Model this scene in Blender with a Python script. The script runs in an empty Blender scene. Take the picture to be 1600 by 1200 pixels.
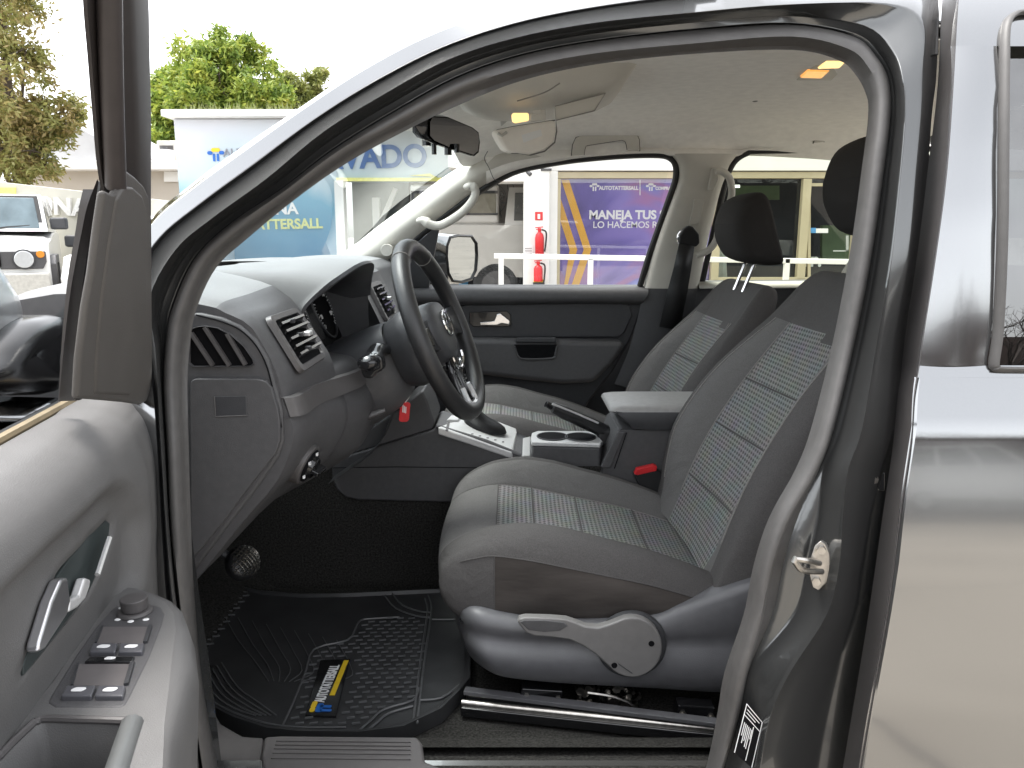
import bpy, bmesh, math, random
from mathutils import Vector, Matrix
random.seed(7)
SC = bpy.context.scene
COL = SC.collection
V = Vector
# ------------------------------------------------------------------ camera, world, sun, exposure
CAMZ = 1.42
PITCH = math.radians(11.0)
FPX = 1200.0
cam_d = bpy.data.cameras.new("camera")
cam = bpy.data.objects.new("camera", cam_d)
COL.objects.link(cam)
cam.location = (0, 0, CAMZ)
cam.rotation_euler = (math.radians(90) - PITCH, 0, 0)
cam_d.sensor_width = 36
cam_d.lens = 36 * FPX / 1600
cam_d.clip_start = 0.02
cam_d.clip_end = 2000
SC.camera = cam

SUN_EL, SUN_AZ = math.radians(71), math.radians(288)
w = bpy.data.worlds.new("World")
SC.world = w
w.use_nodes = True
nt = w.node_tree
bg = nt.nodes["Background"]
sky = nt.nodes.new("ShaderNodeTexSky")
sky.sky_type = 'NISHITA'
sky.sun_disc = False
sky.sun_elevation = SUN_EL
sky.sun_rotation = SUN_AZ
sky.dust_density = 3.0
sky.air_density = 1.0
sky.ozone_density = 1.0
hs = nt.nodes.new("ShaderNodeHueSaturation")           # thin white overcast: little colour left in the sky
hs.inputs["Saturation"].default_value = 0.14
nt.links.new(sky.outputs[0], hs.inputs["Color"])
nt.links.new(hs.outputs[0], bg.inputs[0])
bg.inputs[1].default_value = 0.15
sun_d = bpy.data.lights.new("sun", 'SUN')
sun_d.energy = 0.85
sun_d.angle = math.radians(20)
sun_d.color = (1, 0.95, 0.88)
sun = bpy.data.objects.new("sun", sun_d)
COL.objects.link(sun)
sdir = V((math.sin(SUN_AZ) * math.cos(SUN_EL), math.cos(SUN_AZ) * math.cos(SUN_EL), math.sin(SUN_EL)))
sun.rotation_euler = sdir.to_track_quat('Z', 'Y').to_euler()
sun.location = sdir * 50
SC.view_settings.view_transform = 'Standard'
SC.view_settings.look = 'None'
SC.view_settings.gamma = 1
SC.view_settings.exposure = 2.1
SC.cycles.max_bounces = 10
SC.cycles.diffuse_bounces = 6
SC.cycles.transparent_max_bounces = 16

# ------------------------------------------------------------------ photo measurement -> space
CP, SP = math.cos(PITCH), math.sin(PITCH)
def ray(px, py):
    u = (px - 800) / FPX
    v = (600 - py) / FPX
    return V((u, CP + v * SP, -SP + v * CP))
def W(px, py, Y):
    d = ray(px, py)
    t = Y / d.y
    return V((d.x * t, Y, CAMZ + d.z * t))
def WX(px, py, X):
    d = ray(px, py)
    t = X / d.x
    return V((X, d.y * t, CAMZ + d.z * t))
def WZ(px, py, z):
    d = ray(px, py)
    t = (z - CAMZ) / d.z
    return V((d.x * t, d.y * t, z))
def WP(px, py, P0, N):
    d = ray(px, py)
    o = V((0, 0, CAMZ))
    t = (V(P0) - o).dot(N) / d.dot(N)
    return o + d * t
SKIN = [(-1, 0.99), (0.45, 0.965), (0.62, 0.948), (0.8, 0.942), (1.0, 0.952), (1.17, 0.978), (1.225, 1.0), (1.235, 1.004), (1.35, 1.016), (1.45, 1.030), (1.55, 1.052), (1.62, 1.075), (1.70, 1.115), (1.76, 1.165), (1.84, 1.27), (2.2, 1.9)]
def skinY(z):
    for (z0, y0), (z1, y1) in zip(SKIN, SKIN[1:]):
        if z <= z1:
            return y0 + (y1 - y0) * (z - z0) / (z1 - z0)
    return SKIN[-1][1]
def SK(px, py, dl=0.0):
    lo, hi = 0.4, 1.9
    for _ in range(40):
        m = (lo + hi) / 2
        p = W(px, py, m)
        if m < skinY(p.z) + dl: lo = m
        else: hi = m
    return W(px, py, (lo + hi) / 2)
# open driver door: hinge point, direction along the door, normal to the cabin side
DH = V((-0.461, 1.0, 0)); DD = V((0.17, -0.985, 0)).normalized(); DN = V((0.985, 0.17, 0)).normalized()
def DO(px, py, o, tum=0.30):
    d = ray(px, py)
    # plane (P-DH).DN = o + tum*max(0,z-1.2)
    a = d.dot(DN); b = (V((0, 0, CAMZ)) - DH).dot(DN)
    t = (o - b) / a
    z = CAMZ + d.z * t
    if z > 1.2 and tum:
        t = (o + tum * (CAMZ - 1.2) - b) / (a - tum * d.z)
    return V((0, 0, CAMZ)) + d * t
def DL(s, z, o, tum=0.30):
    p = DH + DD * s + DN * (o + tum * max(0, z - 1.2))
    return V((p.x, p.y, z))

# ------------------------------------------------------------------ materials
def mat(name, col, rough=0.5, metal=0.0, coat=0.0, var=0.12, vscale=30.0, bump=0.0, bscale=200.0, emit=None, estr=0.0, spec=0.5, coatr=0.03, stretch=None, fold=0.0):
    m = bpy.data.materials.new(name)
    m.use_nodes = True
    n = m.node_tree.nodes; l = m.node_tree.links
    b = n["Principled BSDF"]
    b.inputs["Roughness"].default_value = rough
    b.inputs["Metallic"].default_value = metal
    b.inputs["Coat Weight"].default_value = coat
    b.inputs["Coat Roughness"].default_value = coatr
    b.inputs["Specular IOR Level"].default_value = spec
    tc = n.new("ShaderNodeTexCoord")
    src = tc.outputs["Object"]
    if stretch:
        mp = n.new("ShaderNodeMapping"); mp.inputs["Scale"].default_value = stretch
        l.new(src, mp.inputs[0]); src = mp.outputs[0]
    no = n.new("ShaderNodeTexNoise"); no.inputs["Scale"].default_value = vscale; no.inputs["Detail"].default_value = 5
    l.new(src, no.inputs["Vector"])
    rp = n.new("ShaderNodeValToRGB")
    rp.color_ramp.elements[0].position = 0.3; rp.color_ramp.elements[1].position = 0.7
    c = V(col)
    lo = c * (1 - var); hi = c * (1 + var)
    rp.color_ramp.elements[0].color = (*lo, 1); rp.color_ramp.elements[1].color = (min(1, hi.x), min(1, hi.y), min(1, hi.z), 1)
    l.new(no.outputs[0], rp.inputs[0]); l.new(rp.outputs[0], b.inputs["Base Color"])
    if bump > 0:
        n2 = n.new("ShaderNodeTexNoise"); n2.inputs["Scale"].default_value = bscale; n2.inputs["Detail"].default_value = 3
        l.new(src, n2.inputs["Vector"])
        bp = n.new("ShaderNodeBump"); bp.inputs["Strength"].default_value = bump; bp.inputs["Distance"].default_value = 0.002
        l.new(n2.outputs[0], bp.inputs["Height"]); l.new(bp.outputs[0], b.inputs["Normal"])
        if fold:          # slow puckers of stretched cloth under the fine grain
            n3 = n.new("ShaderNodeTexNoise"); n3.inputs["Scale"].default_value = 13; n3.inputs["Detail"].default_value = 2; n3.inputs["Distortion"].default_value = 1.5
            l.new(tc.outputs["Object"], n3.inputs["Vector"])
            b3 = n.new("ShaderNodeBump"); b3.inputs["Strength"].default_value = fold; b3.inputs["Distance"].default_value = 0.012
            l.new(n3.outputs[0], b3.inputs["Height"]); l.new(b3.outputs[0], bp.inputs["Normal"])
    if emit:
        b.inputs["Emission Color"].default_value = (*emit, 1); b.inputs["Emission Strength"].default_value = estr
    return m
def glassmat(name, tint=(0.95, 0.97, 0.96), refl=0.08, rough=0.0):
    m = bpy.data.materials.new(name); m.use_nodes = True
    n = m.node_tree.nodes; l = m.node_tree.links
    for x in list(n):
        if x.type != 'OUTPUT_MATERIAL': n.remove(x)
    out = [x for x in n if x.type == 'OUTPUT_MATERIAL'][0]
    t = n.new("ShaderNodeBsdfTransparent"); t.inputs[0].default_value = (*tint, 1)
    g = n.new("ShaderNodeBsdfGlossy"); g.inputs["Roughness"].default_value = rough
    mx = n.new("ShaderNodeMixShader")
    fr = n.new("ShaderNodeLayerWeight"); fr.inputs[0].default_value = 0.25
    no = n.new("ShaderNodeTexNoise"); no.inputs["Scale"].default_value = 6
    mu = n.new("ShaderNodeMath"); mu.operation = 'MULTIPLY_ADD'; mu.inputs[1].default_value = 0.3; mu.inputs[2].default_value = refl * 0.8
    m2 = n.new("ShaderNodeMath"); m2.operation = 'MULTIPLY_ADD'; m2.inputs[1].default_value = refl * 0.4
    l.new(fr.outputs["Fresnel"], mu.inputs[0]); l.new(no.outputs[0], m2.inputs[0]); l.new(mu.outputs[0], m2.inputs[2])
    l.new(m2.outputs[0], mx.inputs[0]); l.new(t.outputs[0], mx.inputs[1]); l.new(g.outputs[0], mx.inputs[2]); l.new(mx.outputs[0], out.inputs[0])
    return m
M = {}
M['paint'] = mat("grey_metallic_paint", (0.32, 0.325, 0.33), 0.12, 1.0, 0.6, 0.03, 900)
M['paint_in'] = mat("shaded_jamb_paint", (0.125, 0.128, 0.128), 0.22, 0.8, 0.6, 0.05, 900)  # body paint darkened so the jamb's dark reflections sit in the colour
M['seal'] = mat("grey_rubber_seal", (0.08, 0.077, 0.075), 0.5, 0, 0, 0.1, 60, 0.15, 400)
M['rubber'] = mat("black_rubber", (0.014, 0.014, 0.015), 0.45, 0, 0, 0.15, 60)
M['plastic'] = mat("dark_grey_plastic", (0.074, 0.073, 0.076), 0.5, 0, 0, 0.08, 90, 0.25, 900)
M['plastic2'] = mat("charcoal_plastic", (0.041, 0.042, 0.046), 0.45, 0, 0, 0.08, 90, 0.25, 900)
M['dashtop'] = mat("glare_lightened_dash_top", (0.10, 0.102, 0.102), 0.55, 0, 0, 0.08, 14, 0.25, 900)  # lightened plastic: windscreen glare on the dash top put into the colour
M['dashtop'].node_tree.nodes["Principled BSDF"].inputs["Sheen Weight"].default_value = 0.5  # sheen raised for the same glare
M['lever'] = mat("warm_grey_lever", (0.165, 0.16, 0.157), 0.45, 0, 0, 0.06, 60, 0.1, 900)
M['base'] = mat("slate_grey_plastic", (0.105, 0.105, 0.112), 0.45, 0, 0, 0.08, 40, 0.2, 900)
M['trim'] = mat("mid_grey_plastic", (0.085, 0.08, 0.08), 0.42, 0, 0, 0.06, 60, 0.1, 900)
M['doortrim'] = mat("door_trim_plastic", (0.120, 0.118, 0.117), 0.6, 0, 0, 0.05, 25, 0.25, 700)
M['gloss'] = mat("gloss_black_plastic", (0.01, 0.01, 0.011), 0.15, 0, 0.3, 0.1, 60)
M['silver'] = mat("satin_silver_plastic", (0.68, 0.68, 0.68), 0.3, 0.35, 0, 0.05, 200)
M['chrome'] = mat("chrome", (0.75, 0.75, 0.76), 0.12, 1.0, 0, 0.03, 60)
M['zinc'] = mat("zinc_plated_steel", (0.46, 0.44, 0.41), 0.32, 1.0, 0, 0.2, 90)
M['liner'] = mat("headliner_cloth", (0.80, 0.78, 0.74), 0.95, 0, 0, 0.05, 40, 0.3, 900, spec=0.1)
M['pillar'] = mat("light_beige_trim", (0.52, 0.50, 0.45), 0.55, 0, 0, 0.04, 20, 0.15, 900)
M['cloth'] = mat("dark_seat_cloth", (0.086, 0.082, 0.081), 0.9, 0, 0, 0.16, 500, 0.5, 900, spec=0.15, fold=0.35)
M['clothmid'] = mat("grey_seat_cloth", (0.14, 0.136, 0.134), 0.9, 0, 0, 0.14, 500, 0.5, 900, spec=0.15, fold=0.35)
M['stained'] = mat("worn_stained_cloth", (0.060, 0.053, 0.049), 0.85, 0, 0, 0.3, 7, 0.8, 22, spec=0.15, stretch=(0.7, 1, 2.6))
M['headcloth'] = mat("headrest_cloth", (0.035, 0.033, 0.032), 0.9, 0, 0, 0.14, 500, 0.4, 900, spec=0.15)
M['leather'] = mat("black_leather", (0.022, 0.022, 0.023), 0.35, 0, 0, 0.1, 60, 0.35, 500)
M['armleather'] = mat("grey_leatherette", (0.3, 0.295, 0.29), 0.45, 0, 0, 0.08, 60, 0.2, 700)  # raised albedo stands in for windscreen light on the armrest top
M['thread'] = mat("grey_thread", (0.22, 0.21, 0.2), 0.8, 0, 0, 0.2, 300)
M['carpet'] = mat("black_carpet", (0.034, 0.033, 0.031), 0.98, 0, 0, 0.6, 220, 1.0, 500, spec=0.05)
M['matrubber'] = mat("black_mat_rubber", (0.036, 0.0365, 0.038), 0.42, 0, 0, 0.25, 14, 0.1, 300)
M['matrib'] = mat("mat_rib_rubber", (0.10, 0.102, 0.105), 0.35, 0, 0, 0.1, 60)
M['red'] = mat("red_plastic", (0.6, 0.02, 0.025), 0.4, 0, 0, 0.08, 60)
M['white'] = mat("white_paint", (0.8, 0.79, 0.77), 0.5, 0, 0, 0.04, 2.5)
M['whitetext'] = mat("white_lettering", (0.82, 0.82, 0.82), 0.5, 0, 0, 0.02, 60)
M['yellow'] = mat("yellow_print", (0.8, 0.55, 0.03), 0.5, 0, 0, 0.04, 60)
M['orange'] = mat("orange_yellow_print", (0.75, 0.42, 0.06), 0.5, 0, 0, 0.04, 8)
M['blue'] = mat("blue_print", (0.02, 0.13, 0.48), 0.5, 0, 0, 0.06, 8)
M['lampglow'] = mat("warm_lamp_lens", (0.8, 0.6, 0.3), 0.3, 0, 0, 0.1, 90, emit=(1.0, 0.62, 0.22), estr=0.35)
M['lamporange'] = mat("orange_lamp_lens", (0.8, 0.45, 0.15), 0.3, 0, 0, 0.15, 90, emit=(1.0, 0.40, 0.08), estr=0.22)
M['glass'] = glassmat("window_glass", (0.93, 0.95, 0.94), 0.03)
M['screen'] = glassmat("windscreen_glass", (0.88, 0.95, 0.96), 0.03)
M['darkglass'] = glassmat("tinted_glass", (0.08, 0.085, 0.085), 0.24)
M['mirror'] = mat("mirror_silvering", (0.5, 0.52, 0.53), 0.02, 1.0, 0, 0.02, 20)
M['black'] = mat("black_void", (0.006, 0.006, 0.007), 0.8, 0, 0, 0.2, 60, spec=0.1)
M['boot'] = mat("black_boot_leather", (0.009, 0.009, 0.01), 0.5, 0, 0, 0.2, 60, 0.3, 300, spec=0.25)

def weave(name, c1, c2, pu, pv):
    """diamond weave: product of two crossed sine waves in the cloth's own coordinates"""
    m = bpy.data.materials.new(name); m.use_nodes = True
    n = m.node_tree.nodes; l = m.node_tree.links; b = n["Principled BSDF"]
    b.inputs["Roughness"].default_value = 0.85; b.inputs["Specular IOR Level"].default_value = 0.2
    uv = n.new("ShaderNodeUVMap"); sp = n.new("ShaderNodeSeparateXYZ"); l.new(uv.outputs[0], sp.inputs[0])
    def mth(op, a, c, k=None):
        x = n.new("ShaderNodeMath"); x.operation = op
        for i, v in enumerate((a, c)):
            if v is None: continue
            if hasattr(v, 'links') or hasattr(v, 'is_linked'): l.new(v, x.inputs[i])
            else: x.inputs[i].default_value = v
        return x.outputs[0]
    U_ = mth('MULTIPLY', sp.outputs[0], math.pi / pu); V_ = mth('MULTIPLY', sp.outputs[1], math.pi / pv)
    p = mth('MULTIPLY', mth('SINE', mth('ADD', U_, V_), None), mth('SINE', mth('SUBTRACT', U_, V_), None))
    rp = n.new("ShaderNodeValToRGB"); e = rp.color_ramp.elements
    p2 = mth('MULTIPLY_ADD', p, 0.5); n.active = None
    x = [q for q in n if q.type == 'MATH' and q.operation == 'MULTIPLY_ADD'][0]; x.inputs[2].default_value = 0.5
    e[0].position = .30; e[0].color = (*c2, 1); e[1].position = .55; e[1].color = (*c1, 1)
    l.new(p2, rp.inputs[0])
    no = n.new("ShaderNodeTexNoise"); no.inputs["Scale"].default_value = 25; l.new(uv.outputs[0], no.inputs["Vector"])
    mx = n.new("ShaderNodeMixRGB"); mx.blend_type = 'MULTIPLY'; mx.inputs[0].default_value = .35; l.new(rp.outputs[0], mx.inputs[1]); l.new(no.outputs["Color"], mx.inputs[2])
    l.new(mx.outputs[0], b.inputs["Base Color"])
    bp = n.new("ShaderNodeBump"); bp.inputs["Strength"].default_value = 0.6; bp.inputs["Distance"].default_value = 0.002
    l.new(p2, bp.inputs["Height"]); l.new(bp.outputs[0], b.inputs["Normal"])
    return m
M['weave'] = weave("woven_seat_insert", (0.25, 0.252, 0.247), (0.10, 0.101, 0.099), 0.0115, 0.010)

# ------------------------------------------------------------------ mesh helpers
WL = {}                                     # world location of every object (nothing is rotated)
def cr(pts, sub):
    """Catmull-Rom through pts, sub steps per segment"""
    P = [V(p) for p in pts]
    if len(P) < 3:
        return [P[0].lerp(P[-1], i / sub) for i in range(sub + 1)]
    out = []
    for i in range(len(P) - 1):
        p1, p2 = P[i], P[i + 1]
        p0 = P[i - 1] if i else p1 * 2 - p2
        p3 = P[i + 2] if i + 2 < len(P) else p2 * 2 - p1
        for k in range(sub):
            t = k / sub
            out.append(0.5 * ((2 * p1) + (p2 - p0) * t + (2 * p0 - 5 * p1 + 4 * p2 - p3) * t * t + (3 * p1 - p0 - 3 * p2 + p3) * t ** 3))
    out.append(P[-1])
    return out
def resamp(P, n):
    L = [0]
    for a, b in zip(P, P[1:]): L.append(L[-1] + (b - a).length)
    out = []; j = 0
    for i in range(n):
        s = L[-1] * i / (n - 1)
        while j < len(L) - 2 and L[j + 1] < s: j += 1
        d = L[j + 1] - L[j]
        out.append(P[j].lerp(P[j + 1], (s - L[j]) / d if d > 1e-9 else 0))
    return out
def thing(name, label, cat, loc, group=None):
    o = bpy.data.objects.new(name, None)
    o.empty_display_size = 0.2
    COL.objects.link(o)
    o.location = loc
    WL[o] = V(loc)
    o['label'] = label; o['category'] = cat
    if group: o['group'] = group
    return o
def tag(o, label, cat=None, group=None, kind=None):
    o['label'] = label
    if cat: o['category'] = cat
    if group: o['group'] = group
    if kind: o['kind'] = kind
    return o
def link(name, verts, faces, m, parent=None, uvs=None, mids=None, bevel=0, seg=2, sub=0, solid=0, sharp=40, soff=-1.0):
    me = bpy.data.meshes.new(name)
    verts = [V(v) for v in verts]
    lo = V((min(v.x for v in verts), min(v.y for v in verts), min(v.z for v in verts)))
    hi = V((max(v.x for v in verts), max(v.y for v in verts), max(v.z for v in verts)))
    c = (lo + hi) / 2
    if parent is None: c.z = lo.z
    me.from_pydata([tuple(v - c) for v in verts], [], faces)
    ms = m if isinstance(m, (list, tuple)) else [m]
    for x in ms: me.materials.append(x)
    if mids:
        for p, i in zip(me.polygons, mids): p.material_index = i
    if uvs:
        ul = me.uv_layers.new(name="UVMap")
        for p in me.polygons:
            for li in p.loop_indices: ul.data[li].uv = uvs[me.loops[li].vertex_index]
    bm = bmesh.new(); bm.from_mesh(me)
    bmesh.ops.recalc_face_normals(bm, faces=bm.faces)
    for f in bm.faces: f.smooth = True
    if not (sub or bevel):
        for e in bm.edges:
            if len(e.link_faces) == 2 and e.calc_face_angle(0) > math.radians(sharp): e.smooth = False
    bm.to_mesh(me); bm.free()
    o = bpy.data.objects.new(name, me)
    COL.objects.link(o)
    WL[o] = c
    if parent is not None:
        o.parent = parent
        o.location = c - WL[parent]
    else:
        o.location = c
    if solid:
        md = o.modifiers.new("solid", 'SOLIDIFY'); md.thickness = solid; md.offset = soff
    if bevel:
        md = o.modifiers.new("bevel", 'BEVEL'); md.width = bevel; md.segments = seg; md.limit_method = 'ANGLE'; md.angle_limit = math.radians(32); md.use_clamp_overlap = True
        md.harden_normals = True
    if sub:
        md = o.modifiers.new("subd", 'SUBSURF'); md.levels = sub; md.render_levels = sub
    return o
class MB:
    """collects shapes into one mesh"""
    def __init__(s): s.v = []; s.f = []; s.mi = []; s.uv = []
    def add(s, v, f, mi=0, uv=None):
        k = len(s.v); s.v += [V(x) for x in v]; s.f += [tuple(i + k for i in x) for x in f]; s.mi += [mi] * len(f)
        s.uv += uv if uv else [(0, 0)] * len(v)
    def box(s, c, size, mi=0, R=None):
        x, y, z = V(size) / 2
        vs = [V((a * x, b * y, d * z)) for a in (-1, 1) for b in (-1, 1) for d in (-1, 1)]
        if R is not None: vs = [R @ v for v in vs]
        s.add([v + V(c) for v in vs], [(0, 1, 3, 2), (4, 6, 7, 5), (0, 4, 5, 1), (2, 3, 7, 6), (0, 2, 6, 4), (1, 5, 7, 3)], mi)
    def bar(s, a, b, wd, ht, up=(0, 0, 1), mi=0):
        a, b = V(a), V(b); d = (b - a).normalized(); u = V(up); sd = d.cross(u).normalized(); u = sd.cross(d)
        vs = []
        for p in (a, b):
            for i, j in ((-1, -1), (1, -1), (1, 1), (-1, 1)): vs.append(p + sd * i * wd / 2 + u * j * ht / 2)
        s.add(vs, [(0, 1, 2, 3), (7, 6, 5, 4), (0, 4, 5, 1), (1, 5, 6, 2), (2, 6, 7, 3), (3, 7, 4, 0)], mi)
    def tube(s, path, r, n=10, closed=False, mi=0, flat=1.0):
        P = [V(p) for p in path]; N = len(P); vs = []; fs = []
        up = V((0, 0, 1)); prev = None
        for i, p in enumerate(P):
            if closed: t = (P[(i + 1) % N] - P[i - 1])
            else: t = P[min(i + 1, N - 1)] - P[max(i - 1, 0)]
            t.normalize()
            if prev is None:
                a = up if abs(t.z) < 0.9 else V((1, 0, 0))
                x = t.cross(a).normalized()
            else:
                x = (prev - t * prev.dot(t)).normalized()
            prev = x; y = t.cross(x)
            rr = r[i] if isinstance(r, (list, tuple)) else r
            for k in range(n):
                an = 2 * math.pi * k / n
                vs.append(p + x * rr * math.cos(an) + y * rr * flat * math.sin(an))
        for i in range(N if closed else N - 1):
            for k in range(n):
                a = i * n + k; b = i * n + (k + 1) % n; c = ((i + 1) % N) * n + (k + 1) % n; d = ((i + 1) % N) * n + k
                fs.append((a, b, c, d))
        if not closed:
            fs.append(tuple(range(n))[::-1]); fs.append(tuple((N - 1) * n + k for k in range(n)))
        s.add(vs, fs, mi)
    def cyl(s, a, b, r1, r2=None, n=24, mi=0):
        a, b = V(a), V(b)
        if r2 is None: r2 = r1
        t = (b - a).normalized(); x = t.cross(V((0, 0, 1)) if abs(t.z) < 0.9 else V((1, 0, 0))).normalized(); y = t.cross(x)
        vs = [p + (x * math.cos(2 * math.pi * k / n) + y * math.sin(2 * math.pi * k / n)) * r for p, r in ((a, r1), (b, r2)) for k in range(n)]
        fs = [(k, (k + 1) % n, n + (k + 1) % n, n + k) for k in range(n)] + [tuple(range(n))[::-1], tuple(range(n, 2 * n))]
        s.add(vs, fs, mi)
    def sphere(s, c, r, mi=0, nu=16, nv=10):
        c = V(c); r = V((r, r, r)) if not hasattr(r, '__len__') else V(r); vs = []; fs = []
        for j in range(nv + 1):
            th = math.pi * j / nv
            for i in range(nu):
                ph = 2 * math.pi * i / nu
                vs.append(c + V((r.x * math.sin(th) * math.cos(ph), r.y * math.sin(th) * math.sin(ph), r.z * math.cos(th))))
        for j in range(nv):
            for i in range(nu):
                fs.append((j * nu + i, j * nu + (i + 1) % nu, (j + 1) * nu + (i + 1) % nu, (j + 1) * nu + i))
        s.add(vs, fs, mi)
    def prism(s, poly, vec, mi=0):
        n = len(poly); P = [V(p) for p in poly]; Q = [p + V(vec) for p in P]
        s.add(P + Q, [tuple(range(n)), tuple(range(2 * n - 1, n - 1, -1))] + [(i, i + n, (i + 1) % n + n, (i + 1) % n) for i in range(n)], mi)
    def grid(s, rows, mi=0, closed=False):
        nr, nc = len(rows), len(rows[0]); vs = [p for r in rows for p in r]; fs = []; uv = []
        for r in rows:
            L = 0
            for j, p in enumerate(r):
                if j: L += (V(p) - V(r[j - 1])).length
                uv.append([L, 0])
        for j in range(nc):
            L = 0
            for i in range(nr):
                if i: L += (V(rows[i][j]) - V(rows[i - 1][j])).length
                uv[i * nc + j][1] = L
        for i in range(nr - 1):
            for j in range(nc if closed else nc - 1):
                fs.append((i * nc + j, i * nc + (j + 1) % nc, (i + 1) * nc + (j + 1) % nc, (i + 1) * nc + j))
        s.add(vs, fs, mi, uv)
    def build(s, name, m, parent=None, **k):
        return link(name, s.v, s.f, m, parent, uvs=s.uv, mids=s.mi, **k)
def loft(name, rails, m, parent=None, sub=6, rsub=0, **k):
    R = [cr(r, sub) for r in rails]
    if rsub:
        cols = list(zip(*R)); cols = [cr(c, rsub) for c in cols]; R = [list(r) for r in zip(*cols)]
    b = MB(); b.grid(R)
    return b.build(name, m, parent, **k)
def plate(name, poly, vec, m, parent=None, bevel=0.003, seg=3, **k):
    b = MB(); b.prism(poly, vec)
    return b.build(name, m, parent, bevel=bevel, seg=seg, **k)
def rrect(c, ux, uy, w_, h_, r, n=5):
    """rounded rectangle loop"""
    c, ux, uy = V(c), V(ux), V(uy); out = []
    for sx, sy, a0 in ((1, 1, 0), (-1, 1, 90), (-1, -1, 180), (1, -1, 270)):
        for k in range(n + 1):
            a = math.radians(a0 + 90 * k / n)
            out.append(c + ux * (sx * (w_ / 2 - r) + r * math.cos(a)) + uy * (sy * (h_ / 2 - r) + r * math.sin(a)))
    return out
def text(name, s, size, org, xd, ud, m, parent, ext=0.002, align='LEFT', bold=0.0, wscale=1.0):
    cu = bpy.data.curves.new(name, 'FONT'); cu.body = s; cu.size = size; cu.extrude = ext; cu.align_x = align; cu.offset = bold
    ob = bpy.data.objects.new(name + "_tmp", cu); COL.objects.link(ob)
    dg = bpy.context.evaluated_depsgraph_get(); dg.update()
    me = bpy.data.meshes.new_from_object(ob.evaluated_get(dg))
    bpy.data.objects.remove(ob); 
    x = V(xd).normalized(); z = x.cross(V(ud)).normalized(); y = z.cross(x)
    R = Matrix((x, y, z)).transposed()
    vs = [V(org) + R @ V((v.co.x * wscale, v.co.y, v.co.z)) for v in me.vertices]
    fs = [tuple(p.vertices) for p in me.polygons]
    bpy.data.meshes.remove(me)
    return link(name, vs, fs, m, parent)
def copy_tree(o, off=None, parent=None):
    c = o.copy(); COL.objects.link(c)
    WL[c] = WL[o] + (off if off is not None else V((0, 0, 0)))
    if parent is not None: c.parent = parent
    elif off is not None: c.location = o.location + off
    for ch in list(o.children):
        if ch != c: copy_tree(ch, off, c)
    return c
def pix(l, Y): return [W(x, y, Y) for x, y in l]
# ================================================================== THE TRUCK: shell
truck = thing("pickup_truck", "dark grey pickup truck with its driver door wide open onto the grey cabin", "pickup truck", (0.1, 1.95, 0))

# rails traced round the door opening: (R0 outer, R1 gap, R2 flange, RC crease, RB inner step, R4 seal outer, R5 seal crest, R6 seal inner)
A = [  # A-pillar and roof
 ((150,1230),(300,1230),(308,1230),None,None,(322,1230),(332,1230),(345,1230)),
 ((150,1080),(288,1080),(294,1080),None,None,(303,1080),(308,1080),(314,1080)),
 ((140,960),(265,960),(272,960),None,None,(285,960),(294,960),(304,960)),
 ((130,830),(255,830),(260,830),None,None,(269,830),(283,830),(299,830)),
 ((130,700),(248,700),(252,700),None,None,(263,700),(277,700),(295,700)),
 ((135,600),(240,600),(246,600),None,None,(257,600),(273,600),(293,600)),
 ((160,520),(228,520),(242,540),None,None,(261,530),(278,530),(298,530)),
 ((190,440),(222,425),(234,465),None,None,(271,483),(288,485),(308,480)),
 ((235,345),(250,370),(275,389),None,None,(305,406),(320,412),(338,418)),
 ((300,287),(316,315),(335,338),None,None,(361,350),(372,362),(385,374)),
 ((375,232),(395,257),(415,280),None,None,(444,294),(454,302),(463,310)),
 ((470,167),(490,187),(505,206),None,None,(522,235),(530,245),(540,256)),
 ((560,107),(585,127),(600,147),None,None,(616,177),(622,191),(630,206)),
 ((650,58),(690,74),(700,93),None,None,(715,123),(718,140),(724,161)),
 ((760,16),(800,37),(805,59),None,None,(815,88),(818,106),(822,124)),
 ((900,-14),(920,12),(925,36),None,None,(930,66),(932,84),(935,100)),
 ((1060,-32),(1070,-8),(1075,20),None,None,(1080,49),(1082,69),(1085,84)),
 ((1220,-42),(1225,-20),(1228,7),None,None,(1232,40),(1235,58),(1238,78)),
]
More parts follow.
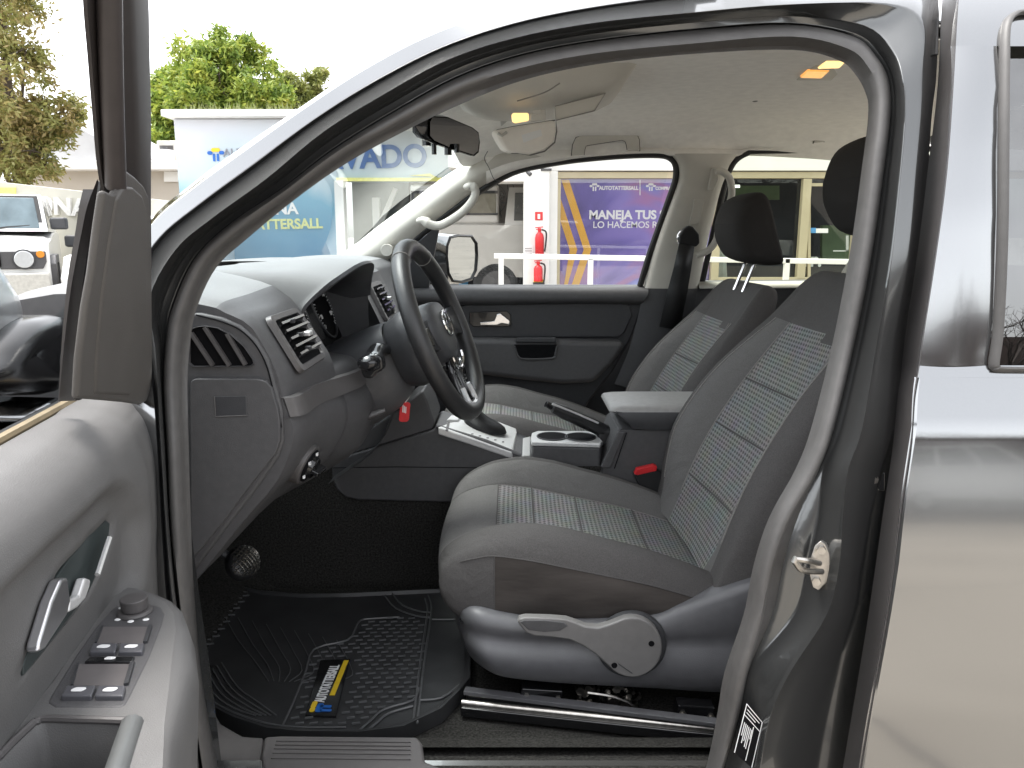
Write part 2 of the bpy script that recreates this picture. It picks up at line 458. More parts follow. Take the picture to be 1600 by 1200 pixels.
B = [  # corner and B-pillar
 ((1390,-50),(1390,-28),(1385,6),(1350,40),None,(1330,58),(1323,77),(1310,94)),
 ((1480,-50),(1462,-20),(1440,36),(1395,80),None,(1366,88),(1355,106),(1337,117)),
 ((1490,60),(1464,100),(1443,110),(1411,126),None,(1386,125),(1368,137),(1353,147)),
 ((1475,160),(1456,180),(1440,180),(1414,180),None,(1389,180),(1370,180),(1357,180)),
 ((1462,270),(1449,270),(1432,270),(1407,270),None,(1378,270),(1359,270),(1346,270)),
 ((1447,400),(1433,400),(1420,400),(1393,400),None,(1359,400),(1342,400),(1327,400)),
 ((1427,535),(1413,535),(1397,535),(1370,535),None,(1332,535),(1316,535),(1301,535)),
 ((1412,670),(1400,670),(1385,670),(1347,670),(1312,670),(1299,670),(1285,670),(1267,670)),
 ((1404,735),(1392,735),(1372,735),(1325,735),(1286,735),(1276,735),(1259,735),(1242,735)),
 ((1395,810),(1381,810),(1362,810),(1317,810),(1277,810),(1233,810),(1217,810),(1201,810)),
 ((1382,885),(1369,885),(1350,885),(1311,885),(1260,885),(1207,885),(1192,885),(1177,885)),
 ((1372,960),(1358,960),(1338,960),(1292,960),(1240,960),(1192,960),(1178,960),(1162,960)),
 ((1356,1050),(1340,1050),(1305,1050),(1235,1050),(1174,1045),(1167,1050),(1150,1050),(1132,1050)),
 ((1346,1120),(1329,1120),(1285,1120),(1203,1120),(1160,1120),(1152,1120),(1138,1120),(1120,1120)),
 ((1334,1200),(1318,1200),(1262,1200),(1187,1200),(1136,1200),(1128,1200),(1116,1200),(1103,1200)),
 ((1322,1275),(1308,1275),(1250,1275),(1170,1275),(1108,1275),(1100,1275),(1090,1275),(1078,1275)),
]
dA = [0.036, 0.0130, 0.0002, 0.05, 0.058, 0.058, 0.045, 0.075]
dB = [0.12, 0.10, 0.075, 0.022, 0.065, 0.070, 0.058, 0.09]
rails = [[] for _ in range(8)]
nA = len(A)
for i, st in enumerate(A + B):
    isB = i >= nA
    f = min(1, max(0, (i - nA + 1) / 3)) if i < nA + 2 else 1
    for k in range(8):
        if st[k] is None:
            a, b = (st[2], st[5]) if k == 3 else ((st[3] or tuple((st[2][q] * .45 + st[5][q] * .55) for q in (0, 1))), st[5])
            if k == 3: q = tuple(a[j] * 0.45 + b[j] * 0.55 for j in (0, 1))
            else: q = tuple(a[j] * 0.3 + b[j] * 0.7 for j in (0, 1))
        else: q = st[k]
        db = dB[k]
        if isB and k in (1, 2):      # the pillar face is flush above the waist and falls away below it
            u_ = min(1, max(0, (i - nA - 5) / 4)); db = (.060, .026)[k - 1] * (1 - u_) + db * u_
        rails[k].append(SK(q[0], q[1], dA[k] * (1 - f) + db * f))
R0, R1, R2, RC, RB, R4, R5, R6 = rails
lo = 7          # below this the hinge pillar is hidden by the door
# outer pillar / roof-side skin
body = loft("cab_side_panel", [[p + V((0, 0.03, 0.004)) for p in R0[:nA]], R0[:nA], [p.lerp(q, .5) + V((0, -0.012, 0.004)) for p, q in zip(R0[:nA], R1[:nA])], R1[:nA]], M['paint'], truck, sub=5)
loft("gap_seal", [[p + V((0, -0.002, 0)) for p in R1[:nA]], [p.lerp(q, .08) + V((0, -0.005, 0)) for p, q in zip(R1[:nA], R2[:nA])], [p.lerp(q, .18) + V((0, 0.004, 0)) for p, q in zip(R1[:nA], R2[:nA])]], M['rubber'], body, sub=5)
up_ = lambda P, d: [p + V((0, d, 0)) for p in P]
fl_ = lambda P, Q, a, dy: [p.lerp(q, a) + V((0, dy, 0)) for p, q in zip(P, Q)]
r4d = [p + V((0, .03 * (1 - min(1, max(0, (i - nA - 6) / 2))), 0)) for i, p in enumerate(R4)]
bf = [min(1, max(0, (i - nA + 1) / 3)) for i in range(len(R1))]
st1 = [p.lerp(q, .16 * (1 - f)) for p, q, f in zip(R1, R2, bf)]
st3 = [p.lerp(q, .25 + .53 * f) + V((0, .006 * (1 - f), 0)) for p, q, f in zip(R2, RC, bf)]
st4 = [p.lerp(q, .12) + V((0, .008 * f, 0)) for p, q, f in zip(RC, RB, bf)]
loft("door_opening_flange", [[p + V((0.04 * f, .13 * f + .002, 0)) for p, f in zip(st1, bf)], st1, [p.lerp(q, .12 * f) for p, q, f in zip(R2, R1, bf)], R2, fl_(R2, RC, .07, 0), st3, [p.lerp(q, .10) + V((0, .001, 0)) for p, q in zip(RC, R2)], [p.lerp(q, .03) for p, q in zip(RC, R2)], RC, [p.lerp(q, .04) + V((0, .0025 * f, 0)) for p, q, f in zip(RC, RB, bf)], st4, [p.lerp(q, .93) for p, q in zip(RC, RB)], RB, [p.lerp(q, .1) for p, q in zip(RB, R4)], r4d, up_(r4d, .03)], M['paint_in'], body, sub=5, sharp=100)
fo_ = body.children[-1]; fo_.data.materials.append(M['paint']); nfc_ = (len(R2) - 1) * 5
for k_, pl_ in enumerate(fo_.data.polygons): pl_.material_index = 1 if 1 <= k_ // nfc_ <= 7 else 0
# rubber seal: rounded bulb between R4, R5 and R6
up = lambda P, Q, a, dy: [p.lerp(q, a) + V((0, dy, 0)) for p, q in zip(P, Q)]
loft("door_seal", [up(R4, RB, .35, .03), up(R4, RB, .3, .0), up(R4, R4, 0, -.004), up(R4, R5, .25, -.010), up(R4, R5, .6, -.013), up(R5, R5, 0, -.004), up(R5, R6, .18, .010), up(R5, R6, .5, .014), R6, [p + (p - V((0, 0, CAMZ))) * .045 for p in R6]], M['seal'], truck, sub=5, sharp=80)

# roof skin, passenger-side shell
YC = 1.97
roofL = [V((p.x, p.y + 0.03, p.z + .004)) for p in R0[8:nA]] + [V((0.62, 1.30, 1.755)), V((1.0, 1.31, 1.74)), V((1.7, 1.33, 1.70))]
rows = []
for k in range(9):
    a = k / 8
    rows.append([V((p.x, p.y + (2 * YC - 2 * p.y) * a, p.z + 0.075 * math.sin(math.pi * a) * min(1, max(0, (i - 3) / 6)))) for i, p in enumerate(roofL)])
# only the roof part, behind the windscreen head
b = MB(); b.grid([r[6:] for r in rows]); b.build("roof_panel", M['paint'], truck, solid=0.01)
# ------------------------------------------------------------------ rear door (closed)
edge = [(1525,-260),(1510,-120),(1498,0),(1490,135),(1480,270),(1463,400),(1442,535),(1437,572),(1429,620),(1424,690),(1408,800),(1387,960),(1362,1100),(1345,1200),(1330,1290)]
eo = [SK(x, y, 0.0) for x, y in edge]
ei = [SK(x - d, y, 0.075) for (x, y), d in zip(edge, (26,26,26,25,31,30,29,28,28,28,28,30,28,28,28))]
rd = None
def rowx(p, x): return V((x, skinY(p.z), p.z))
# finer rows down the lower skin
low = [p for p in cr(eo, 4) if p.z < 1.2335]
low = [V((low[0].x, skinY(1.2335), 1.2335))] + low
xs = [0, 0.005, 0.02, 0.05, 0.12, 0.25, 0.45, 0.7, 0.95, 1.2]
rows = []
for p in low:
    rows.append([V((p.x + dx, skinY(p.z) + (0.004 if dx == 0 else 0) + 0.012 * (dx - .3) ** 2, p.z)) for dx in xs])
b = MB(); b.grid(rows); rd = b.build("rear_door", M['paint'], truck, sharp=25)
loft("door_edge", [[p + V((0.0, 0.0, 0)) for p in ei], [p.lerp(q, .55) + V((0, -.02, 0)) for p, q in zip(ei, eo)], [p.lerp(q, .9) for p, q in zip(ei, eo)], eo], M['trim'], rd, sub=4, sharp=80)
# upper frame round the window
wf = [(1562,60),(1561,200),(1560,330),(1557,430),(1553,520),(1546,560)]
wo = [SK(x, y, 0) for x, y in [(1600,16),(1578,20),(1566,38)] + wf + [(1550,574),(1562,579),(1600,580),(1700,581),(2000,583)]]
upr = [p for p in cr(eo, 4) if p.z > 1.2335 and p.z < 1.84]
b = MB()
inn = [p for p in cr(wo, 6)]
left = resamp([upr[0]] + upr + [V((low[0].x, skinY(1.2335), 1.2335)), V((2.2, skinY(1.2335), 1.2335))], 60)
# pillar strip
wz = sorted([p for p in inn[: 6 * 9]], key=lambda p: -p.z)
def winx(z):
    best = min(inn[6 * 2:6 * 8 + 1], key=lambda p: abs(p.z - z)); return best.x
rows = []
ztop = SK(1566, 38).z
for p in upr:
    z = p.z
    if z > ztop:  xr = 2.2
    else: xr = winx(z)
    n = 7
    rows.append([V((p.x + (xr - p.x) * k / n, skinY(z) + 0.001 + 0.004 * (2 * k / n - 1) ** 2, z)) for k in range(n + 1)])
rows.append([V((low[0].x + (2.2 - low[0].x) * k / 7, skinY(1.2335) + .001, 1.2335)) for k in range(8)])
zb = SK(1556, 576).z
strip1 = [r for r in rows if r[0].z > ztop - 0.001]; strip2 = [r for r in rows if zb <= r[0].z <= ztop]
if strip1 and strip2: strip1.append([V((strip2[0][0].x + (2.2 - strip2[0][0].x) * k / 7, strip2[0][0].y, strip2[0][0].z)) for k in range(8)])
b = MB()
if len(strip1) > 1: b.grid(strip1)
b.grid(strip2)
b.grid([[V((strip2[-1][0].x + (2.2 - strip2[-1][0].x) * k / 7, strip2[-1][0].y, strip2[-1][0].z)) for k in range(8)], rows[-1]])
b.build("window_surround", M['paint'], rd, sharp=25)
sl = [SK(x, y, 0.0) for x, y in [(1700,14),(1610,18),(1583,24),(1571,44),(1569,100),(1568,200),(1567,330),(1564,430),(1559,520),(1553,565),(1555,574),(1562,577),(1620,578),(1800,580)]]
b = MB(); b.tube(cr(sl, 6), 0.0075, 10, flat=.5); b.build("window_seal", mat("grey_beige_seal", (.075, .072, .07), .5, 0, 0, .06, 60), rd)
gl = [SK(x, y, 0.016) for x, y in [(1570,24),(1570,300),(1556,576)]]
g = MB(); g.grid([[SK(x0, y, 0.014), SK(1700, y, 0.014), SK(1900, y, 0.014)] for x0, y in ((1545,14),(1545,150),(1545,300),(1541,430),(1535,540),(1530,590))])
g.build("window_glass", M['darkglass'], rd)
# rubber stop, striker, check bracket on the B-pillar
plate("door_buffer", [SK(x, y, .055) for x, y in ((1446,30),(1450,27),(1468,27),(1468,86),(1450,87),(1446,82))], (0, .03, 0), M['rubber'], body, bevel=.003)
st = MB()
pc = [SK(x, y, .038) for x, y in ((1282,845),(1290,850),(1297,866),(1297,890),(1292,910),(1279,923),(1270,918),(1265,900),(1266,872),(1273,853))]
st.prism(pc, (0.004, .006, 0))
s1 = st.build("striker_plate", M['zinc'], body, bevel=.0015)
st = MB(); st.tube(cr([SK(1280,880,.03), SK(1262,876,.0), SK(1243,873,-.01)], 4) + cr([SK(1241,877,-.01), SK(1254,891,.0), SK(1284,893,.03)], 4), 0.0042, 8)
st.build("striker_loop", M['zinc'], s1)
for x, y in ((1283,859),(1275,908)):
    st = MB(); p = SK(x, y, .035); st.cyl(p + V((-.001, -.004, 0)), p + V((.002, .004, 0)), .006, n=6); st.build("bolt", M['zinc'], s1)
hb = MB(); hb.prism([SK(x, y, .075) for x, y in ((1346,735),(1384,738),(1384,768),(1342,768))], (0, .015, 0))
h1 = hb.build("door_check_bracket", M['gloss'], body, bevel=.003)
hb = MB(); p = SK(1364, 750, .066); hb.cyl(p, p + V((0, .012, 0)), .008, .009, 12); hb.cyl(p + V((0, -.003, 0)), p, .005, n=12); hb.build("bolt", M['zinc'], h1)
# label with a printed block on the pillar
lp = [SK(x, y, .035) for x, y in ((1167,1097),(1192,1127),(1175,1200),(1147,1176))]
dl = plate("pillar_label", lp, (0, .002, 0), M['black'], body, bevel=0)
lb = MB()
def lq(u, v): return (lp[0].lerp(lp[1], u)).lerp(lp[3].lerp(lp[2], u), v) + V((-.0006, -.0012, 0))
def lline(u0, v0, u1, v1, t=.02):
    a, b_ = lq(u0, v0), lq(u1, v1); lb.bar(a, b_, .0009, .0006 + t * .02, up=(0, -1, 0))
for a in ((.02,.02,.98,.02),(.98,.02,.98,.98),(.02,.02,.02,.98),(.02,.22,.98,.22),(.62,.26,.62,.95)): lline(*a)
rr = random.Random(3)
for k in range(2):
    v = .09 + .06 * k; lline(.12, v, .85 - .2 * k, v)
for k in range(6):
    u = .14 + .085 * k; lline(u, .34, u, .5 + .4 * rr.random())
lb.build("label_print", M['whitetext'], dl)

# ------------------------------------------------------------------ sill, floor
sp = [SK(x, y, .0) for x, y in ((330,1240),(500,1240),(800,1240),(1120,1240))]
def sillrow(Y, z): return [V((x, Y, z)) for x in (-.62, -.4, -.1, .2, .42)]
b = MB()
b.grid([sillrow(.955, .40), sillrow(.945, .52), sillrow(.965, .585), sillrow(1.0, .605), sillrow(1.04, .612), sillrow(1.06, .618)])
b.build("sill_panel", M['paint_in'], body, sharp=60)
# plastic step plate (ribbed) and its carpeted cut-out
s0 = [WZ(x, y, .625) for x, y in ((413,1150),(440,1148),(652,1150),(660,1160),(664,1188),(690,1198),(1125,1208),(1110,1275),(420,1275),(408,1180))]
plate("step_plate", s0, (0, 0, -.05), M['trim'], truck, bevel=.006)
b = MB()
for y in (1157, 1163, 1169, 1176, 1184):
    a, c = WZ(432 - (y - 1157) * .3, y, .6262), WZ(642, y + 2, .6262)
    b.bar(a, c, .0035, .002)
b.build("step_rib", M['trim'], truck.children[-1])
kick = [WZ(x, y, .60) for x, y in ((320,1085),(328,1100),(345,1130),(380,1150),(412,1152),(408,1190),(420,1260),(335,1260),(322,1180))]
plate("kick_panel", kick, (0, 0, -.06), M['trim'], truck, bevel=.008)
fl = MB()
fl.grid([[V((x, y, .505)) for x in (-1.3, -.6, 0, .6, 1.3)] for y in (1.05, 1.5, 2.0, 2.75)])
fl.build("floor_carpet", M['carpet'], truck)
b = MB(); b.grid([[V((x, y, z)) for y in (1.15, 1.9, 2.72)] for x, z in ((-.62, .508), (-.80, .60), (-.95, .78), (-1.0, 1.2))])
b.build("toe_board_carpet", M['carpet'], truck)
b = MB(); b.grid([[V((x, 1.885, z)) for x in (-1.1, .6)] for z in (.50, .84)]); b.build("tunnel_carpet", M['carpet'], truck)
b = MB(); b.grid([[V((-.98, 1.10, z)), V((-.7, 1.10, z)), V((-.5, 1.085, z))] for z in (.50, .9)]); b.build("kick_carpet", M['carpet'], truck)
# raised carpet beside the step plate
b = MB(); b.grid([[WZ(x, 1155, .56), WZ(x, 1175, .60), WZ(x, 1200, .618), WZ(x, 1260, .62)] for x in (655, 700, 850, 1000, 1130)] )
b.build("sill_carpet", M['carpet'], truck)
b = MB(); b.grid([[V((x, 1.235, .505)), V((x, 1.19, .545)), V((x, 1.14, .60)), V((x, 1.09, .619))] for x in (-.3, -.12, 0, .2, .42, .7)])
b.build("sill_side_carpet", M['carpet'], truck)

# ------------------------------------------------------------------ cabin rear wall, headliner
b = MB(); b.grid([[V((x, 2.815, z)) for x in (-1.0, .2, 1.3)] for z in (.5, 1.19)]); b.build("far_side_panel", M['plastic2'], truck, solid=.01)
b = MB(); b.grid([[V((1.25, y, z)) for y in (1.1, 1.97, 2.8)] for z in (.5, 1.22)]); b.build("rear_bulkhead", M['plastic2'], truck)
b = MB(); b.grid([[V((1.02, y, .9)), V((.98, y, 1.0)), V((1.18, y, 1.35))] for y in (1.2, 1.97, 2.7)]); b.build("rear_seat", M['cloth'], truck, solid=.08)
rows = []
ys = [1.235, 1.27, 1.32, 1.42, 1.6, 1.8, 1.97, 2.15, 2.35, 2.5, 2.58, 2.64, 2.68]
def hz(y):
    a = (y - YC) / .72
    return 1.785 - .03 * a * a - (.075 if a > 0 else .045) * max(0, min(1, (abs(a) - .72) / .28))
for x, dz in ((-.13, -.03), (-.05, -.01), (.15, 0), (.4, .002), (.7, 0), (1.0, -.01), (1.3, -.04)):
    rows.append([V((x - (.11 * math.sin(math.pi * (y - 1.2) / 1.54) ** .6 if x < -.1 else 0), y, hz(y) + dz - (.02 if x < -.1 else 0))) for y in ys])
b = MB(); b.grid(rows); liner = b.build("headliner", M['liner'], truck, sub=1)
# ================================================================== FAR SIDE OF THE CABIN
def FS(px, py, dl=0.0):
    Y = 2.7
    for _ in range(30):
        p = W(px, py, Y)
        Y = Y * .4 + .6 * (2.74 - .22 * max(0, p.z - 1.25) + dl)
    return W(px, py, Y)
def fs(l, dl=0.0): return [FS(x, y, dl) for x, y in l]
def toward(P, d): return [p + V((0, -d, 0)) for p in P]
def spread0(sx, sub=3):
    cols = list(zip(*sx)); cols = [cr(c, sub) for c in cols]; return [list(r) for r in zip(*cols)]
# windscreen
ws_l = [p + V((-.005, .05, -.006)) for p in R0[8:15]]
d_ = (ws_l[0] - ws_l[2]).normalized()
ws_l = [ws_l[0] + d_ * .30 + V((-.02, 0, -.03)), ws_l[0] + d_ * .15] + ws_l
wrows = []
for k in range(13):
    a = k / 12
    wrows.append([V((p.x - .27 * (1 - .30 * i / 8) * math.sin(math.pi * a), p.y + (2 * YC - 2 * p.y) * a, p.z + .05 * math.sin(math.pi * a) * i / 8)) for i, p in enumerate(ws_l)])
b = MB(); b.grid(spread0(wrows, 2)); b.build("windscreen", M['screen'], truck)
b = MB(); b.grid([[r[-1] + V((0, 0, .004)) for r in wrows], [r[-1] + V((-.04, 0, -.016)) for r in wrows]]); b.build("windscreen_band", M['plastic2'], truck, solid=.004)
# A-pillar trim, far side
ap_u = [(775,229),(763,238),(700,278),(650,316),(600,353),(562,383),(525,408)]
ap_l = [(868,252),(800,268),(745,299),(695,337),(655,370),(625,395),(590,425)]
Pu, Pl = fs(ap_u, .05), fs(ap_l, .02)
ap = loft("windscreen_pillar_trim", [[p + V((-.03, .05, 0)) for p in Pu], Pu, [p.lerp(q, .18) + V((0, -.03, 0)) for p, q in zip(Pu, Pl)], [p.lerp(q, .5) + V((0, -.045, 0)) for p, q in zip(Pu, Pl)], [p.lerp(q, .85) + V((0, -.025, 0)) for p, q in zip(Pu, Pl)], Pl, [p + V((0, .06, 0)) for p in Pl]], M['pillar'], truck, sub=5, rsub=3, sharp=80)
loft("outer_pillar_skin", [[p + V((-.03, .055, 0)) for p in Pu], [p.lerp(q, .5) + V((0, .11, .0)) for p, q in zip(Pu, Pl)], [p + V((0, .07, 0)) for p in Pl]], M['paint'], ap, sub=4)
b = MB(); q = cr(fs([(762,236),(757,248),(764,262),(772,280),(782,283)], -.03), 5); b.tube(q, .0012, 5); b.build("trim_joint", M['trim'], ap)
b = MB(); p = FS(604, 391, -.05); b.cyl(p, p + V((0, .03, 0)), .021, n=20); b.build("speaker_cover", M['pillar'], ap, bevel=.002)
# roof rail and window surround (beige) above the doors
top = [(868,252),(905,246),(975,240),(1030,239),(1052,243)]
win_out = [(1052,243),(1060,256),(1062,275),(1056,297),(1035,354),(1020,400),(1007,450)]
rw_out = [(1092,450),(1102,392),(1126,296),(1136,266),(1148,246),(1166,236),(1184,233),(1320,231),(1420,229)]
liner_edge = lambda x, y: None
def rail_top(P): return [V((p.x, 2.665, 1.722)) for p in P]
def rail_mid(P): return [V((p.x, 2.65, p.z * .45 + 1.722 * .55)) for p in P]
rt = fs([(760,285),(800,266),(840,256)] + top + [(1100,240),(1148,244),(1166,236),(1184,233),(1320,231),(1420,229),(1500,228)], .0)
loft("roof_side_trim", [rail_top(rt), rail_mid(rt), toward(rt, .012), [p + V((0, .05, 0)) for p in rt]], M['liner'], truck, sub=4, rsub=3, sharp=80)
# B-pillar trim
Lb = fs([(1049,241),(1060,256),(1062,275),(1056,297),(1035,354),(1020,400),(1007,450)])
Rb = fs([(1152,242),(1140,258),(1134,275),(1126,297),(1111,354),(1101,400),(1091,450)])
mids = lambda a, d: [p.lerp(q, a) + V((0, -d, 0)) for p, q in zip(Lb, Rb)]
bpt = loft("pillar_trim", [[p + V((0, .05, 0)) for p in Lb], Lb, mids(.1, .02), mids(.3, .03), mids(.75, .034), mids(.92, .02), Rb, [p + V((0, .05, 0)) for p in Rb]], M['pillar'], truck, sub=5, rsub=2, sharp=80)
lowp = fs([(1007,447),(1000,480),(985,540),(960,600)]), fs([(1091,447),(1086,480),(1075,540),(1050,620)])
loft("lower_pillar_trim", [lowp[0], [p.lerp(q, .5) + V((0, -.03, 0)) for p, q in zip(*lowp)], lowp[1]], M['plastic2'], truck, sub=4)
b = MB(); b.prism(toward(fs([(1081,312),(1097,312),(1088,350),(1073,352)]), .040), (0, .012, 0)); b.build("belt_slot_cover", M['pillar'], bpt, bevel=.002)
# window seals
b = MB(); b.tube(cr(fs([(590,420),(630,391),(655,369),(690,341),(743,303),(800,270),(852,257),(905,249),(975,243),(1030,242),(1049,248),(1056,260),(1056,277),(1051,295),(1030,354),(1014,400),(1000,447)], .015), 4), .0115, 8)
b.build("front_window_seal", M['rubber'], truck)
b = MB(); b.tube(cr(fs([(1096,447),(1108,392),(1132,290),(1139,268),(1150,250),(1168,239),(1186,236),(1320,234),(1430,232),(1500,232)], .015), 4), .0105, 8)
b.build("rear_window_seal", M['rubber'], truck)
b = MB(); b.grid([fs([(600,450),(640,390)], .03), fs([(745,450),(745,300)], .03), fs([(900,450),(900,248)], .03), fs([(1004,450),(1050,240)], .03)]); b.build("front_window_glass", M['glass'], truck)
b = MB(); b.grid([fs([(1092,450),(1145,236)], .03), fs([(1300,450),(1300,232)], .03), fs([(1500,450),(1500,230)], .03)]); b.build("rear_window_glass", mat_rear := glassmat("rear_tint", (0.78, 0.82, 0.72), 0.03), truck)
# quarter sail (black triangle in front of the window)
plate("mirror_sail", fs([(640,388),(684,352),(686,358),(678,400),(670,450),(600,450),(600,420)], .0), (0, .02, 0), M['plastic2'], truck, bevel=.003)
# ------------------------------------------------------------------ far front door trim
fd = plate("passenger_door", fs([(560,446),(1011,446),(1008,470),(986,530),(958,580),(925,622),(880,690),(560,690)], .03), (0, .06, 0), M['plastic2'], truck, bevel=.01)
r1 = fs([(600,447),(760,447),(900,447),(1010,446)], .03)
loft("door_sill_cap", [[p + V((0, .03, -.004)) for p in r1], toward(r1, .0), toward(fs([(600,450),(760,450),(900,450),(1010,449)], .03), .035), toward(fs([(600,458),(760,458),(900,458),(1009,457)], .03), .05), toward(fs([(600,468),(760,469),(900,468),(1003,468)], .03), .048), toward(fs([(600,476),(760,476),(900,474),(1000,475)], .03), .02)], M['plastic'], fd, sub=3, rsub=3)
inset = fs([(690,520),(698,497),(712,482),(734,472),(800,470),(964,469),(983,477),(988,492),(975,520),(966,527),(734,527)], .03)
plate("door_insert", inset, (0, -.012, 0), M['plastic2'], fd, bevel=.006)
arm = [(690,522),(734,525),(800,526),(880,527),(964,529),(975,535),(954,566),(925,594),(876,596),(820,590),(761,583),(690,575)]
A0 = fs(arm, .03)
plate("door_armrest", A0, (0, -.065, 0), M['plastic'], fd, bevel=.025, seg=4)
plate("handle_bezel", toward(fs([(733,487),(792,485),(798,491),(799,506),(795,510),(740,510),(733,505)], .03), .008), (0, -.008, 0), M['gloss'], fd, bevel=.003)
b = MB(); b.prism(toward(fs([(750,502),(772,500),(776,490),(782,488),(797,500),(796,506),(784,504),(776,507),(751,507)], .03), .012), (0, -.016, 0)); b.build("door_handle", M['chrome'], fd, bevel=.003)
plate("pull_cup", toward(fs([(803,534),(869,534),(866,548),(861,555),(816,557),(808,548)], .03), .066), (0, -.006, 0), M['black'], fd, bevel=.004)
plate("pull_grip", toward(fs([(806,523),(867,523),(868,531),(805,531)], .03), .062), (0, -.016, 0), M['plastic2'], fd, bevel=.005)
b = MB(); b.tube(cr(toward(fs([(804,536),(808,549),(817,556),(861,555),(866,547),(869,536)], .03), .070), 3), .004, 6); b.build("pull_rim", M['plastic'], fd)
# rear far door sill
plate("rear_passenger_door", fs([(1086,440),(1500,437),(1500,640),(1060,640)], .0), (0, .08, 0), M['plastic2'], truck, bevel=.01)
b = MB(); b.grid([fs([(1092,440),(1500,437)], .0), toward(fs([(1090,449),(1500,447)], .0), .03)]); b.build("rear_sill_cap", M['pillar'], truck, solid=.004)
# ------------------------------------------------------------------ grab handles
def handle(outer, inner, dl):
    o, i = fs(outer, dl), fs(inner, dl)
    b = MB(); n = len(o)
    b.grid([o, i]); 
    g_ = b.build("grab_handle", M['pillar'], truck, solid=.014, bevel=.004, soff=1)
    b = MB(); b.tube([p + V((0, .004, 0)) for p in o], .0022, 5); b.tube([p + V((0, .004, 0)) for p in i], .0014, 5); b.build("handle_joint", mat("dark_joint", (.10, .095, .09), .8), g_)
    return g_
handle([(893,243),(895,226),(900,215),(910,211),(985,205),(995,209),(999,218),(1000,236)], [(913,242),(914,234),(916,228),(920,227),(972,219),(977,221),(979,227),(980,234)], -.06)
handle([(1271,224),(1276,213),(1283,205),(1291,202),(1360,198),(1420,198)], [(1288,222),(1292,216),(1296,213),(1300,212),(1360,208),(1420,208)], -.06)
b = MB(); b.prism(fs([(912,243),(916,228),(974,219),(981,236)], -.02), (0, .01, 0)); b.build("handle_recess", M['liner'], truck)
b = MB(); pth = cr(fs([(661,346),(672,351),(684,353),(698,348),(722,332),(738,314),(743,299),(737,289)], -.075), 5)
pth[0].y += .05; pth[-1].y += .05
b.tube(pth, .0145, 12, flat=.62); ph = b.build("pillar_grab_handle", M['pillar'], truck)
b = MB()
for P in ((662,345),(736,292)):
    b = MB(); p = FS(*P, -.04); b.sphere(p, (.026, .032, .014)); b.build("handle_mount", M['pillar'], ph)
b = MB(); pth = cr(fs([(1118,268),(1128,268),(1139,277),(1143,292),(1142,310),(1133,334),(1123,355),(1119,375),(1107,391),(1088,399)], -.075), 5)
b.tube(pth, .0115, 10); ph = b.build("pillar_grab_handle", M['pillar'], truck)
b = MB(); b.prism(fs([(1113,262),(1122,262),(1124,280),(1116,298),(1106,298)], -.05), (0, .03, 0)); b.build("handle_mount", M['pillar'], ph, bevel=.005)
# ------------------------------------------------------------------ belt
b = MB(); c = FS(1075, 372, -.075)
loop = [c + V((.034 * math.cos(a) , 0, .030 * math.sin(a))) for a in [k * math.pi / 10 for k in range(20)]]
b.tube(loop, .0045, 8, closed=True); rg = b.build("belt_guide_ring", M['chrome'], truck)
plate("belt_guide", fs([(1061,381),(1062,368),(1069,357),(1076,352),(1083,354),(1093,366),(1094,380),(1088,386)], -.09), (0, .03, 0), M['rubber'], truck, bevel=.006)
b = MB(); b.grid([fs([(1061,380),(1085,384)], -.085), fs([(1052,420),(1079,425)], -.08), fs([(1044,450),(1074,455)], -.075), fs([(1030,510),(1062,516)], -.07)]); b.build("seat_belt_webbing", M['rubber'], truck, solid=.003)
# ------------------------------------------------------------------ passenger exterior mirror
def rp(l, Y): return [W(x, y, Y) for x, y in l]
mo = [(702,369),(715,366),(738,367),(746,379),(747,400),(745,424),(738,438),(722,443),(706,441),(699,428),(696,400),(697,383)]
r0 = [W(x, y, 3.06 + (x - 720) / FPX * 3.0 * 1.2) for x, y in mo]
def shr(P, k, d):
    c = sum(P, V()) / len(P); return [c + (p - c) * k + V(d) for p in P]
b = MB(); b.grid([r0 + [r0[0]], [p + V((-.03, .005, 0)) for p in r0 + [r0[0]]], shr(r0 + [r0[0]], 1.06, (-.08, .0, 0)), shr(r0 + [r0[0]], 1.0, (-.16, .0, 0)), shr(r0 + [r0[0]], .7, (-.22, .01, 0)), shr(r0 + [r0[0]], .2, (-.24, .01, 0))])
pm = b.build("far_door_mirror", M['paint'], truck, sharp=80)
b = MB(); b.grid([r0 + [r0[0]], shr(r0 + [r0[0]], .93, (.006, -.004, 0)), shr(r0 + [r0[0]], .88, (-.004, 0, 0))]); b.build("mirror_bezel", M['rubber'], pm)
q = shr(r0, .885, (-.002, 0, 0)); b = MB()
cc = sum(q, V()) / len(q)
b.add(q, [tuple(range(len(q)))]); b.build("mirror_glass", M['mirror'], pm)
# rotate the mirror face slightly: build the arm
plate("mirror_arm", rp([(668,400),(700,404),(700,440),(668,446)], 3.0), (0, .06, 0), M['plastic2'], pm, bevel=.01)
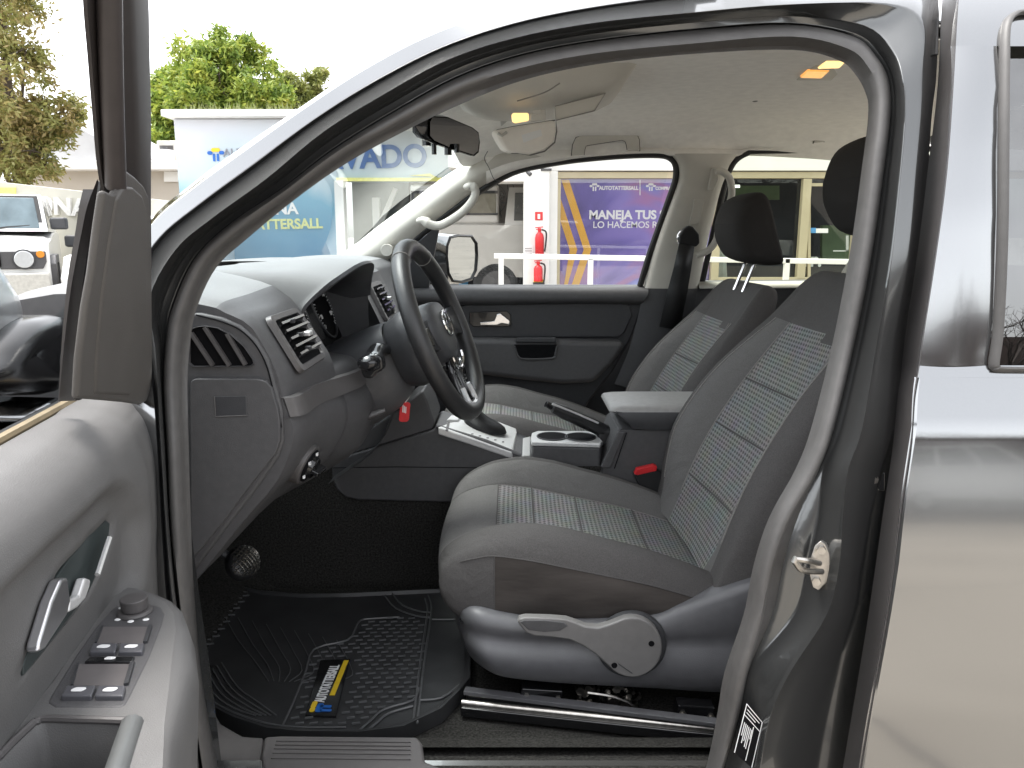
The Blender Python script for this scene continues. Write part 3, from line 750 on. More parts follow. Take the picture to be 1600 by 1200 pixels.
# ------------------------------------------------------------------ overhead console, lamps, visor, interior mirror
cx, cy = .06, 1.95
rows = []
for i in range(15):
    a = -1 + 2 * i / 14; row = []
    for j in range(15):
        c_ = -1 + 2 * j / 14
        k = max(0, 1 - abs(a) ** 3.2) * max(0, 1 - abs(c_) ** 3.2)
        x = cx + a * .22; y = cy + c_ * .22
        row.append(V((x, y, hz(y) + .01 - .105 * k ** .5 * (1 - .25 * (a + 1) / 2))))
    rows.append(row)
b = MB(); b.grid(rows); oc = b.build("overhead_console", M['pillar'], truck, sharp=80)
def ocq(l, Y, d=-.004):
    return [W(x, y, Y) for x, y in l]
plate("map_lamp", ocq([(799,178),(803,176),(826,176),(827,188),(805,192),(800,190)], 1.80), (0, .012, .0), M['lampglow'], oc, bevel=.004)
plate("lamp_switch", ocq([(829,178),(852,170),(853,187),(829,190)], 1.80), (0, .012, 0), M['pillar'], oc, bevel=.002)
plate("console_switch", ocq([(832,173),(846,171),(846,177),(833,179)], 1.795), (0, .008, 0), M['pillar'], oc, bevel=.001)
plate("console_panel", ocq([(866,166),(946,146),(928,173),(868,188)], 1.80), (0, .012, .0), M['pillar'], oc, bevel=.002)
b = MB(); b.tube(ocq([(867,166),(946,146),(929,173),(869,188)], 1.798), .0012, 5, closed=True); b.build("panel_joint", mat("joint_shadow", (.25, .24, .22), .8), oc)
b = MB(); b.tube(cr(ocq([(808,158),(850,145),(875,130)], 1.72), 4), .0015, 5); b.build("holder_joint", mat("joint_shadow", (.25, .24, .22), .8), oc)
zl = 1.778
rl = None
for k, (q, mm) in enumerate(((((1250,122),(1262,111),(1296,112),(1284,123)), 'lamporange'), (((1277,108),(1291,96),(1323,96),(1312,107)), 'lampglow'))):
    pz = [WZ(x, y, zl) for x, y in q]
    rl = plate("rear_reading_lamp", pz, (0, 0, .01), M[mm], truck, bevel=.003)
pz = [WZ(x, y, zl + .003) for x, y in ((1244,126),(1284,92),(1335,92),(1300,126))]
plate("reading_lamp_bezel", pz, (0, 0, .01), M['pillar'], truck, bevel=.003)
b = MB(); p = WZ(1180, 157, 1.782); b.sphere(p, (.009, .012, .004)); b.build("headliner_stud", M['trim'], truck)
vis = [W(x, y, 2.32) for x, y in ((776,203),(800,198),(869,187),(870,205),(867,222),(851,236),(829,242),(811,239),(801,239),(792,236),(783,222),(778,212))]
vz = plate("sun_visor", vis, (-.02, .022, 0), mat("lightened_visor_vinyl", (.82, .77, .70), .7, 0, 0, .04, 30, .2, 500), truck, bevel=.008)  # lighter than the headliner: the light it catches is put into the colour
b = MB(); b.tube([p + V((0, .008, 0)) for p in vis + [vis[0]]], .0022, 5); b.build("visor_edge", mat("dark_joint", (.18, .17, .16), .8), vz)
plate("visor_label", [W(x, y, 2.318) for x, y in ((815,211),(845,202),(847,212),(818,223))], (0, .003, 0), M['white'], vz, bevel=0)
b = MB(); b.tube([W(778,208,2.315), W(784,212,2.315), W(792,206,2.315)], .004, 8); b.build("visor_clip", M['pillar'], vz)
# interior mirror
fa = [(672,181),(700,183),(738,199),(748,207),(750,222),(748,238),(741,244),(700,231),(675,220),(668,212),(668,190)]
P = [W(x, y, 1.84 + (x - 668) / 82 * .17) for x, y in fa]
bk = V((-.035, -.012, .006))
b = MB(); b.grid([P + [P[0]], [p + bk * .3 for p in shr(P, 1.03, (0, 0, 0))] + [shr(P, 1.03, (0, 0, 0))[0] + bk * .3], [p + bk for p in shr(P, .97, (0, 0, 0))] + [shr(P, .97, (0, 0, 0))[0] + bk], [p + bk * 1.5 for p in shr(P, .55, (0, 0, 0))] + [shr(P, .55, (0, 0, 0))[0] + bk * 1.5]])
b.add([p + bk * 1.5 for p in shr(P, .55, (0, 0, 0))], [tuple(range(len(P)))])
im = b.build("interior_mirror", M['gloss'], truck, sharp=80)
q = shr(P, .93, (.0015, -.0008, 0)); b = MB(); b.add(q, [tuple(range(len(q)))])
b.build("mirror_face", mat("dimming_mirror_glass", (0.25, 0.25, 0.27), 0.02, 1.0, 0, .02, 20), im)
b = MB(); c = sum(P, V()) / len(P)
b.tube([c + bk, c + V((-.06, 0, .03)), c + V((-.075, .01, .085))], [.02, .016, .024], 10)
b.build("mirror_stem", M['gloss'], im)
b = MB()
for x, y, r, h in ((678,226,.011,.03),(690,236,.006,.035),(712,240,.009,.03),(726,243,.007,.02)):
    p = W(x, y - 6, 1.9); b.cyl(p + V((-.02, .02, .02)), p + V((-.02, .02, .02 - h)), r, n=8)
b.build("mirror_button", M['gloss'], im)
# ================================================================== DASHBOARD
def sec(Y, pts): return [V((x, Y, z)) for x, z in pts]
D1 = [(-.93,1.235),(-.75,1.322),(-.58,1.332),(-.464,1.315),(-.435,1.304),(-.395,1.280),(-.363,1.214),(-.354,1.165),(-.349,1.15),(-.342,1.11),(-.37,1.04),(-.437,.962),(-.52,.86)]
D2 = [(-.97,1.245),(-.75,1.340),(-.58,1.350),(-.46,1.330),(-.415,1.309),(-.389,1.288),(-.340,1.204),(-.335,1.165),(-.330,1.15),(-.322,1.105),(-.35,1.04),(-.40,.985),(-.5,.88)]
D3 = [(-.98,1.25),(-.75,1.345),(-.58,1.360),(-.45,1.338),(-.41,1.314),(-.389,1.288),(-.338,1.206),(-.326,1.16),(-.320,1.143),(-.306,1.09),(-.33,1.03),(-.37,.99),(-.5,.9)]
secs = [sec(1.163, D1), sec(1.19, [((a[0] + c[0]) / 2, (a[1] + c[1]) / 2 + .002) for a, c in zip(D1, D2)]), sec(1.28, D2), sec(1.36, D3), sec(1.402, D3)]
def spread(sx, sub=3):
    cols = list(zip(*sx)); cols = [cr(c, sub) for c in cols]; return [list(r) for r in zip(*cols)]
b = MB(); rows = spread([cr(q, 3) for q in secs]); b.grid(rows)
# cap facing the door side, filled as a flat panel set slightly inwards
cap = rows[0]
cc = V((-.62, 1.166, 1.1))
b.add([cc] + cap, [(0, i, i + 1) for i in range(1, len(cap))])
def topmi(b):      # upper skin faces take the glare-lightened material
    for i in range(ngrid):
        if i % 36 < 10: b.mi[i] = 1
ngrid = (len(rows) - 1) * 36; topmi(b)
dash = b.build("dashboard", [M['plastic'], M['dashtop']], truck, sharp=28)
D5 = [(-1.0,1.25),(-.78,1.345),(-.60,1.36),(-.46,1.35),(-.37,1.33),(-.352,1.305),(-.305,1.205),(-.292,1.165),(-.287,1.15),(-.28,1.06),(-.30,.97),(-.34,.90),(-.45,.82)]
D6 = [(-.95,1.24),(-.78,1.335),(-.60,1.352),(-.48,1.345),(-.41,1.325),(-.39,1.300),(-.35,1.205),(-.345,1.165),(-.342,1.15),(-.35,1.06),(-.37,.97),(-.41,.90),(-.5,.82)]
b = MB(); rows = spread([cr(q, 3) for q in (sec(1.80, D5), sec(1.86, D5), sec(2.1, D5), sec(2.2, D6), sec(2.7, D6))]); b.grid(rows)
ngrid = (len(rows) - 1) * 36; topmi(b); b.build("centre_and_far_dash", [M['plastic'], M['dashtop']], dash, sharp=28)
Mlow = [(-.50,1.19),(-.42,1.187),(-.36,1.183),(-.335,1.178),(-.326,1.16),(-.320,1.143),(-.306,1.09),(-.33,1.03),(-.37,.99),(-.5,.9)]
Mlow2 = [(-.50,1.19),(-.42,1.187),(-.36,1.183),(-.325,1.178),(-.31,1.16),(-.305,1.135),(-.285,1.08),(-.305,1.02),(-.335,.975),(-.5,.88)]
b = MB(); b.grid(spread([cr(q, 3) for q in (sec(1.40, Mlow), sec(1.5, Mlow2), sec(1.65, Mlow2), sec(1.81, Mlow2))])); b.build("knee_panel", M['plastic'], dash, sharp=28)
# binnacle hood
rim = [(-.386,1.402,1.27),(-.380,1.403,1.292),(-.352,1.445,1.325),(-.330,1.50,1.346),(-.314,1.56,1.361),(-.308,1.62,1.366),(-.308,1.69,1.364),(-.314,1.745,1.353),(-.327,1.785,1.325),(-.335,1.80,1.285)]
rim = [V(p) for p in rim]
bk = [V((-.60, (p.y * .9 + .16) - (.10 if i < 3 else .05 if i == 3 else 0), 1.357 if 1 < i < 8 else 1.33)) for i, p in enumerate(rim)]
md = [p.lerp(q, .3) + V((0, -.02 if i < 3 else 0, .010 if 1 < i < 8 else .006)) for i, (p, q) in enumerate(zip(rim, bk))]
rin = [V((p.x + .002, p.y + (.010 if p.y < 1.5 else (-.008 if p.y > 1.72 else 0)), p.z - (.010 if 1.42 < p.y < 1.79 else 0.004))) for p in rim]
rin2 = [V((p.x - .09, p.y * .98 + .032, p.z - .014)) for p in rin]
rin3 = [V((-.47, p.y * .97 + .048, min(p.z, 1.345) - .012)) for p in rin]
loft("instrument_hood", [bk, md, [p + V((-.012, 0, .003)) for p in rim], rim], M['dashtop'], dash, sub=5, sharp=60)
loft("instrument_hood_lining", [rim, [(p + q) / 2 + V((.004, 0, 0)) for p, q in zip(rim, rin)], rin, rin2, rin3], M['plastic2'], dash, sub=5, sharp=60)
b = MB(); b.grid([[V((x, y, z)) for x, y in ((-.47, 1.77), (-.40, 1.785), (-.336, 1.797))] for z in (1.17, 1.24, 1.29, 1.35)]); b.build("hood_side_wall", M['plastic2'], dash)
b = MB(); b.grid([[V((x, y, z)) for x, y in ((-.46, 1.40), (-.40, 1.40))] for z in (1.17, 1.30)]); b.build("hood_side_wall", M['plastic2'], dash)
# cluster face
cl0 = V((-.425, 1.60, 1.262)); cu = V((0, 1, 0)); cv = V((-.35, 0, .94)).normalized()
cn = V((.94, 0, .35)).normalized()
plate("instrument_cluster", rrect(cl0, cu, cv, .40, .165, .03), (-.01, 0, 0), M['black'], dash, bevel=.002)
inst = dash.children[-1]
b = MB(); b.prism(rrect(cl0 + cn * .004 - cv * .01, cu, cv, .07, .11, .01), (-.004, 0, 0)); b.build("display_screen", M['gloss'], inst)
b = MB()
for gc in (-.105, .105):
    c = cl0 + cu * gc + cn * .006
    for k in range(41):
        a = math.radians(225 - 270 * k / 40); L = .010 if k % 4 == 0 else .005; r = .066
        d = cu * math.cos(a) + cv * math.sin(a)
        b.bar(c + d * (r - L), c + d * r, .0016 if k % 4 == 0 else .0009, .001, up=cn)
b.build("gauge_scale", M['whitetext'], inst)
for gc, nums in ((-.105, ("1", "2", "3", "4", "5")), (.105, ("20", "60", "100", "140", "180"))):
    c = cl0 + cu * gc + cn * .006
    for k, s in enumerate(nums):
        a = math.radians(205 - 230 * k / 4); d = cu * math.cos(a) + cv * math.sin(a)
        text("gauge_number", s, .014, c + d * .047 - cv * .005, cu, cv, M['whitetext'], inst, .0004, 'CENTER')
b = MB()
c = cl0 + cu * -.105 + cn * .008; b.bar(c, c + (cu * -.7 - cv * .7) * .055, .003, .001, up=cn); b.build("gauge_needle", M['red'], inst)
for gc in (-.105, .105):
    c = cl0 + cu * gc; b = MB()
    ring = [c + (cu * math.cos(a) + cv * math.sin(a)) * .072 + cn * .004 for a in [2 * math.pi * k / 40 for k in range(40)]]
    b.tube(ring, .003, 6, closed=True); b.build("gauge_ring", M['plastic2'], inst)
b = MB(); b.grid([[V((-.44, 1.405, 1.19)), V((-.44, 1.80, 1.19))], [V((-.335, 1.405, 1.178)), V((-.335, 1.80, 1.178))]]); b.build("cluster_shelf", M['plastic2'], inst)
# vent builder on the fascia
def vent(c, ux, uy, n, w_, h_, parent, slats=5, knob=True):
    """frame, dark throat and slats; ux along the width, uy up, n outwards"""
    b = MB(); o = rrect(c + n * .004, ux, uy, w_, h_, .012); i = rrect(c + n * .005, ux, uy, w_ - .02, h_ - .018, .008); i2 = rrect(c - n * .012, ux, uy, w_ - .026, h_ - .024, .008); oo = rrect(c - n * .004, ux, uy, w_ + .004, h_ + .004, .013)
    cl = lambda P: P + [P[0]]
    b.grid([cl(oo), cl(o), cl(i), cl(i2)])
    f = b.build("air_vent", M['trim'], parent, sharp=60)
    b = MB(); b.add(rrect(c + n * .0012, ux, uy, w_ - .018, h_ - .016, .008), [tuple(range(24))]); b.build("vent_throat", M['black'], f)
    for k in range(slats):
        v = (k + .5) / slats - .5
        p = c + uy * v * (h_ - .03) + n * .005
        b = MB(); b.bar(p - ux * (w_ / 2 - .013), p + ux * (w_ / 2 - .013), .0022, .014, up=(n * .8 + uy * .5)); b.bar(p - ux * (w_ / 2 - .013) + n * .006 + uy * .004, p + ux * (w_ / 2 - .013) + n * .006 + uy * .004, .004, .002, up=n)
        b.build("vent_slat", M['gloss'], f)
    if knob:
        b = MB(); b.box(c + ux * w_ * .14 + n * .013, (.012, .022, .008)); b.build("vent_tab", M['silver'], f, bevel=.002)
    for k in range(3):
        b = MB(); p = c + uy * ((k - 1) * .026 + .004) - ux * .01 + n * .010; b.box(p, (.010, .008, .007)); b.build("vent_link", M['plastic2'], f, bevel=.001)
vu = V((-.047, 0, .084)).normalized(); vn = V((.084, 0, .047)).normalized()
vent(V((-.3635, 1.282, 1.2465)) + vn * .004, V((0, 1, 0)), vu, vn, .158, .100, dash)
vent(V((-.327, 1.93, 1.255)) + vn * .004, V((0, 1, 0)), V((-.42, 0, .9)).normalized(), V((.9, 0, .42)).normalized(), .15, .10, dash)
# light band below the vent, switch, light knob
def dashstrip(z0, z1, off, y0=1.166, y1=1.40):
    R = spread(secs, 3); out0, out1 = [], []
    for r in R:
        rr_ = cr(r, 8)
        f = [p for p in rr_ if p.x > -.45]
        a = min(f, key=lambda p: abs(p.z - z0)); c = min(f, key=lambda p: abs(p.z - z1))
        out0.append(a + V((off, 0, 0))); out1.append(c + V((off, 0, 0)))
    return out0, out1
tb = [[V((-.352, 1.160, 1.172)), V((-.334, 1.18, 1.172)), V((-.332, 1.28, 1.170)), V((-.319, 1.38, 1.163)), V((-.303, 1.47, 1.158)), V((-.303, 1.53, 1.156))],
      [V((-.344, 1.160, 1.142)), V((-.326, 1.18, 1.142)), V((-.324, 1.28, 1.138)), V((-.310, 1.38, 1.132)), V((-.296, 1.47, 1.128)), V((-.296, 1.53, 1.125))]]
loft("trim_band", [[p + V((-.01, 0, .002)) for p in tb[0]], tb[0], tb[1], [p + V((-.012, 0, -.002)) for p in tb[1]]], M['trim'], dash, sub=4, sharp=50)
kn = V((.93, 0, .37)).normalized()
c = W(486, 651, 1.285); 
b = MB(); b.prism(rrect(c + V((.008, 0, 0)), V((0, 1, 0)), V((-.25, 0, .97)).normalized(), .046, .032, .005), (-.012, 0, 0)); sw = b.build("dimmer_switch", M['gloss'], dash, bevel=.002)
b = MB(); b.prism(rrect(c + V((.012, 0, 0)), V((0, 1, 0)), V((-.25, 0, .97)).normalized(), .018, .014, .003), (-.006, 0, 0)); b.build("dimmer_wheel", M['plastic2'], sw, bevel=.001)
c = W(472, 722, 1.262); n_ = V((.85, -.12, -.4)).normalized()
b = MB(); b.cyl(c - n_ * .012, c + n_ * .014, .040, .036, 32); kb = b.build("light_switch_bezel", M['trim'], dash, bevel=.004)
b = MB(); b.cyl(c + n_ * .012, c + n_ * .017, .030, .029, 28); b.build("light_switch_recess", M['black'], kb, bevel=.001)
b = MB(); b.cyl(c + n_ * .016, c + n_ * .026, .021, .018, 24); k2 = n_.cross(V((0, 0, 1))).normalized()
b.bar(c + n_ * .032 - k2 * .02, c + n_ * .032 + k2 * .02, .008, .014, up=n_); b.build("light_switch_knob", M['gloss'], kb, bevel=.002)
b = MB()
for a in (-.5, .6, 1.6):
    p = c + n_ * .0185 + (k2 * math.cos(a) + k2.cross(n_) * math.sin(a)) * .025; b.box(p, (.003, .006, .005))
b.build("light_switch_mark", M['whitetext'], kb)
# end cap: fuse cover and demister vent
fc = [(297,598),(300,594),(306,592),(400,592),(416,596),(424,606),(434,640),(437,660),(437,690),(431,708),(420,722),(392,757),(350,814),(302,873),(299,874),(298,800)]
b = MB(); b.prism(pix(fc, 1.146), (0, .03, 0)); fcv = b.build("fuse_cover", M['plastic'], dash, bevel=.006, seg=4)
b = MB(); ol = [(441,600),(447,640),(447,690),(437,715),(424,733),(390,780),(350,835),(300,902)]
ec = [(285,905),(285,590),(290,490),(312,489),(345,496),(375,509),(400,531),(418,560),(430,600),(441,640),(443,690),(436,712),(424,731),(392,776),(350,830),(300,898)]
b = MB(); b.prism(pix(ec, 1.1555), (0, .03, 0)); b.build("dash_end_panel", M['plastic'], dash, bevel=.006, seg=3)
b = MB(); b.prism(pix([(334,620),(384,619),(385,646),(387,650),(337,651)], 1.1448), (0, .004, 0)); pl_ = b.build("cover_badge_plate", M['plastic2'], fcv, bevel=.0005)
b = MB(); b.tube(pix([(335,620),(337,651),(386,649)], 1.1445), .0009, 5); b.build("plate_edge", M['trim'], fcv)
dv = [(296,520),(300,514),(310,511),(322,510),(340,513),(360,523),(380,541),(394,561),(396,568),(390,572),(302,572),(296,567)]
b = MB(); P = pix(dv, 1.152); cl = lambda Q: Q + [Q[0]]
b.grid([cl(shr(P, 1.04, (0, .004, 0))), cl(shr(P, 1.02, (0, -.002, 0))), cl(P), cl(shr(P, .93, (0, .03, 0)))])
dv_ = b.build("demister_vent", M['plastic'], dash, sharp=60)
b = MB(); b.add(shr(P, .99, (0, .003, 0)), [tuple(range(len(P)))]); b.build("vent_throat", M['black'], dv_)
for a, c in (((299,520),(333,571)),((320,511),(359,571)),((355,521),(384,570))):
    b = MB(); b.bar(W(*a, 1.151), W(*c, 1.151), .0045, .010, up=(0, 1, 0)); b.build("vent_slat", M['trim'], dv_)
b = MB(); b.tube(cr(pix([(306,492),(345,502),(376,516),(400,540),(416,570),(424,598),(434,640),(440,668)], 1.153), 4), .0012, 5); b.build("panel_joint", M['black'], dash)
# under-dash closing panel
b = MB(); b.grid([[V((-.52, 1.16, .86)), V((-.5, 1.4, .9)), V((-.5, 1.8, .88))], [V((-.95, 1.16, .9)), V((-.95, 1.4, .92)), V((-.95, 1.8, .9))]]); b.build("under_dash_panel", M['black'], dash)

# ------------------------------------------------------------------ steering column and wheel
WC = V((-.158, 1.60, 1.218)); yaw = math.radians(7)
N = V((.93, 0, .365)).normalized()
U = V((math.sin(yaw), math.cos(yaw), 0)); U = (U - N * U.dot(N) * 0).normalized()
UPW = N.cross(U).normalized()
if UPW.z < 0: UPW = -UPW
N = U.cross(UPW).normalized()
if N.x < 0: N = -N
def colsec(d, wy, top_, bot, n=20):
    c = WC - N * d; out = []
    for k in range(n):
        a = 2 * math.pi * k / n
        s_, c_ = math.sin(a), math.cos(a)
        ca = abs(c_) ** .75 * (1 if c_ > 0 else -1); sa = abs(s_) ** .75 * (1 if s_ > 0 else -1)
        out.append(c + U * wy * ca + UPW * (sa * (top_ if sa > 0 else bot)))
    return out + [out[0]]
b = MB(); b.grid([colsec(.29, .085, .05, .13), colsec(.2, .085, .055, .135), colsec(.13, .08, .055, .12), colsec(.10, .075, .055, .10), colsec(.085, .04, .03, .05)])
colm = b.build("steering_column_shroud", M['plastic'], truck, sharp=60)
b = MB(); b.grid([colsec(.21, .088, .062, -.005), colsec(.13, .084, .063, -.003), colsec(.09, .078, .06, -.0)]); b.build("upper_shroud", M['plastic2'], colm, sharp=60)
b = MB(); b.grid([colsec(.09, .062, .06, .085), colsec(.06, .075, .07, .095), colsec(.035, .08, .075, .09), colsec(.02, .07, .07, .08)]); b.build("column_collar", M['plastic2'], colm, sharp=60)
b = MB()
p0, p1 = WC - N * .10 - U * .07 + UPW * .01, W(577, 566, 1.415)
b.tube(cr([p0, p0.lerp(p1, .4) + V((0, 0, .01)), p0.lerp(p1, .75), p1, p1 + V((-.003, -.02, -.003))], 3), [.018] * 3 + [.017] * 3 + [.02] * 3 + [.021] * 2 + [.019, .010], 12, flat=.75)
b.build("column_stalk", M['gloss'], colm)
b = MB(); b.prism(pix([(565,566),(575,556),(590,552),(598,560),(600,578),(588,584),(582,592),(568,592),(563,580)], 1.42), (0, .03, 0)); b.build("stalk_head", M['gloss'], colm, bevel=.006)
b = MB(); pth = [W(548, 654, 1.51), W(575, 650, 1.515), W(602, 641, 1.52)]
b.tube(cr(pth, 4), [.010, .012, .013, .013, .013, .012, .011, .010, .008], 10, flat=.6); b.build("tilt_lever", M['trim'], colm)
# wheel
wm = MB(); n1 = 72
b = MB(); ring = []
for k in range(n1):
    a = 2 * math.pi * k / n1; r = .184
    sq = 1 - .035 * max(0, -math.sin(a)) ** 6
    ring.append(WC + U * r * math.cos(a) + UPW * r * math.sin(a) * sq + N * .012)
b.tube(ring, .0185, 14, closed=True)
whl = b.build("steering_wheel", M['leather'], truck)
for a in (60, 120):
    a = math.radians(a); d = U * math.cos(a) + UPW * math.sin(a); t = -U * math.sin(a) + UPW * math.cos(a)
    c = WC + d * .184 + N * .012; b = MB()
    b.tube([c + d * .0189 * math.cos(q) + N * .0189 * math.sin(q) for q in [2 * math.pi * k / 20 for k in range(20)]], .0009, 5, closed=True); b.build("stitch_line", M['thread'], whl)
def wp(u, v, n): return WC + U * u + UPW * v + N * n
# hub pad
rows = []
for i, (k, h) in enumerate(((1.02, -.03), (1.05, .0), (1.03, .018), (.96, .028), (.75, .034), (.4, .037), (.02, .038))):
    row = []
    for j in range(33):
        a = 2 * math.pi * j / 32; ca, sa = math.cos(a), math.sin(a)
        x = .078 * k * (abs(ca) ** .7) * (1 if ca > 0 else -1); y = (.055 if sa > 0 else .075) * k * (abs(sa) ** .8) * (1 if sa > 0 else -1)
        x *= 1 - .25 * max(0, -y / .075)
        row.append(wp(x, y + .008, h - .01))
    rows.append(row)
b = MB(); b.grid(rows); b.build("airbag_pad", M['plastic2'], whl, sharp=60)
for s in (-1, 1):
    b = MB(); b.grid([[wp(s * x, y * (1 if q == 0 else 1), h) for x, y, h in ((.06, yv, .004), (.10, yv * .85 + .004, .0), (.14, yv * .8 + .006, .004), (.176, yv * 1.1 + .006, .011))] for q, yv in enumerate((.034, .0, -.034))])
    b.build("spoke", M['plastic2'], whl, solid=.016, soff=0)
    b = MB(); b.prism([wp(s * x, y, .012) for x, y in ((.085, .022), (.125, .020), (.128, -.014), (.09, -.02))], N * -.008); b.build("wheel_button_pod", M['gloss'], whl, bevel=.003)
    b = MB(); b.grid([[wp(s * (.022 + dx), y, h) for y, h in ((-.05, .012), (-.09, .004), (-.13, .004), (-.172, .011))] for dx in (-.014, .014)]); b.build("lower_spoke", M['gloss'], whl, solid=.014, soff=0)
b = MB(); b.tube(cr([wp(-.045, -.055, .024), wp(-.036, -.075, .022), wp(0, -.085, .020), wp(.036, -.075, .022), wp(.045, -.055, .024)], 5), .0035, 8); b.build("chrome_trim", M['chrome'], whl)
b = MB(); b.tube(cr([wp(-.03, -.125, .014), wp(-.034, -.15, .016), wp(-.026, -.164, .018), wp(0, -.167, .02), wp(.026, -.164, .018), wp(.034, -.15, .016), wp(.03, -.125, .014)], 4), .006, 8); b.build("chrome_bottom_trim", M['silver'], whl)
b = MB(); em = .0; c0 = wp(0, .012, .0295)
b.tube([c0 + (U * math.cos(a) + UPW * math.sin(a)) * .027 for a in [2 * math.pi * k / 32 for k in range(32)]], .0022, 6, closed=True)
for L in (((-.012, .024), (0, .003)), ((.012, .024), (0, .003)), ((-.024, .008), (-.010, -.022)), ((-.010, -.022), (0, -.002)), ((0, -.002), (.010, -.022)), ((.010, -.022), (.024, .008))):
    (x0, y0), (x1, y1) = L; b.bar(c0 + U * x0 + UPW * y0, c0 + U * x1 + UPW * y1, .004, .003, up=N)
b.build("wheel_emblem", M['chrome'], whl)

# ------------------------------------------------------------------ red key tag
kt = thing("key_tag", "red plastic key tag with white print hanging from the ignition under the steering column", "key tag", tuple(W(632, 660, 1.60)))
plate("tag_body", rrect(W(632, 644, 1.60), V((1, 0, 0)), V((.12, 0, 1)).normalized(), .022, .044, .007), (0, .004, 0), M['red'], kt, bevel=.0015)
b = MB(); c = W(631.5, 640, 1.598)
for k in range(3): b.bar(c + V((-.003 + .003 * k, 0, -.006 - .001 * k)), c + V((-.002 + .003 * k, 0, .010 - .002 * k)), .0018, .001, up=(0, 1, 0))
b.build("tag_print", M['whitetext'], kt)
b = MB(); b.tube([W(633, 629, 1.60), W(637, 624, 1.605), W(644, 612, 1.62)], .0014, 6); b.build("key_ring", M['zinc'], kt)

# ------------------------------------------------------------------ centre console
YS = 1.872
sideA = [(538,714),(544,694),(560,680),(600,655),(636,628),(660,610),(668,628),(679,660),(676,671)]
con = plate("centre_console", pix([(518,733),(526,719),(540,713),(676,672),(681,667),(760,692),(815,714),(880,740),(880,790),(560,782),(540,778),(526,766),(519,750)], YS), (0, .19, 0), M['plastic'], truck, bevel=.006)
plate("console_side_panel", pix(sideA, YS + .006), (0, .17, 0), M['plastic'], con, bevel=.006)
b = MB(); b.tube(pix([(518,731),(620,729.5),(750,731)], YS - .0005), .0011, 5); b.build("panel_joint", M['black'], con)
b = MB(); b.tube(pix([(681,666),(760,690),(814,712)], YS + .004), .006, 8); b.build("console_edge", M['plastic'], con)
def WK(px, py, lift=0.0):      # plane of the console top, sloping down to the rear
    P0 = W(681, 667, 1.872); P1 = W(812, 713, 1.872); n = (P1 - P0).cross(V((0, 1, 0))).normalized()
    return WP(px, py, P0 + V((0, 0, lift)), n)
plate("shifter_surround", [WK(x, y, .006) for x, y in ((684,667),(700,661),(719,655),(756,648),(790,658),(806,667),(808,676),(801,706),(746,687))], (0, 0, -.02), M['silver'], con, bevel=.004)
plate("surround_joint", [WK(x, y, .0075) for x, y in ((696,672),(699,660),(703,659),(700,673))], (0, 0, -.002), M['trim'], con, bevel=0)
plate("storage_lid", [WK(x, y, .012) for x, y in ((698,655),(705,648),(720,650),(716,656))], (0, 0, -.02), M['silver'], con, bevel=.003)
c = WK(758, 668, .008)
rows = []
for k, (rx, ry, z, ox) in enumerate(((.058, .045, 0, .0), (.054, .042, .012, .0), (.044, .032, .022, -.006), (.03, .022, .032, -.016), (.018, .014, .05, -.03), (.013, .011, .075, -.042))):
    rows.append([c + V((ox + rx * math.cos(a), ry * math.sin(a) * 1.2, z - .25 * rx * math.cos(a))) for a in [2 * math.pi * j / 24 for j in range(25)]])
b = MB(); b.grid(rows); sb = b.build("shift_boot", M['boot'], con, sharp=80)
b = MB(); p = rows[-1][0] * .5 + rows[-1][12] * .5; b.tube([p - V((-.01, 0, .02)), p + V((-.015, 0, .05))], .008, 10); b.sphere(p + V((-.02, 0, .085)), (.022, .022, .032)); b.build("shift_lever", M['gloss'], sb)
b = MB()
for k in range(5):
    a = WK(738 + k * 12, 678 + k * 3.1, .008); b.box(a, (.006, .004, .001))
b.build("gear_mark", M['black'], con)
plate("surround_end", [WK(x, y, .002) for x, y in ((817,684),(829,681),(829,712),(816,712))], (0, 0, -.02), M['silver'], con, bevel=.003)
plate("console_groove", [WK(x, y, -.004) for x, y in ((790,656),(822,681),(817,712),(803,706),(808,672))], (0, 0, -.01), M['plastic2'], con, bevel=.002)
# cup holder
zc = .897
ct = [WZ(x, y, zc) for x, y in ((831,690),(829,684),(831,676),(840,673),(915,673),(930,676),(942,689),(938,693))]
ch = plate("cup_holder", ct, (0, 0, -.012), M['silver'], con, bevel=.003)
b = MB(); b.prism([p + V((0, .003, -.012)) for p in ct], (0, 0, -.12)); b.build("cup_holder_body", M['plastic'], ch, bevel=.006)
for x, y in ((863, 682), (907, 683)):
    c = WZ(x, y, zc + .0008); b = MB()
    b.cyl(c, c + V((0, 0, .0012)), .040, n=28); b.build("cup_well_shade", M['black'], ch)  # flat black disc painted in place of the shade inside the well
    b = MB(); b.tube([c + V((.040 * math.cos(a), .040 * math.sin(a), .001)) for a in [2 * math.pi * k / 28 for k in range(28)]], .0018, 6, closed=True); b.build("cup_well_rim", M['plastic2'], ch)
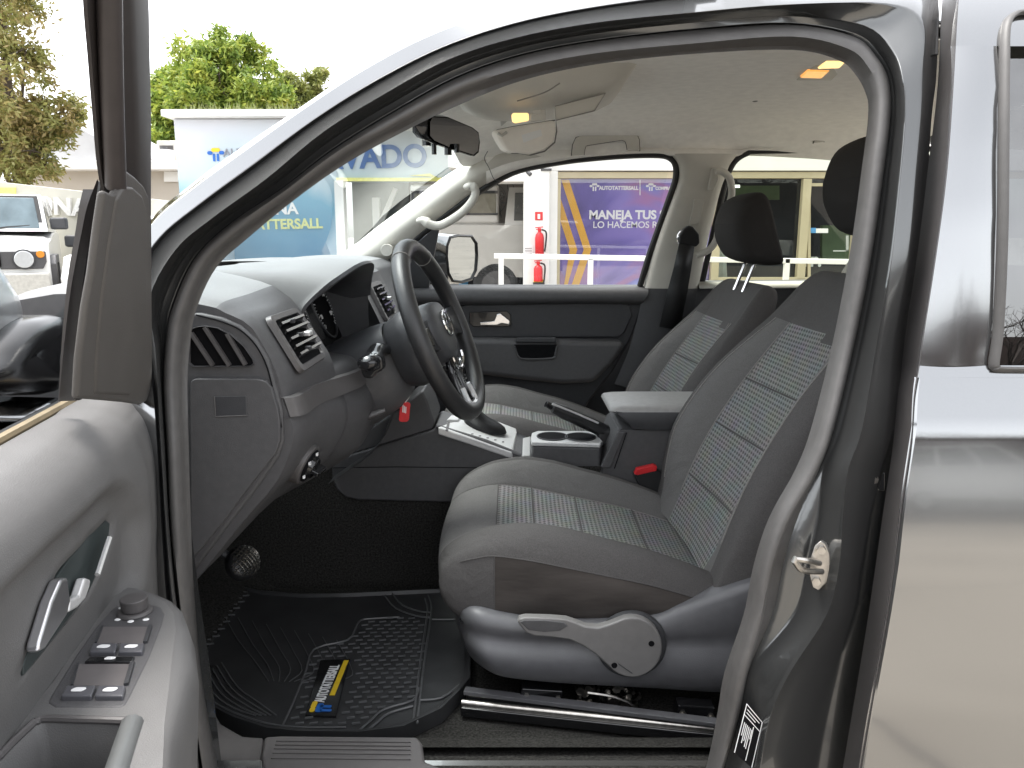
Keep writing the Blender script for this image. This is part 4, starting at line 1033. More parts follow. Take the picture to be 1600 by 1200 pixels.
# hand brake
b = MB(); pth = [W(853, 632, 1.93), W(861, 636, 1.935), W(872, 640, 1.94), W(905, 655, 1.955), W(935, 669, 1.965), W(944, 674, 1.97), W(956, 686, 1.98), W(968, 704, 1.985)]
b.tube(cr(pth, 3), [.0075] * 4 + [.0155] * 3 + [.0185] * 6 + [.019] * 3 + [.017] * 3 + [.024] * 3, 14); hbk = b.build("hand_brake", M['leather'], con)
b = MB(); b.tube([W(853, 631, 1.93), W(863, 636.5, 1.935)], .0085, 12); b.build("brake_button", M['gloss'], hbk, bevel=.001)
b = MB(); b.tube([W(863, 631, 1.92), W(905, 648, 1.94), W(935, 661, 1.95)], .003, 6); b.build("brake_stripe", M['silver'], hbk)
plate("brake_boot", pix([(925,660),(946,668),(966,676),(972,700),(946,706),(936,690)], 1.95), (0, .06, 0), M['leather'], hbk, bevel=.01)
# armrest and rear box
rows = []
xs_ = [.244, .250, .27, .31, .40, .52, .66, .70]
for i, x in enumerate(xs_):
    k = [.35, .7, .93, 1, 1, 1, 1, .8][i]
    z0, z1 = .938 + (.03 if i == 0 else .012 if i == 1 else 0), 1.0
    yc, hw = 1.972, .108
    prof = []
    for (yy, zz) in ((-1, .05), (-1.02, .35), (-1.0, .68), (-.93, .9), (-.7, 1.0), (0, 1.03), (.7, 1.0), (.93, .9), (1.0, .6), (1, .05)):
        zm = .985
        z = z0 + (z1 - z0) * zz
        prof.append(V((x + .035 * (1 - zz) * (1 if i < 4 else 0), yc + hw * yy * (1 - .08 * (1 - k)), zm + (z - zm) * k if i < 3 else z)))
    rows.append(prof)
rows.insert(0, [V((xs_[0] + .0, 1.972 + (p.y - 1.972) * .9, .984 + (p.z - .984) * .1)) for p in rows[0]])
b = MB(); R_ = [cr(r, 3) for r in rows]
b.grid(R_, 0)
# top leatherette, sides dark: two materials by height
ar = MB(); ar.v = b.v; ar.f = b.f; ar.uv = b.uv
ar.mi = [0 if sum(b.v[i].z for i in f) / len(f) > .985 else 1 for f in b.f]
ar.build("centre_armrest", [M['armleather'], M['plastic2']], con, sharp=60)
b = MB(); b.grid([[V((x, y, z)) for x, z in ((.195, .72), (.232, .845), (.262, .93), (.275, .942), (.45, .942), (.7, .942))] for y in (1.872, 1.88, 2.06, 2.07)])
b.prism([V((x, 1.874, z)) for x, z in ((.19, .6), (.232, .845), (.268, .940), (.7, .940), (.7, .6))], (0, .19, 0))
b.build("console_box", M['plastic'], con, bevel=.004)
b = MB(); b.tube([W(979, 676, 1.87), W(960, 732, 1.87)], .0012, 5); b.build("panel_joint", M['black'], con)
b = MB(); b.prism([V((x, 1.868, z)) for x, z in ((.225, .84), (.265, .935), (.285, .935), (.25, .84))], (0, .02, 0)); b.build("console_box_edge", M['plastic'], con, bevel=.003)
bu = plate("belt_buckle", pix([(990,742),(997,738),(1025,734),(1034,738),(1038,775),(1004,772)], 1.845), (0, .022, 0), M['rubber'], truck, bevel=.003)
plate("buckle_button", pix([(991,741),(995,733),(1022,727),(1027,729),(1026,736),(996,743)], 1.843), (0, .018, 0), M['red'], bu, bevel=.002)
# pedals
pc = W(381, 878, 1.48); pn = V((.75, -.25, .6)).normalized(); pu = pn.cross(V((0, 1, 0))).normalized(); pv = pn.cross(pu)
b = MB(); rows = []
for k, h in ((1.0, -.012), (1.03, -.002), (.97, .006), (.7, .012), (.35, .015), (.02, .016)):
    rows.append([pc + pu * .034 * k * math.cos(a) + pv * .042 * k * math.sin(a) + pn * h for a in [2 * math.pi * j / 24 for j in range(25)]])
b.grid(rows); pd = b.build("brake_pedal", M['rubber'], truck, sharp=80)
b = MB()
for q in range(-4, 5):
    for ax in (0, 1):
        P = []
        for t in range(-5, 6):
            x, y = (q / 4.6, t / 5) if ax == 0 else (t / 5, q / 4.6)
            rr_ = x * x + y * y
            if rr_ > 1: continue
            P.append(pc + pu * .034 * x + pv * .042 * y + pn * (.017 - .013 * rr_ ** 1.5))
        if len(P) > 1: b.tube(P, .0014, 5)
b.build("pedal_grip", M['zinc'], pd)
b = MB(); b.tube(cr([pc - pn * .008, pc + V((-.05, .0, .03)), pc + V((-.10, .01, .12)), pc + V((-.12, .02, .26))], 4), .009, 8); b.build("pedal_arm", M['plastic2'], pd)
# ================================================================== SEATS
def lerp_tab(T, x):
    for (x0, y0), (x1, y1) in zip(T, T[1:]):
        if x <= x1: return y0 + (y1 - y0) * max(0, (x - x0)) / (x1 - x0)
    return T[-1][1]
ZC = [(-.14,.815),(-.03,.828),(.05,.819),(.125,.801),(.24,.777),(.35,.745),(.46,.705)]
ZR = [(-.14,.03),(-.05,.040),(.02,.056),(.10,.062),(.29,.052),(.46,.040)]
def cushion(off, parent):
    hw = .272; rows = []
    # across: b = under edge, m = side, s = side seam, r = bolster, c = centre
    prof = [(-.90,'b',0),(-1.0,'b',.02),(-1.03,'m',.45),(-1.0,'s',.004),(-.94,'r',.72),(-.86,'r',.98),(-.78,'r',.96),(-.69,'r',.60),(-.615,'r',.06),(-.595,'c',0.),(-.3,'c',-.004),(0,'c',-.006)]
    full = prof + [(-a, k, v) for a, k, v in prof[-2::-1]]
    st = [(-.140,.10),(-.136,.35),(-.122,.62),(-.098,.84),(-.065,.97),(-.033,1),(.03,1),(.10,1),(.17,1),(.25,1),(.33,1),(.40,1),(.46,1)]
    for x, k in st:
        a = (x + .14) / .6
        zc_ = lerp_tab(ZC, x); rz = lerp_tab(ZR, x); bot = .675 + .02 * a; zm = .765
        r = []
        for wv, kind, v in full:
            if kind == 'b': z = bot + v
            elif kind == 'm': z = bot + (zc_ - bot) * .55
            elif kind == 's': z = zc_ + v
            elif kind == 'r': z = zc_ + rz * v
            else: z = zc_ + v
            kk = k ** .8 if z > zm else k
            y = wv * hw * (1 - .10 * (1 - k)) * (1.0 if a > .3 else 1 - .05 * (1 - a / .3))
            r.append(V((x - (.016 * (1 - wv * wv) if k < 1 else 0), y, (zm + (z - zm) * kk) if k < 1 else z)) + off)
        rows.append(r)
    S1, S2 = 4, 4
    R = spread([cr(r, S1) for r in rows], S2)
    b = MB(); b.grid(R); nc = len(R[0]); mi = []
    n_ = len(full) - 1
    for i in range(len(R) - 1):
        for j in range(nc - 1):
            seg = j // S1; si = i // S2
            if 9 <= seg < n_ - 9 and si >= 5: m_ = 2
            elif 6 <= seg < n_ - 6: m_ = 1
            elif 1 <= seg < 3 and 5 <= si: m_ = 3
            else: m_ = 0
            mi.append(m_)
    b.mi = mi
    b.add([sum(R[0], V()) / nc] + R[0], [(0, i, i + 1) for i in range(1, nc)], 0)
    s = b.build("front_seat", [M['cloth'], M['clothmid'], M['weave'], M['stained']], parent, sharp=75)
    sm_ = MB()
    for jj in (9, n_ - 9):
        sm_.tube([R[i][jj * S1] + V((0, 0, .0006)) for i in range(5 * S2, len(R))], .0014, 5)
    for jj in (3, n_ - 3):
        sm_.tube([R[i][jj * S1] + V((0, -.0006 if jj < 6 else .0006, 0)) for i in range(3 * S2, len(R))], .0013, 5, mi=1)
    for x in (.045, .155, .29):
        i = min(range(len(R)), key=lambda k: abs(R[k][nc // 2].x - off.x - x))
        sm_.tube([R[i][j] + V((0, 0, .0003)) for j in range(9 * S1, nc - 9 * S1)], .0020, 5, mi=1)
    sm_.tube([R[5 * S2][j] + V((0, 0, .0003)) for j in range(9 * S1, nc - 9 * S1)], .0014, 5, mi=1)
    sm_.tube([R[5 * S2][j] + V((0, -.0004, .0)) for j in range(S1, 3 * S1 + 1)], .0012, 5, mi=1)
    sm_.build("seat_seam", [M['thread'], M['cloth']], s)
    return s
def backrest(off, parent, zsh, lean=0.0):
    th = math.radians(28 + lean); e = V((math.sin(th), 0, math.cos(th))); f = V((-math.cos(th), 0, math.sin(th)))
    B0 = V((.392, 0, .775 + zsh)); L = .655
    prof = [(-.80, -.13, 0), (-.98, -.11, 0), (-1.04, -.05, .0), (-1.0, .005, .45), (-.90, .0, .95), (-.80, .0, 1.0), (-.68, 0, .7), (-.575, 0, .04), (-.555, 0, 0), (-.3, -.006, 0), (0, -.010, 0)]
    full = prof + [(-a, d, r) for a, d, r in prof[-2::-1]]
    st = [(-.03, .25, 1), (.03, .45, 1), (.10, .75, 1), (.18, 1, 1), (.27, 1, 1), (.36, .85, 1), (.44, .55, 1), (.51, .25, .98), (.56, .1, .94), (.60, .05, .86), (.635, .02, .70), (.652, 0, .45), (.657, 0, .15)]
    rows = []
    for s_, ra, kt_ in st:
        hw = .262 - .055 * max(0, (s_ - .2) / .46) ** 1.4
        r = []
        for wv, d, rr_ in full:
            dep = d * (1 - .35 * s_ / .66) + rr_ * .050 * ra + .012 * math.sin(math.pi * min(1, s_ / .5))
            dep = -.05 + (dep + .05) * kt_
            yl = wv * hw * (1 if kt_ > .9 else (.75 + .25 * kt_ / .9))
            r.append(B0 + e * s_ + V((-.12 * yl * ra, yl, 0)) + f * dep + off)
        rows.append(r)
    R = spread([cr(r, 3) for r in rows], 3)
    b = MB(); b.grid(R); nc = len(R[0]); mi = []
    for i in range(len(R) - 1):
        for j in range(nc - 1):
            p = (R[i][j] + R[i + 1][j + 1]) / 2 - off - B0; s_ = p.dot(e); d = p.dot(f)
            hw = .262 - .055 * max(0, (s_ - .2) / .46) ** 1.4; wv = p.y / hw
            if d > -.06 and abs(wv) < .565 and s_ < .50 + .0: m_ = 2
            elif d > -.03 and abs(wv) < .80 and s_ < .50: m_ = 1
            else: m_ = 0
            mi.append(m_)
    b.mi = mi
    b.add([sum(R[-1], V()) / nc] + R[-1], [(0, i, i + 1) for i in range(1, nc)], 0)
    s = b.build("backrest", [M['cloth'], M['clothmid'], M['weave']], parent, sharp=70)
    sm = MB()
    for jj in range(nc):
        pass
    def col(jf):
        j = int(jf * 3); return [R[i][j] + f * .001 for i in range(4, min(range(len(R)), key=lambda k: abs((R[k][nc // 2] - off - B0).dot(e) - .50)) + 1)]
    for jf in (8, 5, len(full) - 9, len(full) - 6):
        sm.tube(col(jf), .0016, 5)
    for s_ in (.10, .235, .37):
        i = min(range(len(R)), key=lambda k: abs((R[k][nc // 2] - off - B0).dot(e) - s_)); row = R[i]
        sm.tube([row[j] + f * .0003 for j in range(8 * 3, nc - 8 * 3)], .002, 5, mi=1)
    sm.build("backrest_seam", [M['thread'], M['cloth']], s)
    return s
def headrest(off, parent, dz, dx=0.0):
    pr = [(.640, 1.452), (.650, 1.492), (.668, 1.522), (.70, 1.541), (.728, 1.535), (.748, 1.49), (.775, 1.40), (.792, 1.345), (.785, 1.332), (.74, 1.332), (.685, 1.348), (.655, 1.385), (.642, 1.42)]
    c = V((.71, 0, 1.44)); rows = []
    for y, k in ((-.132, .30), (-.131, .72), (-.122, .90), (-.10, .975), (-.05, 1), (0, 1.0), (.05, 1), (.10, .975), (.122, .90), (.131, .72), (.132, .30)):
        P = [V((c.x + (x - c.x) * k - .010 * (1 - (y / .132) ** 2) * (1 if x < .7 else 0) + dx, y, c.z + (z - c.z) * k + dz)) + off for x, z in pr]
        rows.append(cr(P + [P[0]], 3))
    b = MB(); b.grid(rows)
    for r in (rows[0], rows[-1]): b.add([sum(r[:-1], V()) / (len(r) - 1)] + r, [(0, i, i + 1) for i in range(1, len(r))])
    h = b.build("headrest", M['headcloth'], parent, sharp=80)
    for y in (-.045, .045):
        b = MB(); b.tube([V((.735 + dx, y, 1.36 + dz)) + off, V((.695 + dx, y, 1.25 + dz)) + off], .0055, 10); b.build("headrest_post", M['chrome'], parent)
    return h
dr = cushion(V((0, 1.612, 0)), truck)
dr['label'] = "nearer front seat in dark grey cloth with worn stained bolster"
backrest(V((0, 1.60, 0)), dr, 0)
headrest(V((0, 1.60, 0)), dr, .078, .03)
ps = cushion(V((-.085, 2.38, .035)), truck)
ps['label'] = "far front seat in grey cloth"
backrest(V((.0, 2.37, .0)), ps, -.06)
headrest(V((0, 2.37, 0)), ps, 0)
# plastic seat base, near side
xsx = [(715,948,1.385),(723,948,1.36),(745,949,1.335),(790,959,1.33),(860,968,1.33),(940,968,1.33),(1018,962,1.33),(1060,946,1.33),(1110,928,1.325),(1172,906,1.32),(1230,890,1.32)]
def rl(ys, yo, xo=0, endY=None):
    out = []
    for i, ((x, y, Y), ny) in enumerate(zip(xsx, ys)):
        out.append(W(x + (xo if i < 3 else 0), ny, (Y if endY is None or i > 1 else endY) + yo * (.3 if i == 0 else .7 if i == 1 else 1)))
    return out
top_y = [p[1] for p in xsx]
base_rails = [
    [p + V((0, .05, -.004)) for p in rl([y + 2 for y in top_y], 0)],
    rl(top_y, 0),
    rl([956,957,963,974,982,983,976,962,946,926,912], -.016, -1),
    rl([968,971,979,988,993,994,992,990,985,975,968], -.020, 0),
    rl([975,982,992,1000,1003,1004,1004,1004,1003,1002,1000], -.014, 2),
    rl([990,998,1008,1016,1020,1022,1024,1025,1026,1026,1026], -.024, 5),
    rl([1004,1012,1026,1036,1042,1046,1049,1051,1053,1054,1055], -.030, 9),
    rl([1014,1024,1040,1051,1058,1063,1067,1070,1073,1075,1077], -.022, 14),
    rl([1018,1030,1047,1058,1066,1071,1075,1078,1081,1083,1085], .0, 18),
    [p + V((0, .08, .004)) for p in rl([1018,1030,1047,1058,1066,1071,1075,1078,1081,1083,1085], .0, 18)],
]
sbm = loft("seat_base_cover", base_rails, M['base'], dr, sub=5, rsub=2, sharp=70)
# front of the base
fr = [r[0] for r in base_rails[1:9]]
b = MB(); b.grid([fr, [p + V((-.012, .05, 0)) for p in fr], [p + V((-.014, .40, .0)) for p in fr], [p + V((.0, .47, 0)) for p in fr]]); b.build("seat_base_front", M['base'], dr, sharp=70)
b = MB(); b.grid([[V((x, y, z)) for x in (-.1, .45)] for y, z in ((1.34, .70), (1.86, .70))]); b.grid([[V((x, 1.85, z)) for x in (-.1, .5)] for z in (.55, .74)]); b.build("seat_pan", M['black'], dr)
# recline knob and height lever
kc = W(988, 1012, 1.292)
b = MB(); b.cyl(kc + V((0, .02, 0)), kc + V((0, .004, 0)), .066, .064, 40); rg = b.build("knob_recess", M['plastic2'], dr, bevel=.004)
b = MB(); c = kc + V((.002, 0, .003)); b.cyl(c + V((0, .014, 0)), c + V((0, -.006, 0)), .050, .050, 40); kb = b.build("height_lever", M['lever'], dr, bevel=.005, seg=4)
arc_ = [(988 + 47 * math.cos(math.radians(t)), 1012 - 47 * math.sin(math.radians(t))) for t in range(118, -144, -13)]
lv = [(808,972),(811,967),(822,965),(860,966),(885,968),(900,973),(915,979),(935,981),(952,976)] + arc_ + [(945,1036),(930,1022),(910,1009),(890,1000),(860,996),(835,994),(822,989)]
plate("lever_arm", pix(lv, 1.2785), (0, .018, 0), M['lever'], kb, bevel=.007, seg=4)
plate("lever_grip", pix([(812,972),(820,969),(850,969),(880,972),(888,978),(875,986),(850,988),(826,985)], 1.277), (0, .004, 0), M['plastic'], kb, bevel=.002)
for x, y in ((1018,1006),(960,1040)):
    b = MB(); p = W(x, y, 1.2775); b.cyl(p, p + V((0, .004, 0)), .0055, n=14); b.build("screw_hole", M['black'], kb)
b = MB(); b.bar(W(966, 1037, 1.2775), W(988, 1052, 1.2775), .0012, .001); b.build("lever_mark", M['plastic2'], kb)
# rails and runners
def rbar(p, q, wd, ht, Y0, Y1):
    b = MB(); b.bar(W(*p, Y0), W(*q, Y1), wd, ht); return b
def zbar(p, q, wd, ht, z):
    b = MB(); b.bar(WZ(*p, z), WZ(*q, z), wd, ht); return b
rail = zbar((722,1106), (1135,1150), .030, .020, .522); s1 = rail.build("seat_rail", M['gloss'], dr, bevel=.003)
b = MB(); b.tube([WZ(722,1098,.533), WZ(1135,1141,.533)], .0075, 10); b.build("rail_lip", M['zinc'], s1)
zbar((726,1079), (1135,1131), .018, .008, .548).build("runner", M['base'], s1, bevel=.001)
zbar((732,1088), (1135,1136), .010, .020, .538).build("runner_web", M['gloss'], s1)
rr = random.Random(5)
for (x0, x1, y, Yb) in ((815, 880, 1086, 1.335), (1060, 1118, 1112, 1.29)):
    b = MB(); b.prism([W(x0, y - 10, Yb), W(x1, y - 6, Yb), W(x1 - 2, y + 16, Yb), W(x0 - 5, y + 10, Yb)], (0, .03, 0)); bb = b.build("runner_bracket", M['gloss'], s1, bevel=.003)
    for f_ in (.12, .88):
        b = MB(); p = W(x0 + (x1 - x0) * f_, y + 4 + 6 * f_, Yb - .004); b.cyl(p, p + V((0, .01, 0)), .007, n=6); b.cyl(p + V((0, -.003, 0)), p, .004, n=10); b.build("bolt", M['zinc'], bb)
b = MB()
for k in range(26):
    p = W(905 + 95 * rr.random(), 1074 + 30 * rr.random(), 1.345 + .03 * rr.random())
    b.cyl(p, p + V((0, .012, 0)), .003 + .006 * rr.random(), n=8)
b.tube(cr(pix([(918,1082),(955,1088),(985,1100),(1000,1118)], 1.335), 4), .003, 6)
b.tube(cr(pix([(880,1095),(915,1098),(950,1110)], 1.345), 4), .003, 6)
b.build("adjuster_mechanism", M['zinc'], s1)
# ================================================================== OPEN DRIVER DOOR
def crc(pts, sub=4):      # closed smooth loop
    n = len(pts); return cr([pts[-2], pts[-1]] + list(pts) + [pts[0], pts[1]], sub)[2 * sub:(n + 2) * sub]
def todo(p):     # world -> door coordinates (s, z)
    return ((p - DH).dot(DD), p.z)
def pin(poly, x, y):
    c = False; n = len(poly)
    for i in range(n):
        (x0, y0), (x1, y1) = poly[i], poly[(i + 1) % n]
        if (y0 > y) != (y1 > y) and x < (x1 - x0) * (y - y0) / (y1 - y0) + x0: c = not c
    return c
def pdist(poly, x, y):
    best = 9; n = len(poly)
    for i in range(n):
        (x0, y0), (x1, y1) = poly[i], poly[(i + 1) % n]
        dx, dy = x1 - x0, y1 - y0; L = dx * dx + dy * dy
        t = 0 if L == 0 else max(0, min(1, ((x - x0) * dx + (y - y0) * dy) / L))
        best = min(best, math.hypot(x - x0 - dx * t, y - y0 - dy * t))
    return best
cove = [todo(DO(x, y, -.012, 0)) for x, y in [(c.x, c.y) for c in cr([V((x, y, 0)) for x, y in ((-60,1000),(0,942),(32,910),(85,857),(140,805),(172,773),(186,767),(200,773),(212,797),(221,820),(222,900),(215,930))], 3)]] + [(.15, .7), (1.2, .7), (1.2, .98)]
hrec = [todo(DO(x, y, -.03, 0)) for x, y in ((167,811),(174,815),(172,837),(165,862),(152,900),(140,927),(100,980),(65,1025),(37,1059),(35,1040),(45,1010),(62,950),(82,910),(105,875),(137,837))]
def sm(t): t = max(0, min(1, t)); return t * t * (3 - 2 * t)
PROF = [(1.2045, -.108), (1.210, -.098), (1.211, -.08), (1.206, -.052), (1.19, -.028), (1.165, -.014), (1.12, -.007), (1.05, -.008), (1.0, -.012), (.9, -.015), (.7, -.015), (.5, -.02), (.40, -.03), (.385, -.05)]
ss = [-.108, -.100, -.09, -.07, -.04, 0, .03, .05, .065, .075, .085, .10] + [.10 + .0125 * k for k in range(1, 73)]
pz = cr([V((o, 0, z)) for z, o in PROF], 8)
rows = []
for p in pz:
    r = []
    for s_ in ss:
        o, z = p.x, p.z
        fr_ = sm((.088 - s_) / .03); o -= fr_ * .004 + max(0, .08 - s_) * .095 * (1 if z < 1.19 else max(0, (1.211 - z) / .021)) + max(0, -.102 - s_) * 1.6
        if z < 1.16:
            d = pdist(cove, s_, z); i = pin(cove, s_, z)
            o -= .022 * sm(.5 + (d if i else -d) / .03)
            d = pdist(hrec, s_, z)
            if pin(hrec, s_, z): o -= .03 * sm(d / .009)
        r.append(DL(s_, z, o, 0))
    rows.append(r)
b = MB(); b.grid(rows)
# outer skin and front edge
b.grid([[DL(s_, z, o, 0) for s_ in (-.10, .3, .8, 1.0)] for z, o in ((1.20, -.15), (1.17, -.17), (.9, -.19), (.5, -.18), (.38, -.15))], 1)
b.grid([[DL(-.108, z, o, 0) for o in (-.05, -.15)] for z in (1.2, .9, .39)], 1)
dd = b.build("driver_door", [M['doortrim'], M['paint']], truck, sharp=75)
# weather strip along the sill
def dline(a, c, n=8): return [a.lerp(c, k / n) for k in range(n + 1)]
q0, q1 = DO(121, 621, -.112, 0), DO(-30, 703, -.112, 0)
q0.z = q1.z = 1.209
b = MB(); b.tube(dline(q0, q1 + (q1 - q0) * 2), .006, 8); b.build("sill_weather_strip", mat("weathered_brass_strip", (.30, .24, .15), .45, .3, 0, .2, 30), dd)
b = MB(); b.tube([p + DN * -.012 + V((0, 0, -.004)) for p in dline(q0, q1 + (q1 - q0) * 2)], .007, 8); b.build("outer_weather_strip", M['rubber'], dd)
# window frame: main post, glass run, sail trim
def dpl(l, o): return [DO(x, y, o) for x, y in l]
PO = [(138,-60),(136,0),(143,90),(150,180),(157,260),(168,330),(172,420)]
PI = [(226,-60),(232,0),(234,90),(236,180),(236,260),(236,340),(237,420)]
L_, R_ = dpl(PO, -.045), dpl(PI, -.045)
loft("window_frame_post", [[p - DN * .003 for p in L_], L_, [p.lerp(q, .12) for p, q in zip(L_, R_)], [p.lerp(q, .2) - DN * .012 for p, q in zip(L_, R_)], [p.lerp(q, .3) - DN * .012 for p, q in zip(L_, R_)], [p.lerp(q, .55) + DN * .004 for p, q in zip(L_, R_)], [p.lerp(q, .62) + DN * .006 for p, q in zip(L_, R_)], R_, [p - DN * .04 for p in R_]], mat("brown_black_frame", (.034, .029, .028), .5, 0, 0, .08, 60), dd, sub=4, sharp=50)
b = MB(); tp = dpl([(170,-60),(171,0),(173,90),(176,180),(179,250),(181,290)], -.035)
b.tube(cr(tp, 5), .0095, 12); b.build("frame_weather_strip", mat("brown_rubber", (.045, .038, .037), .5, 0, 0, .08, 60), dd, bevel=0)
sail = [(191,262),(202,268),(214,277),(226,290),(233,305),(235,325),(237,380),(238,450),(239,540),(238,622),(222,632),(195,628),(150,624),(123,622),(127,560),(137,480),(147,425),(157,350),(165,297),(178,303),(187,300)]
b = MB(); b.prism(dpl(sail, -.028), DN * -.008); M['sail'] = mat("sail_trim_plastic", (.085, .08, .075), .55, 0, 0, .06, 25, .25, 700)
b_s = b; sl_ = b_s.build("sail_trim", M['sail'], dd, bevel=.006, seg=3)
# sail raised inner field
f2 = [(196,290),(210,292),(224,305),(230,325),(231,450),(231,560),(205,618),(150,616),(152,560),(160,470),(172,380),(184,310)]
b = MB(); b.prism(dpl(f2, -.0255), DN * -.012); b.build("sail_field", M['sail'], sl_, bevel=.004, seg=3)
Lr, Rr = dpl([(152,280),(137,320),(128,360),(111,450),(100,540),(92,626)], -.075), dpl([(162,296),(156,322),(150,360),(138,430),(128,520),(120,626)], -.075)
loft("glass_run", [Lr, [p.lerp(q, .7) for p, q in zip(Lr, Rr)], Rr, [p - DN * .02 for p in Rr]], M['trim'], dd, sub=4, sharp=50)
b = MB(); b.tube(cr(dpl([(161,285),(152,345),(141,410),(130,500),(122,622)], -.066), 5), .0042, 8); b.build("run_channel", M['rubber'], dd)
b = MB(); b.tube([DL(.55, 1.60, -.06), DL(.85, 1.655, -.06), DL(1.0, 1.64, -.06), DL(1.02, 1.4, -.06), DL(1.0, 1.2, -.06)], .028, 10); b.build("upper_window_frame", M['plastic2'], dd)
# inner handle
hl = [(107,901),(97,905),(82,940),(62,1007),(62,1020),(72,1014),(107,960),(112,938)]
b = MB(); b.prism([DO(x, y, -.030, 0) for x, y in ((37,1056),(36,1042),(46,1010),(63,951),(83,911),(106,876),(138,838),(166,813),(172,818),(170,838),(163,862),(150,900),(138,926),(98,979),(64,1023))], DN * -.004); b.build("handle_recess", mat("teal_black_plastic", (.035, .045, .045), .4, 0, 0, .08, 60), dd, bevel=.001)
hd = [DO(x, y, -.016, 0) for x, y in hl]
b = MB(); b.prism(hd, DN * -.012); lvr = b.build("door_handle_lever", mat("satin_chrome", (.6, .6, .62), .3, .9, 0, .04, 60), dd, bevel=.004)
b = MB(); b.prism([DO(x, y, -.018, 0) for x, y in ((108,958),(110,938),(125,930),(134,902),(143,905),(141,918),(135,935),(122,950))], DN * -.01); b.build("lever_hook", M['silver'], lvr, bevel=.003)
b = MB(); b.tube([DO(x, y, -.018, 0) for x, y in ((171,840),(163,864),(152,898))], .0028, 6); b.build("recess_trim", M['silver'], dd)
# armrest with switch panel
za = 1.0
def az(l, z=za): return [WZ(x, y, z) for x, y in l]
out = [(196,917),(214,920),(240,929),(262,940),(277,957),(283,985),(281,1030),(272,1080),(262,1140),(258,1210),(245,1300),(60,1300),(-60,1235),(0,1166),(25,1132),(72,1072),(120,1001),(150,962),(175,931)]
A1 = az(out); ctr = sum(A1, V()) / len(A1)
b = MB()
A0_ = [p + V((0, 0, -.005)) + (p - ctr).normalized() * .010 for p in A1]
A2 = [p + V((0, 0, -.030)) + (p - ctr).normalized() * .016 for p in A1]; A3 = [p + V((0, 0, -.16)) + (p - ctr).normalized() * .004 for p in A1]
In = [p - (p - ctr).normalized() * .007 + V((0, 0, .003)) for p in A1]
cl = lambda P: P + [P[0]]
pan = az([(175,951),(185,945),(196,942),(240,944),(252,948),(258,958),(254,975),(235,1025),(203,1090),(197,1101),(186,1105),(85,1105),(74,1098),(78,1087),(120,1020),(150,978)], za + .004)
b.grid([cl(A3), cl(A2), cl(A0_), cl(A1), cl(In)])
# top face with the pull-cup opening: ring between In and the cup rim, and panel area
cup = az([(205,1131),(201,1128),(190,1126),(120,1124),(72,1123),(58,1127),(48,1133),(0,1180),(-70,1262),(60,1290),(150,1290),(180,1205)], za + .003)
ci = sum(cup, V()) / len(cup)
import mathutils
from mathutils.geometry import tessellate_polygon
tri = tessellate_polygon([In, cup]); allv = In + cup
b.add(allv, [tuple(t) for t in tri])
c2 = [ci + (p - ci) * .93 + V((0, 0, -.006)) for p in cup]; c3 = [ci + (p - ci) * .84 + V((0, 0, -.055)) for p in cup]
b.grid([cl(cup), cl(c2), cl(c3)]); b.add(c3, [tuple(range(len(c3)))])
arm_ = b.build("armrest", M['doortrim'], dd, sharp=55)
b = MB(); b.prism([p + V((0, 0, .004)) for p in [ci + (p - ci) * .83 + V((0, 0, -.054)) for p in cup]], (0, 0, -.001)); b.build("cup_liner", M['plastic2'], arm_)
b = MB(); b.tube(cr([p + V((0, 0, .0)) for p in cl(cup)], 3), .0035, 8); b.build("cup_rim", M['trim'], arm_)
b = MB(); b.tube(az([(207,1132),(196,1165),(183,1205),(160,1280)], za + .001), .010, 10); b.build("pull_bar", mat("satin_grey_bar", (.12, .125, .125), .35, .2, 0, .06, 60), arm_)
swp = plate("switch_panel", pan, (0, 0, -.006), M['plastic'], arm_, bevel=.003)
for q in (((160,979),(235,979),(227,1005),(150,1005)), ((122,1037),(207,1037),(197,1071),(113,1071))):
    P = az(q, za + .0045); b = MB(); b.prism(P, (0, 0, -.0012)); b.build("switch_pocket", mat("brushed_grey_pocket", (.13, .12, .12), .35, 0, 0, .06, 60), arm_, bevel=.0008)
    b = MB(); b.bar(P[1] + V((0, 0, .001)), P[2] + V((0, 0, .001)), .004, .003); b.bar(P[0] + V((0, 0, .0005)), P[3] + V((0, 0, .0005)), .002, .002); b.build("pocket_wall", M['plastic2'], arm_)
ss_ = []
for q in (((144,1004),(184,1004),(180,1018),(139,1018)), ((188,1004),(226,1004),(222,1018),(184,1018)), ((104,1070),(150,1070),(143,1087),(94,1087)), ((153,1070),(196,1070),(192,1087),(147,1087))):
    P = az(q, za + .009); b = MB(); b.prism(P, (0, 0, -.007)); sw_ = b.build("window_switch", mat("switch_key", (.09, .09, .10), .3, 0, 0, .06, 60), arm_, bevel=.0018)
    c = sum(P, V()) / 4 + V((0, 0, .0005)); b = MB(); b.prism(rrect(c, V((1, 0, 0)), V((.3, 1, 0)).normalized(), .012, .0065, .003), (0, 0, .0006)); b.build("switch_symbol", M['whitetext'], sw_)
P = az(((140,1025),(211,1025),(206,1034),(131,1034)), za + .0065); b = MB(); b.prism(P, (0, 0, -.004)); sw_ = b.build("child_lock_switch", M['gloss'], arm_, bevel=.0015)
c = sum(P, V()) / 4 + V((0, 0, .0005)); b = MB(); b.prism(rrect(c, V((1, 0, 0)), V((.3, 1, 0)).normalized(), .010, .005, .0023), (0, 0, .0006)); b.build("switch_symbol", M['whitetext'], sw_)
c = WZ(211, 957, za + .004); b = MB(); b.cyl(c, c + V((0, 0, .004)), .0195, .0175, 24); b.cyl(c + V((0, 0, .004)), c + V((0, 0, .018)), .0135, .0145, 24); jk = b.build("mirror_adjuster", M['trim'], arm_, bevel=.0015)
